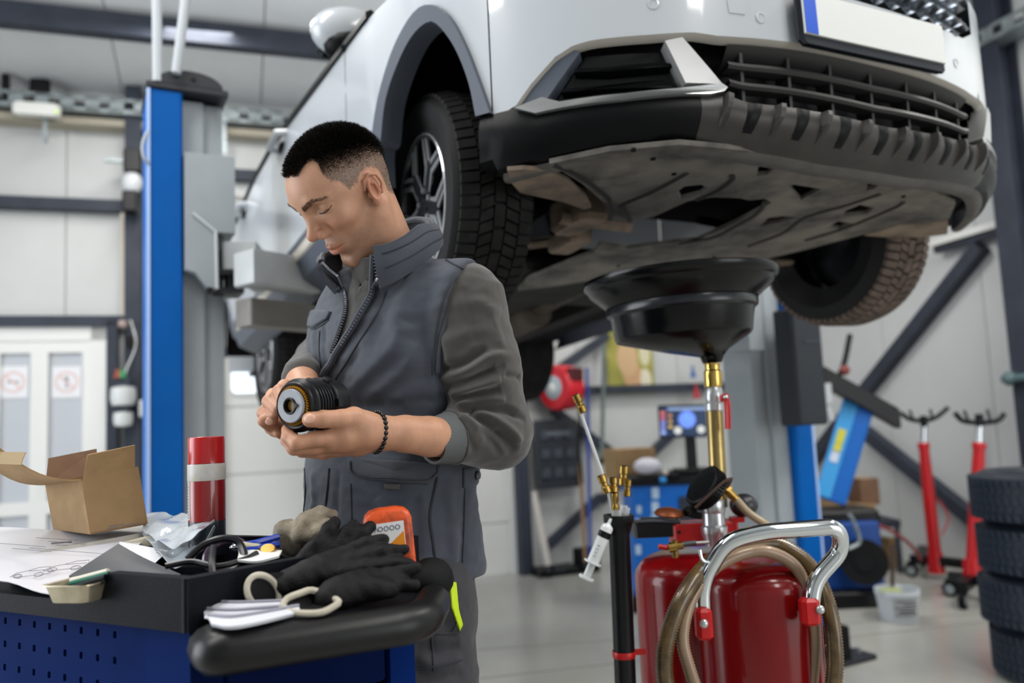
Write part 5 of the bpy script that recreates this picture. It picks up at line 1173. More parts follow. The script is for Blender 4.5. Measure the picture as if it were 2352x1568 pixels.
# pole with ball valve
pb_, pt_ = P(1652, 1165, 1.99), P(1636, 838, 2.03)
pl_ = lambda y: pb_ + (pt_ - pb_) * ((1165 - y) / (1165 - 838))
M_bpole = mat('pole_brass', '#9a8656', .28, metal=.9, var=.12, vscale=14)
b = B(); b.cyl(pl_(1165), pl_(938), .0205, seg=28); b.build('pole', M_bpole, dr, True)
b = B(); b.lathe([(.019, 0), (.023, .004), (.023, .02), (.019, .024), (.022, .03), (.022, .058), (.02, .062)], pl_(950), pt_ - pb_, 24); vb = b.build('ball_valve', M_silver, dr, True)
b = B(); b.lathe([(.021, 0), (.0225, .003), (.0225, .04), (.019, .044), (.019, .056), (.021, .06)], pl_(892), pt_ - pb_, 24); b.build('ferrule', mat('ferrule_gold', '#c2a45a', .18, metal=1), dr, True)
b = B(); b.tube(fillet(px3('1655,915,1.99 1668,912,1.98 1671,935,1.97 1672,985,1.97'), .01), [.006] * 16 if 0 else .006, 8, flat=1.5); b.ball(P(1667, 911, 1.975), .009); b.build('valve_lever', M_redp, vb, True)
b = B(); b.ball(P(1667, 911, 1.966), .006); b.build('lever_nut', M_chrome, vb, True)
# catch bowl: lip, flared ring, collar, drum, offset cone
bc = P(1560, 640, 2.05); zr_ = lambda y: P(1565, y, 2.05)[2]; Rb = 228 * 2.05 / FPX / 1.02
def bring_(r, z, dx_=0, dy_=0, n=56): return [A(bc[0] + dx_ + r * math.cos(t), 2.05 + dy_ + r * math.sin(t), z) for t in np.linspace(0, 2 * math.pi, n + 1)[:-1]]
zz_ = [bc[2] + q for q in (0, -.006, -.016, -.022, -.06, -.066, -.086, -.092, -.155)]
tip = P(1638, 832, 2.04)
tilt = lambda rows: [[p + UPZ * ((p[0] - bc[0]) * .03) for p in r] for r in rows]
b = B(); b.grid(tilt([bring_(Rb * .93, zz_[0] - .03), bring_(Rb * .97, zz_[0]), bring_(Rb, zz_[0] + .002), bring_(Rb * 1.005, zz_[1]), bring_(Rb * .985, zz_[2]), bring_(Rb * .955, zz_[3])]), closed=True); b.build('bowl_rim', M_bowl, dr, True)
b = B(); b.grid(tilt([bring_(Rb * .955, zz_[3]), bring_(Rb * .93, zz_[3] - .012), bring_(Rb * .80, zz_[4]), bring_(Rb * .775, zz_[5])]), closed=True); b.build('bowl_flare', M_bowl, dr, True)
b = B(); b.grid(tilt([bring_(Rb * .765, zz_[5]), bring_(Rb * .775, zz_[5] - .004), bring_(Rb * .77, zz_[6]), bring_(Rb * .735, zz_[7])]), closed=True); b.build('bowl_collar', mat('collar_black', '#1e2025', .25), dr, True)
b = B(); b.grid(tilt([bring_(Rb * .735, zz_[7]), bring_(Rb * .73, zz_[7] - .004), bring_(Rb * .70, zz_[8] + .008), bring_(Rb * .68, zz_[8])]) + tilt([bring_(Rb * .3, zz_[8] - .035, (tip[0] - bc[0]) * .55, 0), bring_(.03, tip[2] + .014, tip[0] - bc[0], 0), bring_(.024, tip[2] - .002, tip[0] - bc[0], 0)]), closed=True); b.build('bowl_drum', M_bowl, dr, True, 50)
b = B(); b.grid(tilt([bring_(Rb * .95, zz_[3] + .004), bring_(Rb * .7, zz_[5]), bring_(Rb * .65, zz_[8] + .01), bring_(.02, zz_[8])]), closed=True); b.build('bowl_inside', M_black, dr, True)
# black probe holder with red strap
hb, ht = P(1437, 1580, 1.83), P(1421, 1196, 1.83); hb = hb + (hb - ht) * .55
b = B(); b.lathe([(.0235, 0), (.0235, np.linalg.norm(ht - hb) - .03), (.031, np.linalg.norm(ht - hb) - .004), (.034, np.linalg.norm(ht - hb)), (.034, np.linalg.norm(ht - hb) + .014), (.028, np.linalg.norm(ht - hb) + .014), (.026, np.linalg.norm(ht - hb) - .02)], hb, ht - hb, 28, cap=False); b.build('probe_holder', M_black, dr, True)
kx = nrm(ht - hb); pS = P(1433, 1501, 1.83); b = B(); b.lathe([(.0248, -.007), (.0255, -.006), (.0255, .006), (.0248, .007)], pS, kx, 28, cap=False); b.build('holder_strap', M_redp, dr, True); b = B(); b.box(pS + A(.035, .01, 0), (.03, .006, .012)); b.build('strap_tab', M_redp, dr)
b = B(); b.cyl(P(1450, 1350, 1.9), P(1454, 1600, 1.9), .004, seg=8); b.build('tank_edge_rod', M_zinc, dr)
# probes standing in the holder
M_clear = mat('clear_tube', '#e6e9ea', .08, alpha=.45, coat=1)
def probe(lab, pts, r, brass):
    t_ = thing('suction_probe', lab, 'probe', tuple(P(*pts[0])), 'probes in the black holder')
    b = B(); b.tube([P(*q) for q in pts], r, 12); b.build('probe_tube', M_clear if r > .004 else mat('white_tube', '#d8dadb', .25), t_, True)
    for (x0, y0, x1, y1, Yq, rr_) in brass:
        b = B(); a, c = P(x0, y0, Yq), P(x1, y1, Yq); L = np.linalg.norm(c - a); b.lathe([(rr_ * .8, 0), (rr_, L * .05), (rr_, L * .35), (rr_ * .75, L * .4), (rr_ * .75, L * .55), (rr_ * .95, L * .6), (rr_ * .95, L * .95), (rr_ * .6, L)], a, c - a, 16); b.build('brass_fitting', M_brass, t_, True)
probe('long white rod probe leaning left out of the black holder, brass ends', [(1422, 1240, 1.83), (1395, 1120, 1.82), (1333, 945, 1.80)], .0038, [(1396, 1132, 1380, 1090, 1.815, .0105), (1340, 948, 1322, 905, 1.80, .010)])
probe('clear probe with brass head standing at the back right of the black holder', [(1424, 1240, 1.85), (1434, 1160, 1.85)], .0085, [(1432, 1115, 1434, 1068, 1.85, .0115)])
probe('clear probe with two brass collars in the middle of the black holder', [(1418, 1240, 1.82), (1416, 1170, 1.82)], .0115, [(1414, 1178, 1412, 1130, 1.82, .009), (1410, 1130, 1409, 1095, 1.82, .0105)])
probe('thin clear probe with brass head nearest the tank in the black holder', [(1430, 1240, 1.83), (1440, 1165, 1.83)], .0075, [(1440, 1140, 1443, 1100, 1.83, .009)])
# syringe
sy = thing('syringe', 'white plastic syringe hanging beside the black probe holder', 'syringe', tuple(P(1395, 1210, 1.80)))
sa, sb_ = P(1396, 1208, 1.80), P(1362, 1290, 1.80); L = np.linalg.norm(sb_ - sa); dS = nrm(sb_ - sa)
M_syr = mat('syringe_white', '#dfe3e4', .2, coat=.4)
b = B(); b.lathe([(.003, -.018), (.004, -.006), (.012, .0), (.0135, .004), (.0135, L), (.02, L), (.02, L + .003), (.0, L + .003)], sa, dS, 20); b.build('barrel', M_syr, sy, True)
b = B(); b.lathe([(.0138, .012), (.0138, .026)], sa, dS, 20, cap=False); b.build('plunger_seal', M_black, sy, True)
b = B(); b.cyl(sb_, sb_ + dS * .036, .009, seg=12); b.lathe([(.017, .034), (.018, .037), (.017, .040)], sb_, dS, 20); b.build('plunger', M_syr, sy, True)
b = B(); Zs = nrm(A(0, -1, 0) - dS * (-dS[1]))
for i in range(4): b.box(sa + dS * (.045 + i * .008) + Zs * .0137 + np.cross(dS, Zs) * .004, (.001, .006, .0008), X=dS, Z=Zs)
b.build('graduation', M_ink, sy)
# ---------------------------------------------------------------- things along the walls
def ground(p): return A(p[0], p[1], 0)
# stack of tyres at the right edge
Yt = 3.75; tc = P(2434, 1400, Yt); b = B(); R_, h_ = .30, .222
prof = [(.19, .012), (.2, .0), (.245, -.004), (.275, .012), (.297, .04), (R_, .06), (R_, h_ - .06), (.297, h_ - .04), (.275, h_ - .012), (.245, h_ + .004), (.2, h_), (.19, h_ - .012), (.185, h_ / 2), (.19, .012)]
b.lathe(prof, (0, 0, 0), UPZ, 56, cap=False); me_t = b.mesh('tyre'); me_t.materials.append(mat('stack_tyre', '#1a222e', .55)); me_t.polygons.foreach_set('use_smooth', [True] * len(me_t.polygons))
b = B()
for k_ in range(52):
    a = 2 * math.pi * k_ / 52
    for j, (z0, z1) in enumerate(((.018, .05), (.055, .085), (.09, .13), (.135, .165), (.17, .204))):
        rr_ = R_ + .004; aw = .045; sk = .03 * (1 if j % 2 else -1); r0 = R_ - (.014 if j in (0, 4) else .002)
        vs = [((rr_ if s else r0) * math.cos(a + aw * t + sk * u), (rr_ if s else r0) * math.sin(a + aw * t + sk * u), z0 + (z1 - z0) * u) for s in (0, 1) for u in (0, 1) for t in (-1, 1)]
        b.add(vs, [(4, 5, 7, 6), (0, 1, 5, 4), (2, 6, 7, 3), (0, 4, 6, 2), (1, 3, 7, 5)])
me_b = b.mesh('tread'); me_b.materials.append(mat('stack_tread', '#1d2735', .6))
labs = ['bottom tyre of the stack beside the red jacks', 'second tyre from the bottom of the stack beside the red jacks', 'third tyre from the bottom of the stack beside the red jacks', 'top tyre of the stack beside the red jacks']
for i in range(4):
    dx_ = (.02, -.012, 0, -.012)[i]
    o = bpy.data.objects.new('tyre', me_t); COL.objects.link(o); o.location = (tc[0] + dx_, Yt, .005 + i * (h_ + .0085)); o.rotation_euler[2] = i * .7; setp(o, labs[i], 'tyre', 'stacked winter tyres')
    t_ = bpy.data.objects.new('tread', me_b); COL.objects.link(t_); t_.parent = o; t_['kind'] = 'stuff'
# bucket
bp = G(2066, 1424); bp = ground(bp); Yb_ = bp[1]; hB = P(2066, 1350, Yb_)[2]; bk = thing('bucket', 'white plastic bucket with a printed label standing on the floor', 'bucket', tuple(bp)); rT = 49 * Yb_ / FPX / 1.05
b = B(); b.lathe([(rT * .80, 0), (rT * .82, .004), (rT * .97, hB * .86), (rT * 1.02, hB * .87), (rT * 1.02, hB * .9), (rT * .99, hB * .91), (rT, hB), (rT * .95, hB), (rT * .78, .01), (0, .01)], bp, UPZ, 40, cap=False); b.build('shell', mat('bucket_white', '#cfd6dc', .4), bk, True)
b = B(); b.lathe([(rT * .84, hB * .16), (rT * .965, hB * .8)], bp, UPZ, 10, cap=False, a0=-1.0, a1=.35, X=A(.35, -1, 0)); 
for i in range(len(b.v)): b.v[i] = tuple(bp + (A(*b.v[i]) - bp) * A(1.015, 1.015, 1))
lbk = b.build('label', mat('bucket_label', '#aeb2b4', .5), bk, True)
b = B()
for i, (z_, w0, w1) in enumerate(((.70, -.8, .1), (.6, -.5, .2), (.5, -.9, .2), (.4, -.7, .1), (.32, -.85, .2))): b.lathe([(rT * (.82 + .18 * z_) * 1.02, hB * z_ - .004), (rT * (.82 + .18 * z_) * 1.022, hB * z_ + .004)], bp, UPZ, 8, cap=False, a0=w0, a1=w1, X=A(.35, -1, 0))
b.build('label_lines', mat('label_dark', '#585c60', .6), lbk)
b = B(); b.tube([bp + A(rT * 1.02 * math.cos(a), -rT * .3 * abs(math.sin(a)) - .01, hB * .85 - .09 * math.sin(a)) for a in np.linspace(0, math.pi, 14)], .003, 6); b.build('bail', M_white, bk, True)
b = B(); b.cyl(bp + A(-.03, .02, .02), P(2050, 1250, Yb_ + .1), .011, seg=10); b.out('brush', mat('stick_dark', '#3a2f28', .6), 'dark stick handle standing in the white bucket', 'brush', None, True)
b = B(); b.ball(bp + A(-.05, -.03, hB - .01), (.07, .06, .022), 12, 8); b.out('sponge', mat('sponge_green', '#9fa873', .9), 'green sponge on the rim of the white bucket', 'sponge', None, True)
# transmission jacks
M_jred = mat('jack_red', '#b4141a', .35)
def jack(lab, base_px, top_px, rod_px, sad, Y, legs, plate=False):
    pb, pt, pr2 = P(*base_px, Y), P(*top_px, Y), P(*rod_px, Y); j = thing('transmission_jack', lab, 'jack', (pb[0], Y, 0), 'red transmission jacks')
    b = B(); b.cyl(pb, pb + (pt - pb) * .55, .042, seg=18); b.cyl(pb + (pt - pb) * .55, pt, .042, .034, seg=18); b.build('column', M_jred, j, True)
    b = B(); b.lathe([(.04, -.03), (.042, 0), (.036, .012)], pt, pt - pb, 18); b.build('collar', M_jred, j, True)
    b = B(); b.cyl(pt, pr2, .020, seg=14); b.build('rod', M_chrome, j, True)
    b = B(); pts = [P(*q, Y) for q in sad]; b.tube(bez(pts, 6), .017, 10); b.cyl(pr2 - UPZ * .03, pr2 + UPZ * .05, .026, seg=14); sd_ = b.build('saddle', M_black, j, True)
    mid = pts[len(pts) // 2]
    for s in (-1, 1): b = B(); b.cyl(mid + A(s * .07, 0, .01), mid + A(s * .075, .03, .08), .010, seg=8); b.build('prong', M_black, sd_)
    b = B(); b.tube(bez([pb + (pt - pb) * .25 + A(.05, -.03, 0), pb + (pt - pb) * .4 + A(.11, -.03, 0), pb + (pt - pb) * .55 + A(.05, -.02, 0)], 6), .006, 6); b.build('grip', M_jred, j, True)
    if plate: b = B(); b.box(pb + (pt - pb) * .68 + A(0, -.043, 0), (.05, .004, .12), Z=pt - pb); b.build('jack_label', M_white, j)
    c = A(pb[0], pb[1], pb[2] - .01)
    b = B(); b.cyl(c - UPZ * .04, c + UPZ * .1, .06, .05, seg=18); b.build('base_hub', M_jred, j, True)
    for q in legs:
        e = G(*q); e = A(e[0], e[1], .11); b = B(); X = nrm(A(e[0] - c[0], e[1] - c[1], 0)); L = float(np.linalg.norm(e[:2] - c[:2])); b.box(A((c[0] + e[0]) / 2, (c[1] + e[1]) / 2, .13), (L, .06, .06), X=X); lg_ = b.build('leg', M_black, j)
        b = B(); N_ = np.cross(UPZ, X); b.cyl(e - UPZ * .06 - N_ * .018, e - UPZ * .06 + N_ * .018, .048, seg=18); b.box(e - UPZ * .012, (.05, .05, .02), X=X); b.build('caster', M_rub, lg_, True); b = B(); b.lathe([(.0, -.02), (.028, -.02), (.03, .02), (0, .02)], e - UPZ * .06, N_, 14); b.build('wheel_disc', M_zinc, lg_)
jack('red transmission jack with black forked saddle, next to the white bucket', (2150, 1298), (2121, 1020), (2122, 970), ((2068, 948), (2090, 962), (2120, 966), (2150, 958), (2178, 936)), 5.9, ((2095, 1325), (2260, 1345), (2120, 1300)))
jack('red transmission jack with white label, next to the stack of tyres', (2234, 1318), (2249, 1020), (2250, 968), ((2193, 948), (2212, 966), (2250, 970), (2290, 966), (2307, 950)), 5.25, ((2214, 1398), (2325, 1400), (2185, 1370)), True)
# tyre changer: leaning blue column with black cross arm
Yk = 5.5; ch = thing('tyre_changer', 'blue tyre changer with a leaning column and long black arm, beside the right lift post', 'tyre changer', tuple(ground(P(1925, 1300, Yk))))
a, c = P(1905, 1150, Yk), P(1972, 925, Yk); X = nrm(np.cross(c - a, A(.5, .85, 0))); b = B(); D_ = nrm(c - a); Wd = nrm(A(.92, -.3, 0)); Wd = nrm(Wd - D_ * (Wd @ D_))
b.box((a + c) / 2, (.20, .17, float(np.linalg.norm(c - a))), X=Wd, Z=D_, bev=.01); b.build('column', mat('changer_blue', '#0f62b8', .4), ch)
N_ = np.cross(D_, Wd); N_ = N_ if N_[1] < 0 else -N_
b = B(); b.box((a + c) / 2 - Wd * .05 + N_ * .087, (.095, .008, float(np.linalg.norm(c - a)) * .96), X=Wd, Z=D_); b.build('cover_strip', mat('changer_light', '#3f9ad8', .4), ch)
for t, s_, cl_ in ((.62, .10, '#c9c443'), (.50, .06, '#c9c443'), (.42, .08, '#c6cfe0')): b = B(); b.box(a + (c - a) * t - Wd * .05 + N_ * .093, (.05, .006, s_), X=Wd, Z=D_); b.build('sticker', mat('sticker_' + cl_[1:], cl_, .5), ch)
b = B(); p, q = P(1885, 862, Yk - .1), P(2062, 962, Yk - .1); b.box((p + q) / 2, (float(np.linalg.norm(q - p)), .1, .13), X=q - p, bev=.01); b.build('cross_arm', M_black, ch)
b = B(); b.tube(bez([P(1952, 770, Yk + .1), P(1940, 830, Yk), P(1925, 870, Yk - .05)], 5), .02, 8); b.build('air_line', M_black, ch, True)
b = B(); b.ball(P(1940, 850, Yk - .12), .035, 14, 8); b.build('red_knob', mat('knob_red', '#7a3a34', .4), ch, True)
b = B(); b.cyl(P(1898, 880, Yk - .15), P(1902, 925, Yk - .15), .03, seg=12); b.cyl(P(1900, 935, Yk - .15), P(1910, 965, Yk - .15), .022, seg=12); b.build('air_unit', mat('unit_white', '#b9bcc0', .3), ch, True)
b = B(); p = P(1930, 1190, Yk); b.box(p, (.42, .3, .14), bev=.03); b.build('turntable_housing', M_black, ch)
p = P(1925, 1300, Yk); b = B(); b.box(A(p[0], p[1], .30), (.42, .45, .42), bev=.02); b.build('pedestal', mat('changer_navy', '#0c3f86', .4), ch)
b = B(); b.box(A(p[0], p[1] - .05, .05), (.5, .6, .1), bev=.02); b.build('pedestal_foot', M_black, ch)
b = B(); b.cyl(P(1985, 1290, Yk - .35), P(1985, 1290, Yk - .25), .14, seg=24); b.cyl(P(1985, 1290, Yk - .36), P(1985, 1290, Yk - .34), .06, seg=18); b.build('bead_breaker', M_rub, ch, True)
b = B(); b.tube(bez([P(1935, 1263, Yk - .4), P(1960, 1255, Yk - .4), P(1975, 1240, Yk - .4), P(1960, 1195, Yk - .4), P(1950, 1180, Yk - .4)], 5), .012, 8); b.build('lever', M_zinc, ch, True)
b = B(); b.tube(bez([P(1990, 1200, Yk - .2), P(2040, 1215, Yk - .1), P(2090, 1250, Yk + .1), P(2115, 1285, Yk + .2)], 6), .012, 8); b.out('air_hose', mat('hose_red', '#8f3a3c', .4), 'red air hose sagging from the tyre changer to the jack', 'hose', None, True)
# cartons on a shelf behind it
sh = thing('shelf', 'low dark shelf holding brown cartons behind the tyre changer', 'shelf', tuple(ground(P(1950, 1200, 6.3))))
ps = P(1935, 1195, 6.3)
for z in (ps[2] - .01, .35): b = B(); b.box(A(ps[0], 6.35, z), (.75, .4, .03)); b.build('board', M_steel, sh)
for sx in (-.35, .35):
    for sy in (-.18, .18): b = B(); b.box(A(ps[0] + sx, 6.35 + sy, ps[2] / 2), (.03, .03, ps[2])); b.build('leg', M_steel, sh)
def box_at(px, py, Y, w_, d_, h_, lab, m=M_card, name='carton', cat='box', ang=.2, tape=True):
    p = P(px, py, Y); X = A(math.cos(ang), math.sin(ang), 0); t_ = thing(name, lab, cat, tuple(p)); b = B(); b.box(p + UPZ * h_ / 2, (w_, d_, h_), X=X, bev=.004); b.build('carton_body', m, t_)
    if tape: b = B(); b.box(p + UPZ * (h_ + .001), (.05, d_ * .98, .002), X=X); b.build('tape', M_cardl, t_)
    return t_
box_at(1890, 1192, 6.2, .28, .2, .16, 'brown carton low on the shelf, nearest the lift post'); box_at(1975, 1192, 6.3, .2, .2, .12, 'small brown carton on the shelf behind the blue column', ang=-.2); box_at(1890, 1138, 6.25, .3, .22, .15, 'wide brown carton on top, next to the lift post', ang=.1)
box_at(1985, 1157, 6.35, .16, .18, .2, 'dark brown carton stacked at the free end of the shelf', M_cardd); p = G(2042, 1300); box_at(2042, 1300, float(p[1]), .09, .15, .22, 'narrow carton standing on the floor by the wall')
# blue service cart with monitor
Ym = 5.3; sc_ = thing('service_cart', 'blue service cart with dark top tray and white vertical print, behind the drainer pole', 'cart', tuple(ground(P(1535, 1250, Ym))))
z1 = P(1535, 1112, Ym)[2]; xc = P(1535, 1112, Ym)[0]
b = B(); b.box(A(xc, Ym + .2, z1 / 2 + .04), (.50, .4, z1 - .08), bev=.01); b.build('cabinet', mat('cart_blue', '#0a67c4', .35), sc_)
b = B(); b.box(A(xc, Ym + .2, z1 + .03), (.58, .46, .07), bev=.02); b.build('top_tray', M_black, sc_)
for s in (-1, 1): b = B(); b.box(A(xc + s * .25, Ym + .2, .05), (.05, .4, .1)); b.build('skid', M_black, sc_)
b = B(); b.box(A(xc + .14, Ym - .01, z1 - .16), (.16, .02, .16), bev=.01); b.build('handle_recess', M_steel, sc_)
b = B()
for (x_, y_, w_, h_) in ((1505, 1132, .045, .07), (1505, 1165, .045, .07), (1503, 1190, .04, .05), (1468, 1170, .03, .05), (1466, 1198, .035, .04), (1466, 1262, .035, .06)): q = P(x_, y_, Ym - .004); b.box(q, (w_, .004, h_))
b.build('cart_print', mat('print_white', '#b9d4ea', .5), sc_)
mo = thing('monitor', 'small diagnostic monitor with dark screen on a stand above the service cart', 'monitor', tuple(P(1590, 1075, Ym + .1)))
pm = P(1568, 967, Ym); Xm = nrm(P(1622, 965, Ym) - P(1514, 967, Ym)); wm = 110 * Ym / FPX; hm = 74 * Ym / FPX
b = B(); b.box(pm, (wm, .03, hm), X=Xm, bev=.01); b.build('bezel', M_black, mo)
b = B(); b.box(pm - A(0, .016, 0), (wm * .94, .003, hm * .9), X=Xm); scr = b.build('screen', mat('screen_dark', '#2c3c58', .3, emit=.5), mo)
Zm = nrm(np.cross(Xm, A(0, 1, 0))); Zm = Zm if Zm[2] > 0 else -Zm
def scr_el(nm, u, v_, w_, h_, col, rnd=False):
    b = B(); q = pm - A(0, .0185, 0) + Xm * u * wm + Zm * v_ * hm
    if rnd: b.cyl(q, q - A(0, .002, 0), w_ * wm / 2, seg=20)
    else: b.box(q, (w_ * wm, .002, h_ * hm), X=Xm, Z=Zm)
    b.build(nm, mat('screen_' + col[1:], col, .4, emit=.8), scr)
scr_el('dial', .08, .05, .36, .4, '#6f8fe8', True); scr_el('dial', .08, .07, .22, .2, '#9cc0ff', True); scr_el('button', -.12, -.28, .16, .2, '#c9c9c4', True); scr_el('button', .36, -.26, .16, .2, '#c9c9c4', True); scr_el('title_bar', .08, .38, .8, .08, '#8ba0c8')
for i in range(5): scr_el('menu_mark', -.42, .26 - i * .15, .1, .1, ('#d4706a', '#c86a80', '#8a90d8', '#8a90d8', '#9ab0ee')[i]); 
for i in range(3): scr_el('menu_mark', -.27, .18 - i * .17, .07, .09, ('#c98a5a', '#c9a05a', '#d8b45a')[i])
b = B(); q = P(1590, 1078, Ym + .06); b.box(A(q[0], q[1], (q[2] + pm[2]) / 2), (.07, .04, pm[2] - q[2]), bev=.01); b.box(q + UPZ * .0, (.22, .2, .02), bev=.004); b.build('stand', M_black, mo)
box_at(1448, 1096, Ym + .35, .30, .22, .20, 'brown carton on the service cart left of the monitor', M_card, ang=.25, tape=False)
b = B(); q = P(1487, 1070, Ym + .02); b.ball(q, (.09, .07, .055), 16, 10); b.out('cloth_bundle', mat('cloth_white', '#c9c8d2', .8), 'white cloth bundle on the service cart in front of the carton', 'cloth', None, True)
b = B(); q = P(1540, 1092, Ym - .02); b.ball(q, (.07, .05, .03), 12, 8); b.out('black_pouch', M_rub, 'black pouch on the service cart under the monitor', 'pouch', None, True)
for px_, py_, r_, cl_, lb_t in ((1523, 1102, .025, '#2a8fd8', 'small blue cap'), (1528, 1085, .02, '#c0b6b2', 'small pale cap')): b = B(); b.ball(P(px_, py_, Ym - .1), (r_, r_, r_ * .8), 10, 8); b.out('cap', mat('cap_' + cl_[1:], cl_, .4), lb_t + ' lying at the front of the service cart', 'cap', None, True)
# red hose reel on the wall
Yr = float(BW(1295, 890, .3)[1]); rc_ = BW(1290, 890, .25); hr_ = thing('hose_reel', 'red hose reel with a round grey hub mounted on the back wall', 'hose reel', tuple(rc_)); ax_ = nrm(A(-.75, -.66, 0)); 
b = B(); b.lathe([(0, -.10), (.15, -.10), (.185, -.08), (.19, .06), (.175, .09), (.10, .10), (0, .10)], rc_, ax_, 36); b.build('casing', mat('reel_red', '#c81f2c', .35), hr_, True)
b = B(); b.lathe([(.10, .098), (.085, .112), (.05, .115), (.045, .108), (0, .108)], rc_, ax_, 28); b.build('hub_plate', mat('hub_grey', '#9fb0ba', .4), hr_, True)
b = B(); b.lathe([(.045, .112), (.03, .122), (0, .124)], rc_, ax_, 20); b.build('hub_cap', M_white, hr_, True)
b = B(); b.box(rc_ + np.cross(UPZ, ax_) * .12 + UPZ * .1, (.14, .16, .1), X=ax_, bev=.01); b.build('outlet', mat('reel_dark', '#4a1318', .5), hr_); b = B(); b.box(rc_ - WN * .16, (.1, .2, .3), X=WD); b.build('bracket', M_steel, hr_)
b = B(); b.tube(bez([rc_ + np.cross(UPZ, ax_) * .16 + UPZ * .05, P(1333, 960, Yr), P(1330, 1030, Yr), P(1338, 1110, Yr)], 6), .011, 8); b.build('hose', M_rub, hr_, True)
# poster: olive print with a pale figure shape
pp = [BW(x, y, .03) for x, y in ((1393, 903), (1500, 905), (1500, 768))]; cpo = (pp[0] + pp[2]) / 2; po = thing('poster', 'olive green poster with pale rounded shapes on the back wall', 'poster', tuple(cpo))
wP, hP = float(np.linalg.norm(pp[1] - pp[0])), float(np.linalg.norm(pp[2] - pp[1])) * 1.15; cpo = cpo + UPZ * hP * .06
b = B(); b.box(cpo, (wP, .004, hP), X=WD); b.build('print', mat('poster_olive', '#8a8a3c', .5, col2='#a9a24f', vscale=5), po)
for u, v_, r0, r1, cl_ in ((-.06, .02, .22, .26, '#cfae84'), (.02, -.2, .2, .2, '#c9a077'), (.06, -.38, .16, .12, '#c49a76'), (.3, -.3, .14, .16, '#e0d8c0'), (.32, .1, .12, .2, '#d5cfae'), (-.02, .12, .05, .04, '#c8604e'), (-.2, .0, .04, .14, '#4d4a28')):
    b = B(); q = cpo + WN * (.003 + .0004 * r0 * 10) + WD * u * wP + UPZ * v_ * hP; b.prism([(r0 * wP * math.cos(t), r1 * hP * math.sin(t)) for t in np.linspace(0, 2 * math.pi, 22)[:-1]], q, WD, UPZ, WN, .0008); b.build('print_shape', mat('poster_' + cl_[1:], cl_, .5), po)
# dark tool board
q = [BW(x, y, .12) for x, y in ((1228, 1120), (1330, 1120), (1330, 965))]; cT = (q[0] + q[2]) / 2; wT, hT = float(np.linalg.norm(q[1] - q[0])), float(np.linalg.norm(q[2] - q[1])); tbd = thing('tool_board', 'dark moulded tool board hanging on the wall under the red hose reel', 'tool board', tuple(cT))
b = B(); b.box(cT, (wT, .05, hT), X=WD, bev=.02); b.build('board', mat('board_dark', '#20262e', .55), tbd)
for i in range(3):
    for j in range(3): b = B(); b.box(cT + WD * (i - 1) * wT * .28 + UPZ * (j - 1) * hT * .28 + WN * .03, (wT * .2, .03, hT * .13), X=WD, bev=.008); b.build('pocket', mat('pocket_grey', '#363d46', .5), tbd)
b = B(); b.box(cT + UPZ * hT * .3 + WN * .047, (wT * .5, .003, .03), X=WD); b.build('board_print', mat('print_pale', '#5f6770', .6), tbd)
for (lab, x0, y0, x1, y1, r_, m_, nm, cat_) in (('blue pole leaning on the wall beside the green poster', 1356, 1290, 1348, 845, .016, mat('pole_blue', '#27408f', .4), 'pole', 'pole'), ('brown wooden broom stick leaning by the tool board', 1345, 1300, 1330, 1040, .014, mat('wood_stick', '#8a6b50', .6), 'broom', 'broom'), ('grey green pipe running up the wall behind the poster', 1382, 1060, 1388, 790, .018, mat('pipe_green', '#5d6a66', .5), 'pipe', 'pipe'), ('pale plank leaning on the wall below the tool board', 1262, 1308, 1225, 1130, .03, mat('plank_pale', '#b9b4ae', .6), 'plank', 'plank')):
    p0, p1 = BW(x0, y0, .35), BW(x1, y1, .12); t_ = thing(nm, lab, cat_, tuple(p0)); b = B(); b.cyl(p0, p1, r_, seg=10); b.build('shaft', m_, t_, True); b = B(); b.lathe([(r_ * 1.15, -.02), (r_ * 1.2, .03)], p0, p1 - p0, 10); b.build('end_cap', M_black, t_)
for (lab, px_, py_, w_, h_, m_, nm, cat_, Yo) in (('small red topped bottle on the floor by the steel post', 1217, 1308, .06, .17, mat('bottle_dark', '#5d6068', .3), 'bottle', 'bottle', 6.3), ('white plastic bottle on the floor beside the sectional door', 1185, 1312, .12, .10, M_white, 'canister', 'canister', 6.4)):
    p = ground(G(px_, py_)); t_ = thing(nm, lab, cat_, tuple(p)); b = B(); b.lathe([(w_ * .45, 0), (w_ * .5, .01), (w_ * .5, h_ * .7), (w_ * .2, h_ * .85), (w_ * .2, h_ * .9)], p, UPZ, 18); b.build('body', m_, t_, True); b = B(); b.cyl(p + UPZ * h_ * .9, p + UPZ * h_ * 1.1, w_ * .22, seg=14); b.build('cap', M_jred if nm == 'bottle' else M_white, t_, True)
for (lab, px_, py_, w_, d_, h_, m_) in (('long dark crate on the floor below the pale plank', 1275, 1318, .36, .22, .06, M_black), ('dark box on the floor beside the broom stick', 1348, 1310, .16, .2, .18, M_rub)):
    p = ground(G(px_, py_)); t_ = thing('crate', lab, 'crate', tuple(p)); b = B(); b.box(p + UPZ * h_ / 2, (w_, d_, h_), X=WD, bev=.008); b.build('crate_body', m_, t_); b = B(); b.box(p + UPZ * h_ * .8 - A(0, d_ / 2 + .004, 0), (w_ * .5, .008, .02), X=WD); b.build('crate_handle', M_steel, t_)
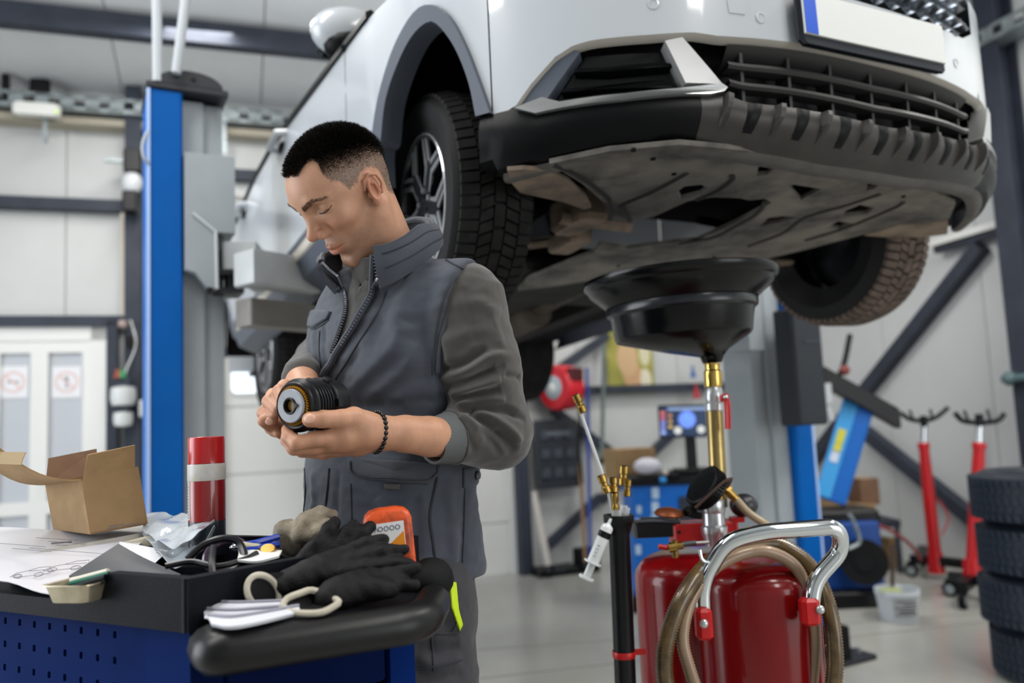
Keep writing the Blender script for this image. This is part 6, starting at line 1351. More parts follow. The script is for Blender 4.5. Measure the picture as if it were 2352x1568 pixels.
for (lab, x0, y0, r_, cl_) in (('blue air coupling hanging above the monitor', 1592, 860, .03, '#3f5fa0'), ('red air coupling hanging above the monitor', 1600, 905, .04, '#a83038')):
    p = BW(x0, y0, .2); b = B(); b.cyl(p + UPZ * r_, p - UPZ * r_, r_ * .6, r_ * .9, 12); b.cyl(p + UPZ * r_, p + UPZ * (r_ + .05), .012, seg=8); b.out('air_coupling', mat('coupling_' + cl_[1:], cl_, .4), lab, 'coupling', None, True)
# left side: service unit on the post
su = thing('air_service_unit', 'dark air service unit with white filter bowls on the steel post by the door', 'air service unit', tuple(BW(300, 900, .22)))
def su_box(px, py, w_, h_, m_, nm, d_=.12, off=.26): b = B(); b.box(BW(px, py, off), (w_, d_, h_), X=WD, bev=.012); b.build(nm, m_, su)
su_box(306, 372, .12, .17, M_black, 'motor'); su_box(300, 465, .10, .15, M_black, 'gearbox'); su_box(298, 785, .05, .07, M_black, 'socket'); su_box(333, 938, .07, .12, mat('socket_grey', '#b5b9bb', .4), 'socket'); su_box(283, 745, .05, .05, mat('box_pinkish', '#a08d88', .5), 'junction_box')
b = B(); b.ball(BW(304, 420, .26), (.07, .06, .09), 16, 10); b.build('valve_body', mat('valve_white', '#c5c8cc', .35), su, True)
for py_, r_ in ((905, .085), (958, .065)):
    b = B(); q = BW(283, py_, .26); b.lathe([(r_ * .4, -r_), (r_ * .85, -r_ * .9), (r_, -r_ * .3), (r_ * .95, r_ * .5), (r_ * .5, r_ * .7)], q, UPZ, 20); b.build('filter_bowl', mat('bowl_white', '#cdd0d1', .3), su, True)
    b = B(); b.box(q + UPZ * r_ * .95, (.10, .1, .07), X=WD, bev=.01); b.build('filter_head', M_steel, su)
b = B(); b.box(BW(283, 935, .26), (.05, .05, .12)); b.build('regulator', mat('reg_red', '#6a2b2a', .5), su)
for px_, cl_ in ((271, '#8e3a2e'), (281, '#2f8a58')): b = B(); b.cyl(BW(px_, 868, .3), BW(px_, 848, .3), .03, .014, 12); b.build('nozzle', mat('nozzle_' + cl_[1:], cl_, .5), su, True)
b = B(); b.tube(bez([BW(300, 735, .22), BW(312, 790, .24), BW(290, 850, .25), BW(284, 890, .25)], 6), .006, 6); b.build('cable', M_white, su, True)
b = B(); b.cyl(BW(283, 490, .08), BW(284, 745, .08), .02, seg=10); b.build('riser_pipe', mat('riser_pink', '#c9bdb2', .5), su, True)
b = B(); b.box(BW(262, 369, .26), (.12, .03, .02), X=WD); b.build('motor_shaft', M_zinc, su)
for px_, py_, h_, lab in ((13, 195, .16, 'black bracket foot on the cable tray at the frame edge'), (92, 203, .13, 'black cable clamp on the cable tray above the emergency lamp')):
    b = B(); q = BW(px_, py_, .16); b.box(q, (.05 if h_ > .15 else .13, .05, h_), X=WD, bev=.012); b.out('tray_clamp', M_black, lab, 'clamp')
# right edge: valve on a pipe
vp = RW(2335, 868, .25); va = thing('wall_valve', 'grey pipe valve with pale hose at the edge of the right wall', 'valve', tuple(vp))
b = B(); b.ball(vp - WN * .05, .05, 14, 8); b.cyl(vp - WN * .1, vp + WN * .25, .028, seg=12); b.build('valve_body', mat('valve_teal', '#51676b', .4), va, True)
b = B(); b.cyl(vp + WN * .12, vp + WN * .12 - UPZ * .75, .03, seg=12); b.build('drop_pipe', mat('pipe_pale', '#cfd8da', .3), va, True)
# ---------------------------------------------------------------- the mechanic
from mathutils.bvhtree import BVHTree
man = thing('person', 'mechanic in grey padded vest, head bowed, holding a black filter in both hands', 'person', (-.2, 1.55, 0))
HR = np.array([[.6964, -.6163, -.3677], [-.6968, -.4578, -.5522], [-.1719, -.6408, .7482]]); HO = A(-.2908, 1.45, 1.6768); HS = .95
FT, LT = nrm(A(-.72, -.69, 0)), nrm(A(.69, -.72, 0))                # torso front, torso left
h2w = lambda p: HO + HR @ (A(*p) * HS)
w2h = lambda p: (np.asarray(p) - HO) @ HR / HS
nb_ = w2h(P(900, 600, 1.52)); nb0 = w2h(P(915, 690, 1.54))          # root of the neck
def head_sdf(pw):
    p = ((pw - HO) @ HR / HS).astype(f32); q = p.copy(); q[:, 0] = np.abs(q[:, 0])
    d = ell(p, (0, -.006, .045), (.076, .100, .087))
    d = smin(d, ell(q, (0, .042, .040), (.060, .058, .058)), .03)
    d = smin(d, ell(q, (0, .026, -.028), (.054, .056, .080)), .03)
    d = smin(d, chain(q, [(.052, -.004, -.048), (.043, .022, -.084), (.012, .056, -.104)], [.020, .018, .0165]), .022)
    d = smin(d, ell(q, (0, .058, -.103), (.020, .017, .016)), .015)
    d = smin(d, ell(q, (.045, .056, -.008), (.020, .022, .018)), .022)                       # cheekbones
    d = smin(d, chain(q, [(.010, .0890, .034), (.030, .0885, .042), (.052, .071, .039)], [.0085, .0090, .006]), .012)   # brow
    d = smax(d, -ell(q, (.0355, .097, .024), (.0195, .016, .0115)), .012)                      # sockets
    d = smin(d, ell(q, (.0380, .0690, .0225), (.0195, .0160, .0150)), .004)                   # lids over the eyes
    d = smax(d, -chain(q, [(.023, .0885, .0165), (.038, .0895, .0140), (.055, .074, .0210)], [.001, .0013, .0008]), .002)
    d = smax(d, -chain(q, [(.024, .0855, .0290), (.037, .0885, .0305), (.051, .077, .0285)], [.0006, .0008, .0006]), .0025)
    d = smin(d, chain(p, [(0, .083, .032), (0, .089, .013), (0, .104, -.015)], [.0100, .0098, .0108]), .012)       # nose
    d = smin(d, ell(p, (0, .1095, -.0205), (.0108, .0112, .0105)), .007)
    d = smin(d, ell(q, (.0145, .0945, -.0250), (.0088, .0130, .0098)), .007); d = smax(d, -ell(q, (.0250, .0895, -.0225), (.0028, .010, .012)), .008)
    d = smax(d, -ell(q, (.0080, .0975, -.0355), (.0046, .0070, .0052)), .003)
    d = smin(d, ell(p, (0, .068, -.061), (.031, .021, .025)), .012)                          # mouth mound
    d = smin(d, chain(q, [(.0275, .0700, -.0590), (.013, .0845, -.0585), (.004, .0890, -.0565), (0, .0885, -.0575)], [.0022, .0048, .0056, .0054]), .004)
    d = smin(d, chain(q, [(.0255, .0695, -.0620), (.011, .0830, -.0700), (0, .0855, -.0715)], [.0028, .0062, .0070]), .004)
    d = smax(d, -chain(q, [(.0285, .0755, -.0600), (.013, .0905, -.0640), (0, .0940, -.0640)], [.0011, .0015, .0016]), .0025)
    d = smax(d, -ell(p, (0, .096, -.0475), (.0022, .008, .007)), .004)                       # philtrum
    d = smax(d, -ell(p, (0, .085, -.0865), (.018, .010, .0050)), .012)                       # under the lip
    # neck
    d = smin(d, cap(p, (0, -.042, .0), nb_, .052, .057), .022); d = smin(d, cap(p, nb_, nb0, .057, .075), .02)
    d = smin(d, chain(q, [(.060, -.022, -.030), (.052, -.01, -.07), tuple(nb_ * A(1, 1, 1) + A(.012, .045, 0))], [.014, .014, .013]), .02)
    # ears
    q0_ = q; q = (q - np.array([.0795, -.010, .006], f32)) / np.array([1, .88, .88], f32) + np.array([.0795, -.010, .006], f32)
    E_ = axes((.94, -.34, 0), (.34, .90, .26), (-.09, -.245, .965))
    e = ell(q, (.0795, -.012, .008), (.0085, .0185, .0315), E_)
    e = smin(e, ell(q, (.0775, -.004, -.020), (.007, .010, .012), E_), .006)
    e = smax(e, -ell(q, (.0865, -.008, .006), (.0075, .0105, .0195), E_), .004)
    e = smin(e, chain(q, [(.0745, .006, .012), (.0795, .002, .031), (.0850, -.012, .039), (.0885, -.027, .030), (.0885, -.030, .010), (.0850, -.022, -.010)], [.0028, .0034, .0036, .0036, .0034, .003]), .003)
    e = smin(e, chain(q, [(.0800, -.008, .024), (.0835, -.017, .014), (.0825, -.018, -.004)], [.003, .0032, .003]), .004)
    e = smin(e, ell(q, (.0765, .0035, -.002), (.0045, .0045, .007)), .003)
    d = smin(d, e, .006)
    return d * f32(HS)
hp = w2h(P(935, 660, 1.53))
lo = np.min([h2w((x, y, z)) for x in (-.1, .1) for y in (-.12, .13) for z in (-.12, .14)], 0); hi = np.max([h2w((x, y, z)) for x in (-.1, .1) for y in (-.12, .13) for z in (-.12, .14)], 0)
lo[2] = 1.40
head_me = sdf_mesh('head', head_sdf, lo, hi + A(.06, .06, 0), .0016, 1)
def bvh_of(me): 
    n = len(me.vertices); v = np.empty(n * 3); me.vertices.foreach_get('co', v); return BVHTree.FromPolygons([tuple(x) for x in v.reshape(-1, 3)], [tuple(p.vertices) for p in me.polygons])
def coords(me): v = np.empty(len(me.vertices) * 3); me.vertices.foreach_get('co', v); return v.reshape(-1, 3)
def vnorm(me): v = np.empty(len(me.vertices) * 3); me.vertices.foreach_get('normal', v); return v.reshape(-1, 3)
def hit(bv, px, py):
    d = nrm(ray(px, py)); r = bv.ray_cast(Vector(EYE), Vector(d)); return (A(*r[0]), A(*r[1])) if r[0] is not None else (None, None)
hb_ = bvh_of(head_me)
sst = lambda x, a, b: np.clip((x - a) / (b - a), 0, 1) ** 2 * (3 - 2 * np.clip((x - a) / (b - a), 0, 1))
# hairline from the temple round the ear to the nape, by angle round the head
hl = []
for px, py in ((657, 424), (668, 418), (684, 404), (700, 380), (716, 366), (730, 374), (741, 400), (758, 416), (780, 417), (803, 436), (820, 420), (828, 398), (842, 384), (868, 388), (884, 420), (893, 440)):
    c, n_ = hit(hb_, px, py)
    if c is not None: l = w2h(c); hl.append((math.atan2(l[0], l[1] + .006), l[2]))
hl.sort(); hl = [(0, .095)] + [q for q in hl if q[0] > .12] + [(2.6, -.045), (3.2, -.055)]
_ha, _hz = zip(*hl)
hv = coords(head_me); hn = vnorm(head_me); L = w2h(hv); th = np.abs(np.arctan2(L[:, 0], L[:, 1] + .006)); zl = np.interp(th, _ha, _hz)
above = L[:, 2] - zl + .003 * vnoise(L, 260)
ear = (np.abs(L[:, 0]) > .079) & (L[:, 2] < .05) & (L[:, 1] > -.05) & (L[:, 1] < .02)
inhair = sst(above, -.003, .006) * (~ear) * (L[:, 2] > -.07)
topz = .098 - .02 * np.clip(-L[:, 1] / .1, -1, 1) - .028 * sst(np.abs(L[:, 0]), .055, .02) + .004 * vnoise(L, 90)
dark = sst(L[:, 2], topz - .05, topz + .006) * inhair
ct = lambda s: np.array(srgb(s)[:3])
skin = np.tile(ct('#b88b71'), (len(L), 1)); nz = vnoise(L, 70)[:, None] * .05 + vnoise(L, 400)[:, None] * .03; skin *= 1 + nz
def mixc(col, m): global skin; m = np.clip(m, 0, 1)[:, None]; skin = skin * (1 - m) + ct(col) * m
ax_l = np.abs(L[:, 0])
mixc('#b5705a', .55 * np.exp(-(((ax_l - .084) / .012) ** 2 + ((L[:, 1] + .012) / .03) ** 2 + ((L[:, 2] - .01) / .04) ** 2)))
mixc('#b06a55', .45 * np.exp(-((ax_l / .02) ** 2 + ((L[:, 1] - .108) / .02) ** 2 + ((L[:, 2] + .024) / .014) ** 2)))
mixc('#b97a60', .35 * np.exp(-(((ax_l - .04) / .02) ** 2 + ((L[:, 2] + .015) / .018) ** 2)) * (L[:, 1] > .03))
beard = sst(L[:, 2], -.036, -.056) * sst(L[:, 1], .0, .03) * (1 - sst(ax_l, .085, .06) * 0) * (L[:, 2] > -.128)
mixc('#6d5648', (.34 + .18 * vnoise(L, 900)) * beard)
lipm = np.exp(-((np.abs(L[:, 2] + .0640 - .10 * np.clip(ax_l - .012, 0, 1)) / .0098) ** 4)) * sst(ax_l, .029, .022) * (L[:, 1] > .066)
mixc('#a8654f', .75 * lipm)
bl = -.0035 + .0 * ax_l; bz = .0385 + np.interp(ax_l, [.008, .02, .04, .058], [-.006, -.002, .005, .001]); browm = np.exp(-(((L[:, 2] - bz) / np.interp(ax_l, [.01, .03, .056], [.0055, .0048, .0025])) ** 4)) * sst(ax_l, .007, .012) * sst(ax_l, .066, .056) * (L[:, 1] > .05)
mixc('#46352b', .62 * browm * (.8 + .3 * vnoise(L, 600)))
mixc('#8a5a48', .35 * np.exp(-(((ax_l - .032) / .014) ** 2 + ((L[:, 2] - .024) / .009) ** 2)) * (L[:, 1] > .06))
mixc('#5d564f', inhair * (.74 + .26 * vnoise(L, 800)) * (1 - dark)); mixc('#17140f', dark)
def skin_mat():
    m = bpy.data.materials.new('skin'); m.use_nodes = True; nt = m.node_tree; b = nt.nodes['Principled BSDF']; a = nt.nodes.new('ShaderNodeAttribute'); a.attribute_name = 'tint'
    nt.links.new(a.outputs['Color'], b.inputs['Base Color']); b.inputs['Roughness'].default_value = .48; b.inputs['Specular IOR Level'].default_value = .4
    b.inputs['Subsurface Weight'].default_value = .12; b.inputs['Subsurface Radius'].default_value = (1, .35, .2); b.inputs['Subsurface Scale'].default_value = .006
    tc = nt.nodes.new('ShaderNodeTexCoord'); n = nt.nodes.new('ShaderNodeTexNoise'); n.inputs['Scale'].default_value = 420; bp = nt.nodes.new('ShaderNodeBump'); bp.inputs['Strength'].default_value = .18; bp.inputs['Distance'].default_value = .002
    nt.links.new(tc.outputs['Object'], n.inputs['Vector']); nt.links.new(n.outputs['Fac'], bp.inputs['Height']); nt.links.new(bp.outputs[0], b.inputs['Normal']); return m
M_skin = skin_mat()
def tint(me, cols): 
    a = me.color_attributes.new('tint', 'FLOAT_COLOR', 'POINT'); a.data.foreach_set('color', np.concatenate([cols, np.ones((len(cols), 1))], 1).astype(f32).ravel())
tint(head_me, skin)
# hair: a thick cap of short spikes, thinner and shorter down the sides
M_hair = mat('hair', '#14110e', .5, spec=.3)
rng = np.random.default_rng(3); hvw = hv; spv, spf = [], []
cand = np.where(inhair > .3)[0]; pick = rng.choice(cand, 60000)
for i in pick:
    dk = dark[i]
    if rng.random() > .40 + .60 * dk: continue
    ln = (.0018 + .0088 * dk) * (.7 + .6 * rng.random()); n_ = hn[i]; fwd = HR @ A(0, .75, -.15) * (.5 + .5 * dk); d = nrm(n_ * (1.0 - .25 * (1 - dk)) + fwd * .55 + rng.normal(0, .22, 3) + HR @ A(0, 0, -.5) * (1 - dk))
    s_ = nrm(np.cross(d, rng.normal(0, 1, 3))) * (.00022 + .0003 * dk); b0 = hv[i] + rng.normal(0, .0006, 3) - n_ * .0005; o = len(spv); spv += [b0 - s_, b0 + s_, b0 + d * ln * .6 + s_ * .7, b0 + d * ln]; spf += [(o, o + 1, o + 2), (o, o + 2, o + 3)]
me = bpy.data.meshes.new('hair'); me.from_pydata([tuple(x) for x in spv], [], spf); link('hair', me, M_hair, man)['kind'] = 'stuff'
spv, spf = [], []
for i in rng.choice(np.where(browm > .45)[0], 500):
    n_ = hn[i]; d = nrm(n_ * .5 + HR @ A(math.copysign(1, L[i, 0]), -.4, .25) + rng.normal(0, .2, 3)); s_ = nrm(np.cross(d, n_)) * .0003; o = len(spv); b0 = hv[i]; spv += [b0 - s_, b0 + s_, b0 + d * .006]; spf.append((o, o + 1, o + 2))
me = bpy.data.meshes.new('eyebrow'); me.from_pydata([tuple(x) for x in spv], [], spf); link('eyebrow', me, M_hair, man)['kind'] = 'stuff'
for s in (-1, 1):
    b = B(); b.ball(h2w((s * .0375, .0700, .0195)), .0130, 16, 10); b.build('eyeball', mat('eye_white', '#cfc8c0', .2), man, True)
    b = B(); b.tube(bez([h2w(q) for q in ((s * .0215, .0842, .0170), (s * .030, .0868, .0146), (s * .0400, .0862, .0142), (s * .0500, .0803, .0165), (s * .0580, .0722, .0215))], 6), list(np.interp(np.linspace(0, 1, 25), [0, .25, .6, 1], [.0003, .0009, .0013, .0007])), 6); b.build('eyelashes', M_hair, man, True)
# ---- forearms and hands (fine skin, same body)
pc = lambda s: [P(*map(float, a.split(','))) for a in s.split()]
def hand_mesh(nm, parts, h=.0015):
    al = np.array([q for pts, rs, k in parts for q in pts]); lo, hi = al.min(0) - .045, al.max(0) + .045
    def fn(p):
        d = None
        for pts, rs, k in parts:
            e = chain(p, pts, rs, .004); d = e if d is None else smin(d, e, k)
        return d
    me = sdf_mesh(nm, fn, lo, hi, h, 1); v = coords(me); c = np.tile(ct('#ba8a6e'), (len(v), 1)) * (1 + vnoise(v, 60)[:, None] * .07 + vnoise(v, 330)[:, None] * .05)
    for pts, rs, k in parts:
        if k <= .008 and len(pts) > 2:
            for j in pts[1:]: w_ = np.exp(-(np.linalg.norm(v - j, axis=1) / .011) ** 2)[:, None] * .30; c = c * (1 - w_) + ct('#a8654f') * w_
    tint(me, c); return me
lh = [(pc('1050,1007,1.405 985,1002,1.352 930,996,1.315 872,993,1.29'), [.033, .0335, .030, .025], .01),
      (pc('872,992,1.29 835,990,1.272 790,1000,1.258 765,1008,1.252'), [.025, .028, .026, .021], .012),
      (pc('865,1000,1.30 820,1010,1.292 780,1018,1.285'), [.024, .026, .021], .014),
      (pc('845,975,1.272 812,962,1.252 785,962,1.236 740,962,1.216 712,963,1.206'), [.020, .0185, .0145, .0130, .0118], .009),
      (pc('775,1003,1.250 725,1008,1.225 683,1017,1.212 662,1003,1.222 659,986,1.240'), [.0140, .0120, .0110, .0098, .0085], .007),
      (pc('772,1015,1.266 720,1026,1.243 676,1028,1.230 660,1010,1.244 662,992,1.26'), [.0140, .0122, .0112, .0098, .0085], .007),
      (pc('775,1023,1.282 730,1036,1.262 694,1034,1.255 676,1016,1.268 672,998,1.28'), [.0135, .0115, .0105, .0095, .0085], .007),
      (pc('785,1028,1.296 745,1040,1.284 716,1034,1.280 700,1020,1.29'), [.0120, .0100, .0092, .008], .007)]
rh = [(pc('700,860,1.56 694,880,1.47 698,902,1.41'), [.034, .030, .026], .01), (pc('705,905,1.41 682,905,1.372 668,915,1.352'), [.026, .026, .022], .012), (pc('700,925,1.41 680,945,1.365 668,965,1.345'), [.024, .022, .018], .014),
      (pc('676,893,1.362 654,888,1.318 642,898,1.276 648,918,1.252'), [.0130, .0118, .0105, .0088], .006), (pc('668,908,1.358 628,908,1.325 618,922,1.285 636,942,1.256'), [.0130, .0118, .0108, .0090], .006),
      (pc('664,930,1.354 618,933,1.332 606,948,1.296 626,962,1.262'), [.0125, .0112, .0104, .0088], .006), (pc('672,965,1.345 650,990,1.318 632,983,1.287 606,966,1.262'), [.0150, .0130, .0120, .0100], .007), (pc('668,962,1.352 636,968,1.334 622,983,1.304 640,994,1.276'), [.0115, .0100, .0092, .0080], .006)]
lh_me, rh_me = hand_mesh('left_hand', lh), hand_mesh('right_hand', rh)
def inner(p):
    d = chain(p, [A(-.235, 1.60, .95), A(-.225, 1.58, 1.2), A(-.22, 1.57, 1.42)], [.10, .10, .10]); d = smin(d, cap(p, P(920, 700, 1.55), P(905, 620, 1.53), .06, .05), .05)
    d = smin(d, chain(p, [P(1060, 700, 1.47), P(1105, 965, 1.46), P(1050, 1000, 1.41)], [.045, .034, .028]), .03); return d
in_me = sdf_mesh('trunk', inner, (-.45, 1.3, .8), (.06, 1.8, 1.55), .006, 0); tint(in_me, np.tile(ct('#b88b71'), (len(in_me.vertices), 1)))
bm = bmesh.new()
for m_ in (head_me, lh_me, rh_me, in_me): bm.from_mesh(m_)
body_me = bpy.data.meshes.new('body'); bm.to_mesh(body_me); bm.free(); link('body', body_me, M_skin, man, True)
M_nail = mat('nail', '#d8a893', .25, spec=.5)
def nail(c, up, fw, w_=.0062, l_=.0075):
    up, fw = nrm(up), nrm(fw); sd = np.cross(up, fw); b = B(); b.ball(c, (w_, l_, .0022), 14, 8, (sd, fw, up)); b.build('fingernail', M_nail, man, True)
nail(P(711, 961, 1.194), A(-.25, -.93, .1), A(-1, .2, 0), .0072, .009); nail(P(618, 967, 1.254), A(.1, -.95, .1), A(-1, 0, .35), .006, .007)
# ---- clothes
def torso_sdf(p, grow=0):
    q = p - np.array([-.224, 1.585, 0], f32); q[:, 0] -= np.interp(p[:, 2], [.95, 1.15, 1.32], [-.028, -.027, 0]).astype(f32); l = q @ LT.astype(f32); f = q @ FT.astype(f32); z = p[:, 2]
    zs = [.85, .97, 1.05, 1.12, 1.25, 1.38, 1.45, 1.50, 1.54, 1.60]; a = np.interp(z, zs, [.190, .192, .186, .182, .188, .198, .192, .168, .122, .085]) + grow; bb = np.interp(z, zs, [.150, .152, .145, .138, .142, .146, .134, .112, .098, .088]) + grow
    f0 = np.interp(z, zs, [.0, .0, .0, .0, .004, .012, .014, .012, .014, .03]); r = ((np.abs(l) / a) ** 2.5 + (np.abs(f - f0) / bb) ** 2.5) ** .4
    return ((r - 1) * np.minimum(a, bb) * .92).astype(f32)
SHL, ELB, CUF = P(1068, 700, 1.455), P(1128, 985, 1.462), P(1034, 1005, 1.392)
SHR = A(-.224, 1.585, 0) * 2 - SHL; SHR[2] = SHL[2]
def shoulders(p): return cap(p, SHL + UPZ * .005 - LT * .02, P(960, 610, 1.53), .072, .055)
T1, F1 = P(1100, 620, 1.49), P(1003, 770, 1.385); NA = nrm(np.cross(F1 - T1, -FT * .3 + A(0, .7, 0))); NA = NA if NA @ LT > 0 else -NA
def vest0(p):
    arm = chain(p, [SHL, P(1100, 840, 1.45)], [.076, .073]) - .008; d = smin(torso_sdf(p), smax(smin(shoulders(p), arm, .03), ((p - T1) @ NA).astype(f32), .008), .03); d = smin(d, cap(p, SHR + LT * .02, P(850, 640, 1.60), .07, .055), .05)
    # quilted edge and hollow for the neck
    d = smax(d, -cap(p, P(898, 560, 1.50), P(905, 660, 1.52), .062, .058), .012)
    return smax(smax(d, (.968 - p[:, 2]).astype(f32), .012), (p[:, 2] - 1.56).astype(f32), .02)
def pxl(bv, s, n=8):
    o = []
    for a in s.split():
        c, n_ = hit(bv, *map(float, a.split(',')))
        if c is not None: o.append(c)
    return bez(o, n) if len(o) > 1 else o
def folder(lines):
    """push the cloth in and out along fold lines: (pixels, amplitude, width)"""
    def post(v, q):
        n = vnormals(v, q); c = (v - EYE); sgn = 1 if np.mean(np.einsum('ij,ij->i', n, v - v.mean(0))) > 0 else -1; n = n * sgn
        bv = BVHTree.FromPolygons([tuple(x) for x in v], [tuple(x) for x in q.tolist()]); off = np.zeros(len(v))
        for s, a, w_ in lines:
            pl = pxl(bv, s, 5)
            if len(pl) < 2: continue
            bb = np.array(pl); m = ((v > bb.min(0) - 3 * w_) & (v < bb.max(0) + 3 * w_)).all(1); d, t = seg_d(v[m], pl); off[m] += a * np.exp(-(d / w_) ** 2) * np.clip(np.minimum(t, 1 - t) * 6, 0, 1) ** .5
        return v + n * (off + .0022 * vnoise(v * A(1, 1, 1.6), 16) + .0014 * vnoise(v * A(1.0, 1, 2.2), 34) + .0006 * vnoise(v, 90))[:, None]
    return post
vl = [('800,905 850,850 900,800 930,740', .007, .014), ('830,925 890,880 935,840 960,790', .006, .013), ('905,640 880,720 850,800', -.005, .018), ('960,600 930,690 900,760', .006, .018), ('1000,640 975,740 975,840', -.005, .016), ('770,900 790,860 830,800', -.006, .010),
      ('880,930 950,900 1010,900', .006, .016), ('760,960 850,930 930,930', -.007, .014), ('790,1020 900,1030 1000,1050', -.008, .02), ('1030,1100 1040,1200 1045,1300', .006, .012), ('1070,1120 1065,1220 1060,1330', -.006, .010), ('720,1080 722,1140 716,1190', .005, .010), ('780,1080 775,1150 770,1200', -.004, .009),
      ('720,760 725,820 735,870', .005, .010), ('745,740 745,800 755,850', -.004, .008), ('870,1140 900,1200 890,1260', .005, .016), ('950,1140 960,1210 950,1290', -.005, .014), ('1050,1330 1075,1345 1092,1348', .006, .006)]
M_seam = mat('seam_dark', '#2c2f36', .8)
M_vest = mat('vest_cloth', '#3e434d', .6, var=.10, vscale=9, bump=.12, bscale=1500, sheen=.15, spec=.3)
vest_me = sdf_mesh('vest', vest0, (-.50, 1.30, .94), (.06, 1.86, 1.60), .0034, 1, folder(vl)); vest = link('vest', vest_me.copy(), M_vest, man, True); vb_ = bvh_of(vest_me)
# sweatshirt: sleeves, shoulder and the piece showing at the neck
def shirt0(p):
    d = chain(p, [SHL, P(1100, 840, 1.45), ELB], [.076, .073, .066], .02); d = smin(d, cap(p, ELB, CUF, .060, .0465), .03); d = smin(d, ell(p, ELB + A(.012, .012, -.012), (.06, .06, .058)), .02); d = smax(d, smin(((p - CUF) @ nrm(CUF - ELB)).astype(f32), (.10 - np.linalg.norm(p - np.asarray(CUF, f32), axis=1)) * 1.0, .004), .004)
    e = chain(p, [SHR, P(790, 800, 1.84), P(735, 830, 1.74)], [.066, .056, .050], .02); d = np.minimum(d, smin(e, cap(p, P(735, 830, 1.74), P(694, 868, 1.50), .050, .040), .02))
    d = np.minimum(d, smax(smin(torso_sdf(p, -.012), cap(p, P(905, 660, 1.53), P(893, 600, 1.505), .074, .066), .03), (.98 - p[:, 2]).astype(f32), .01))
    return smax(d, -cap(p, P(893, 600, 1.505), P(885, 540, 1.49), .059, .06), .008)
sl = [('1005,850 1060,838 1120,800 1192,800', -0.0130, 0.0093), ('1010,868 1070,850 1130,818 1196,822', 0.0104, 0.0085), ('1022,890 1085,868 1140,845 1200,845', -0.0130, 0.0085), ('1030,905 1090,888 1150,868 1204,875', 0.0104, 0.0076), ('1040,918 1095,905 1150,895 1206,900', -0.0130, 0.0068), ('1045,930 1100,922 1160,918 1208,925', 0.0104, 0.0068), ('1052,938 1110,938 1165,945 1206,962', -0.0130, 0.0068),
      ('1085,940 1130,958 1170,985 1195,1015', 0.0104, 0.0076), ('1075,945 1120,972 1155,1005 1178,1040', -0.0117, 0.0076), ('1055,950 1090,975 1115,1010', 0.0078, 0.0085), ('1030,960 1050,990 1060,1030', -0.0065, 0.0076), ('1040,700 1090,690 1150,720', 0.0052, 0.0136), ('1010,800 1060,770 1130,750', 0.0065, 0.0136), ('1150,640 1180,720 1190,790', -0.0052, 0.0119), ('1060,660 1085,730 1090,790', -.0045, .010), ('1120,700 1140,760 1150,800', .005, .010), ('1020,760 1035,800 1030,840', .005, .009), ('1060,880 1110,860 1160,838', -.007, .006), ('1080,925 1130,925 1190,950', -.007, .005), ('1050,975 1075,1005 1090,1040', -.006, .007), ('1140,985 1170,1010 1185,1035', -.007, .006), ('1095,985 1130,1015 1150,1045', -.006, .007), ('1160,860 1195,868 1207,880', -.007, .005)]
M_shirt = mat('shirt_cloth', '#4b4947', .85, var=.12, vscale=10, bump=.14, bscale=1500, sheen=.3, spec=.2)
shirt = link('sweatshirt', sdf_mesh('sweatshirt', shirt0, (-.50, 1.28, .95), (.10, 1.90, 1.60), .0032, 1, folder(sl)), M_shirt, man, True)
sb_v = bvh_of(shirt.data); 
# ribbed cuff
cx_ = nrm(CUF - ELB); b = B(); c0 = CUF - cx_ * .004; rows = []
for k in range(8): rows.append([(c0 + cx_ * (.046 * k / 7)) + (nrm(np.cross(cx_, UPZ)) * math.cos(t) * .92 + np.cross(cx_, nrm(np.cross(cx_, UPZ))) * math.sin(t)) * ((.0455 - .0075 * k / 7) * (1 + (.012 if i % 2 else 0))) for i, t in enumerate(np.linspace(0, 2 * math.pi, 97)[:-1])])
rows.append([(r - (c0 + cx_ * .050)) * .88 + (c0 + cx_ * .048) for r in rows[-1]]); rows.append([(r - (c0 + cx_ * .048)) + (c0 + cx_ * .01) for r in rows[-1]]); b.grid(rows, closed=True); b.build('cuff', mat('cuff_cloth', '#585a5c', .8), shirt, True)
b = B(); b.tube([r * 1.0 for r in rows[0]], .0022, 6, closed=True); b.build('cuff_seam', M_shirt, shirt, True)
# collar: a standing band open at the front
def ringpt(phi, px, py, Y): return P(px, py, Y)
colT = pc('738,598,1.470 752,612,1.430 775,616,1.41') ; 
near_b, near_t = pc('872,662,1.415 905,645,1.420 945,618,1.440 985,585,1.475 1005,562,1.515'), pc('858,572,1.415 890,566,1.418 930,548,1.432 965,522,1.46 985,520,1.50')
back_b, back_t = pc('1000,555,1.56 960,560,1.60 900,570,1.62 850,590,1.61'), pc('980,508,1.54 950,505,1.575 905,520,1.60 850,545,1.60')
far_b, far_t = pc('800,610,1.58 770,640,1.53 778,668,1.48'), pc('790,575,1.57 745,585,1.52 738,602,1.475')
cb2, ct2 = bez(near_b + back_b + far_b, 5), bez(near_t + back_t + far_t, 5)
b = B(); R = [[a * (1 - t) + c * t for a, c in zip(cb2, ct2)] for t in np.linspace(0, 1, 6)]; ctr = P(890, 590, 1.51)
R = [[q + nrm((q - ctr) * A(1, 1, 0)) * .006 * math.sin(math.pi * k / 5) for q in r] for k, r in enumerate(R)]; b.sheet(R, .010, tuple(nrm(near_t[1] - ctr))); col = b.build('collar', M_vest, vest, True, 60)
for k_, m_ in ((4, .0012), (2, .001)): b = B(); b.tube([q + nrm((q - ctr) * A(1, 1, 0)) * .0112 for q in R[k_][3:-8]], m_, 5); b.build('collar_stitch', M_seam, col, True)
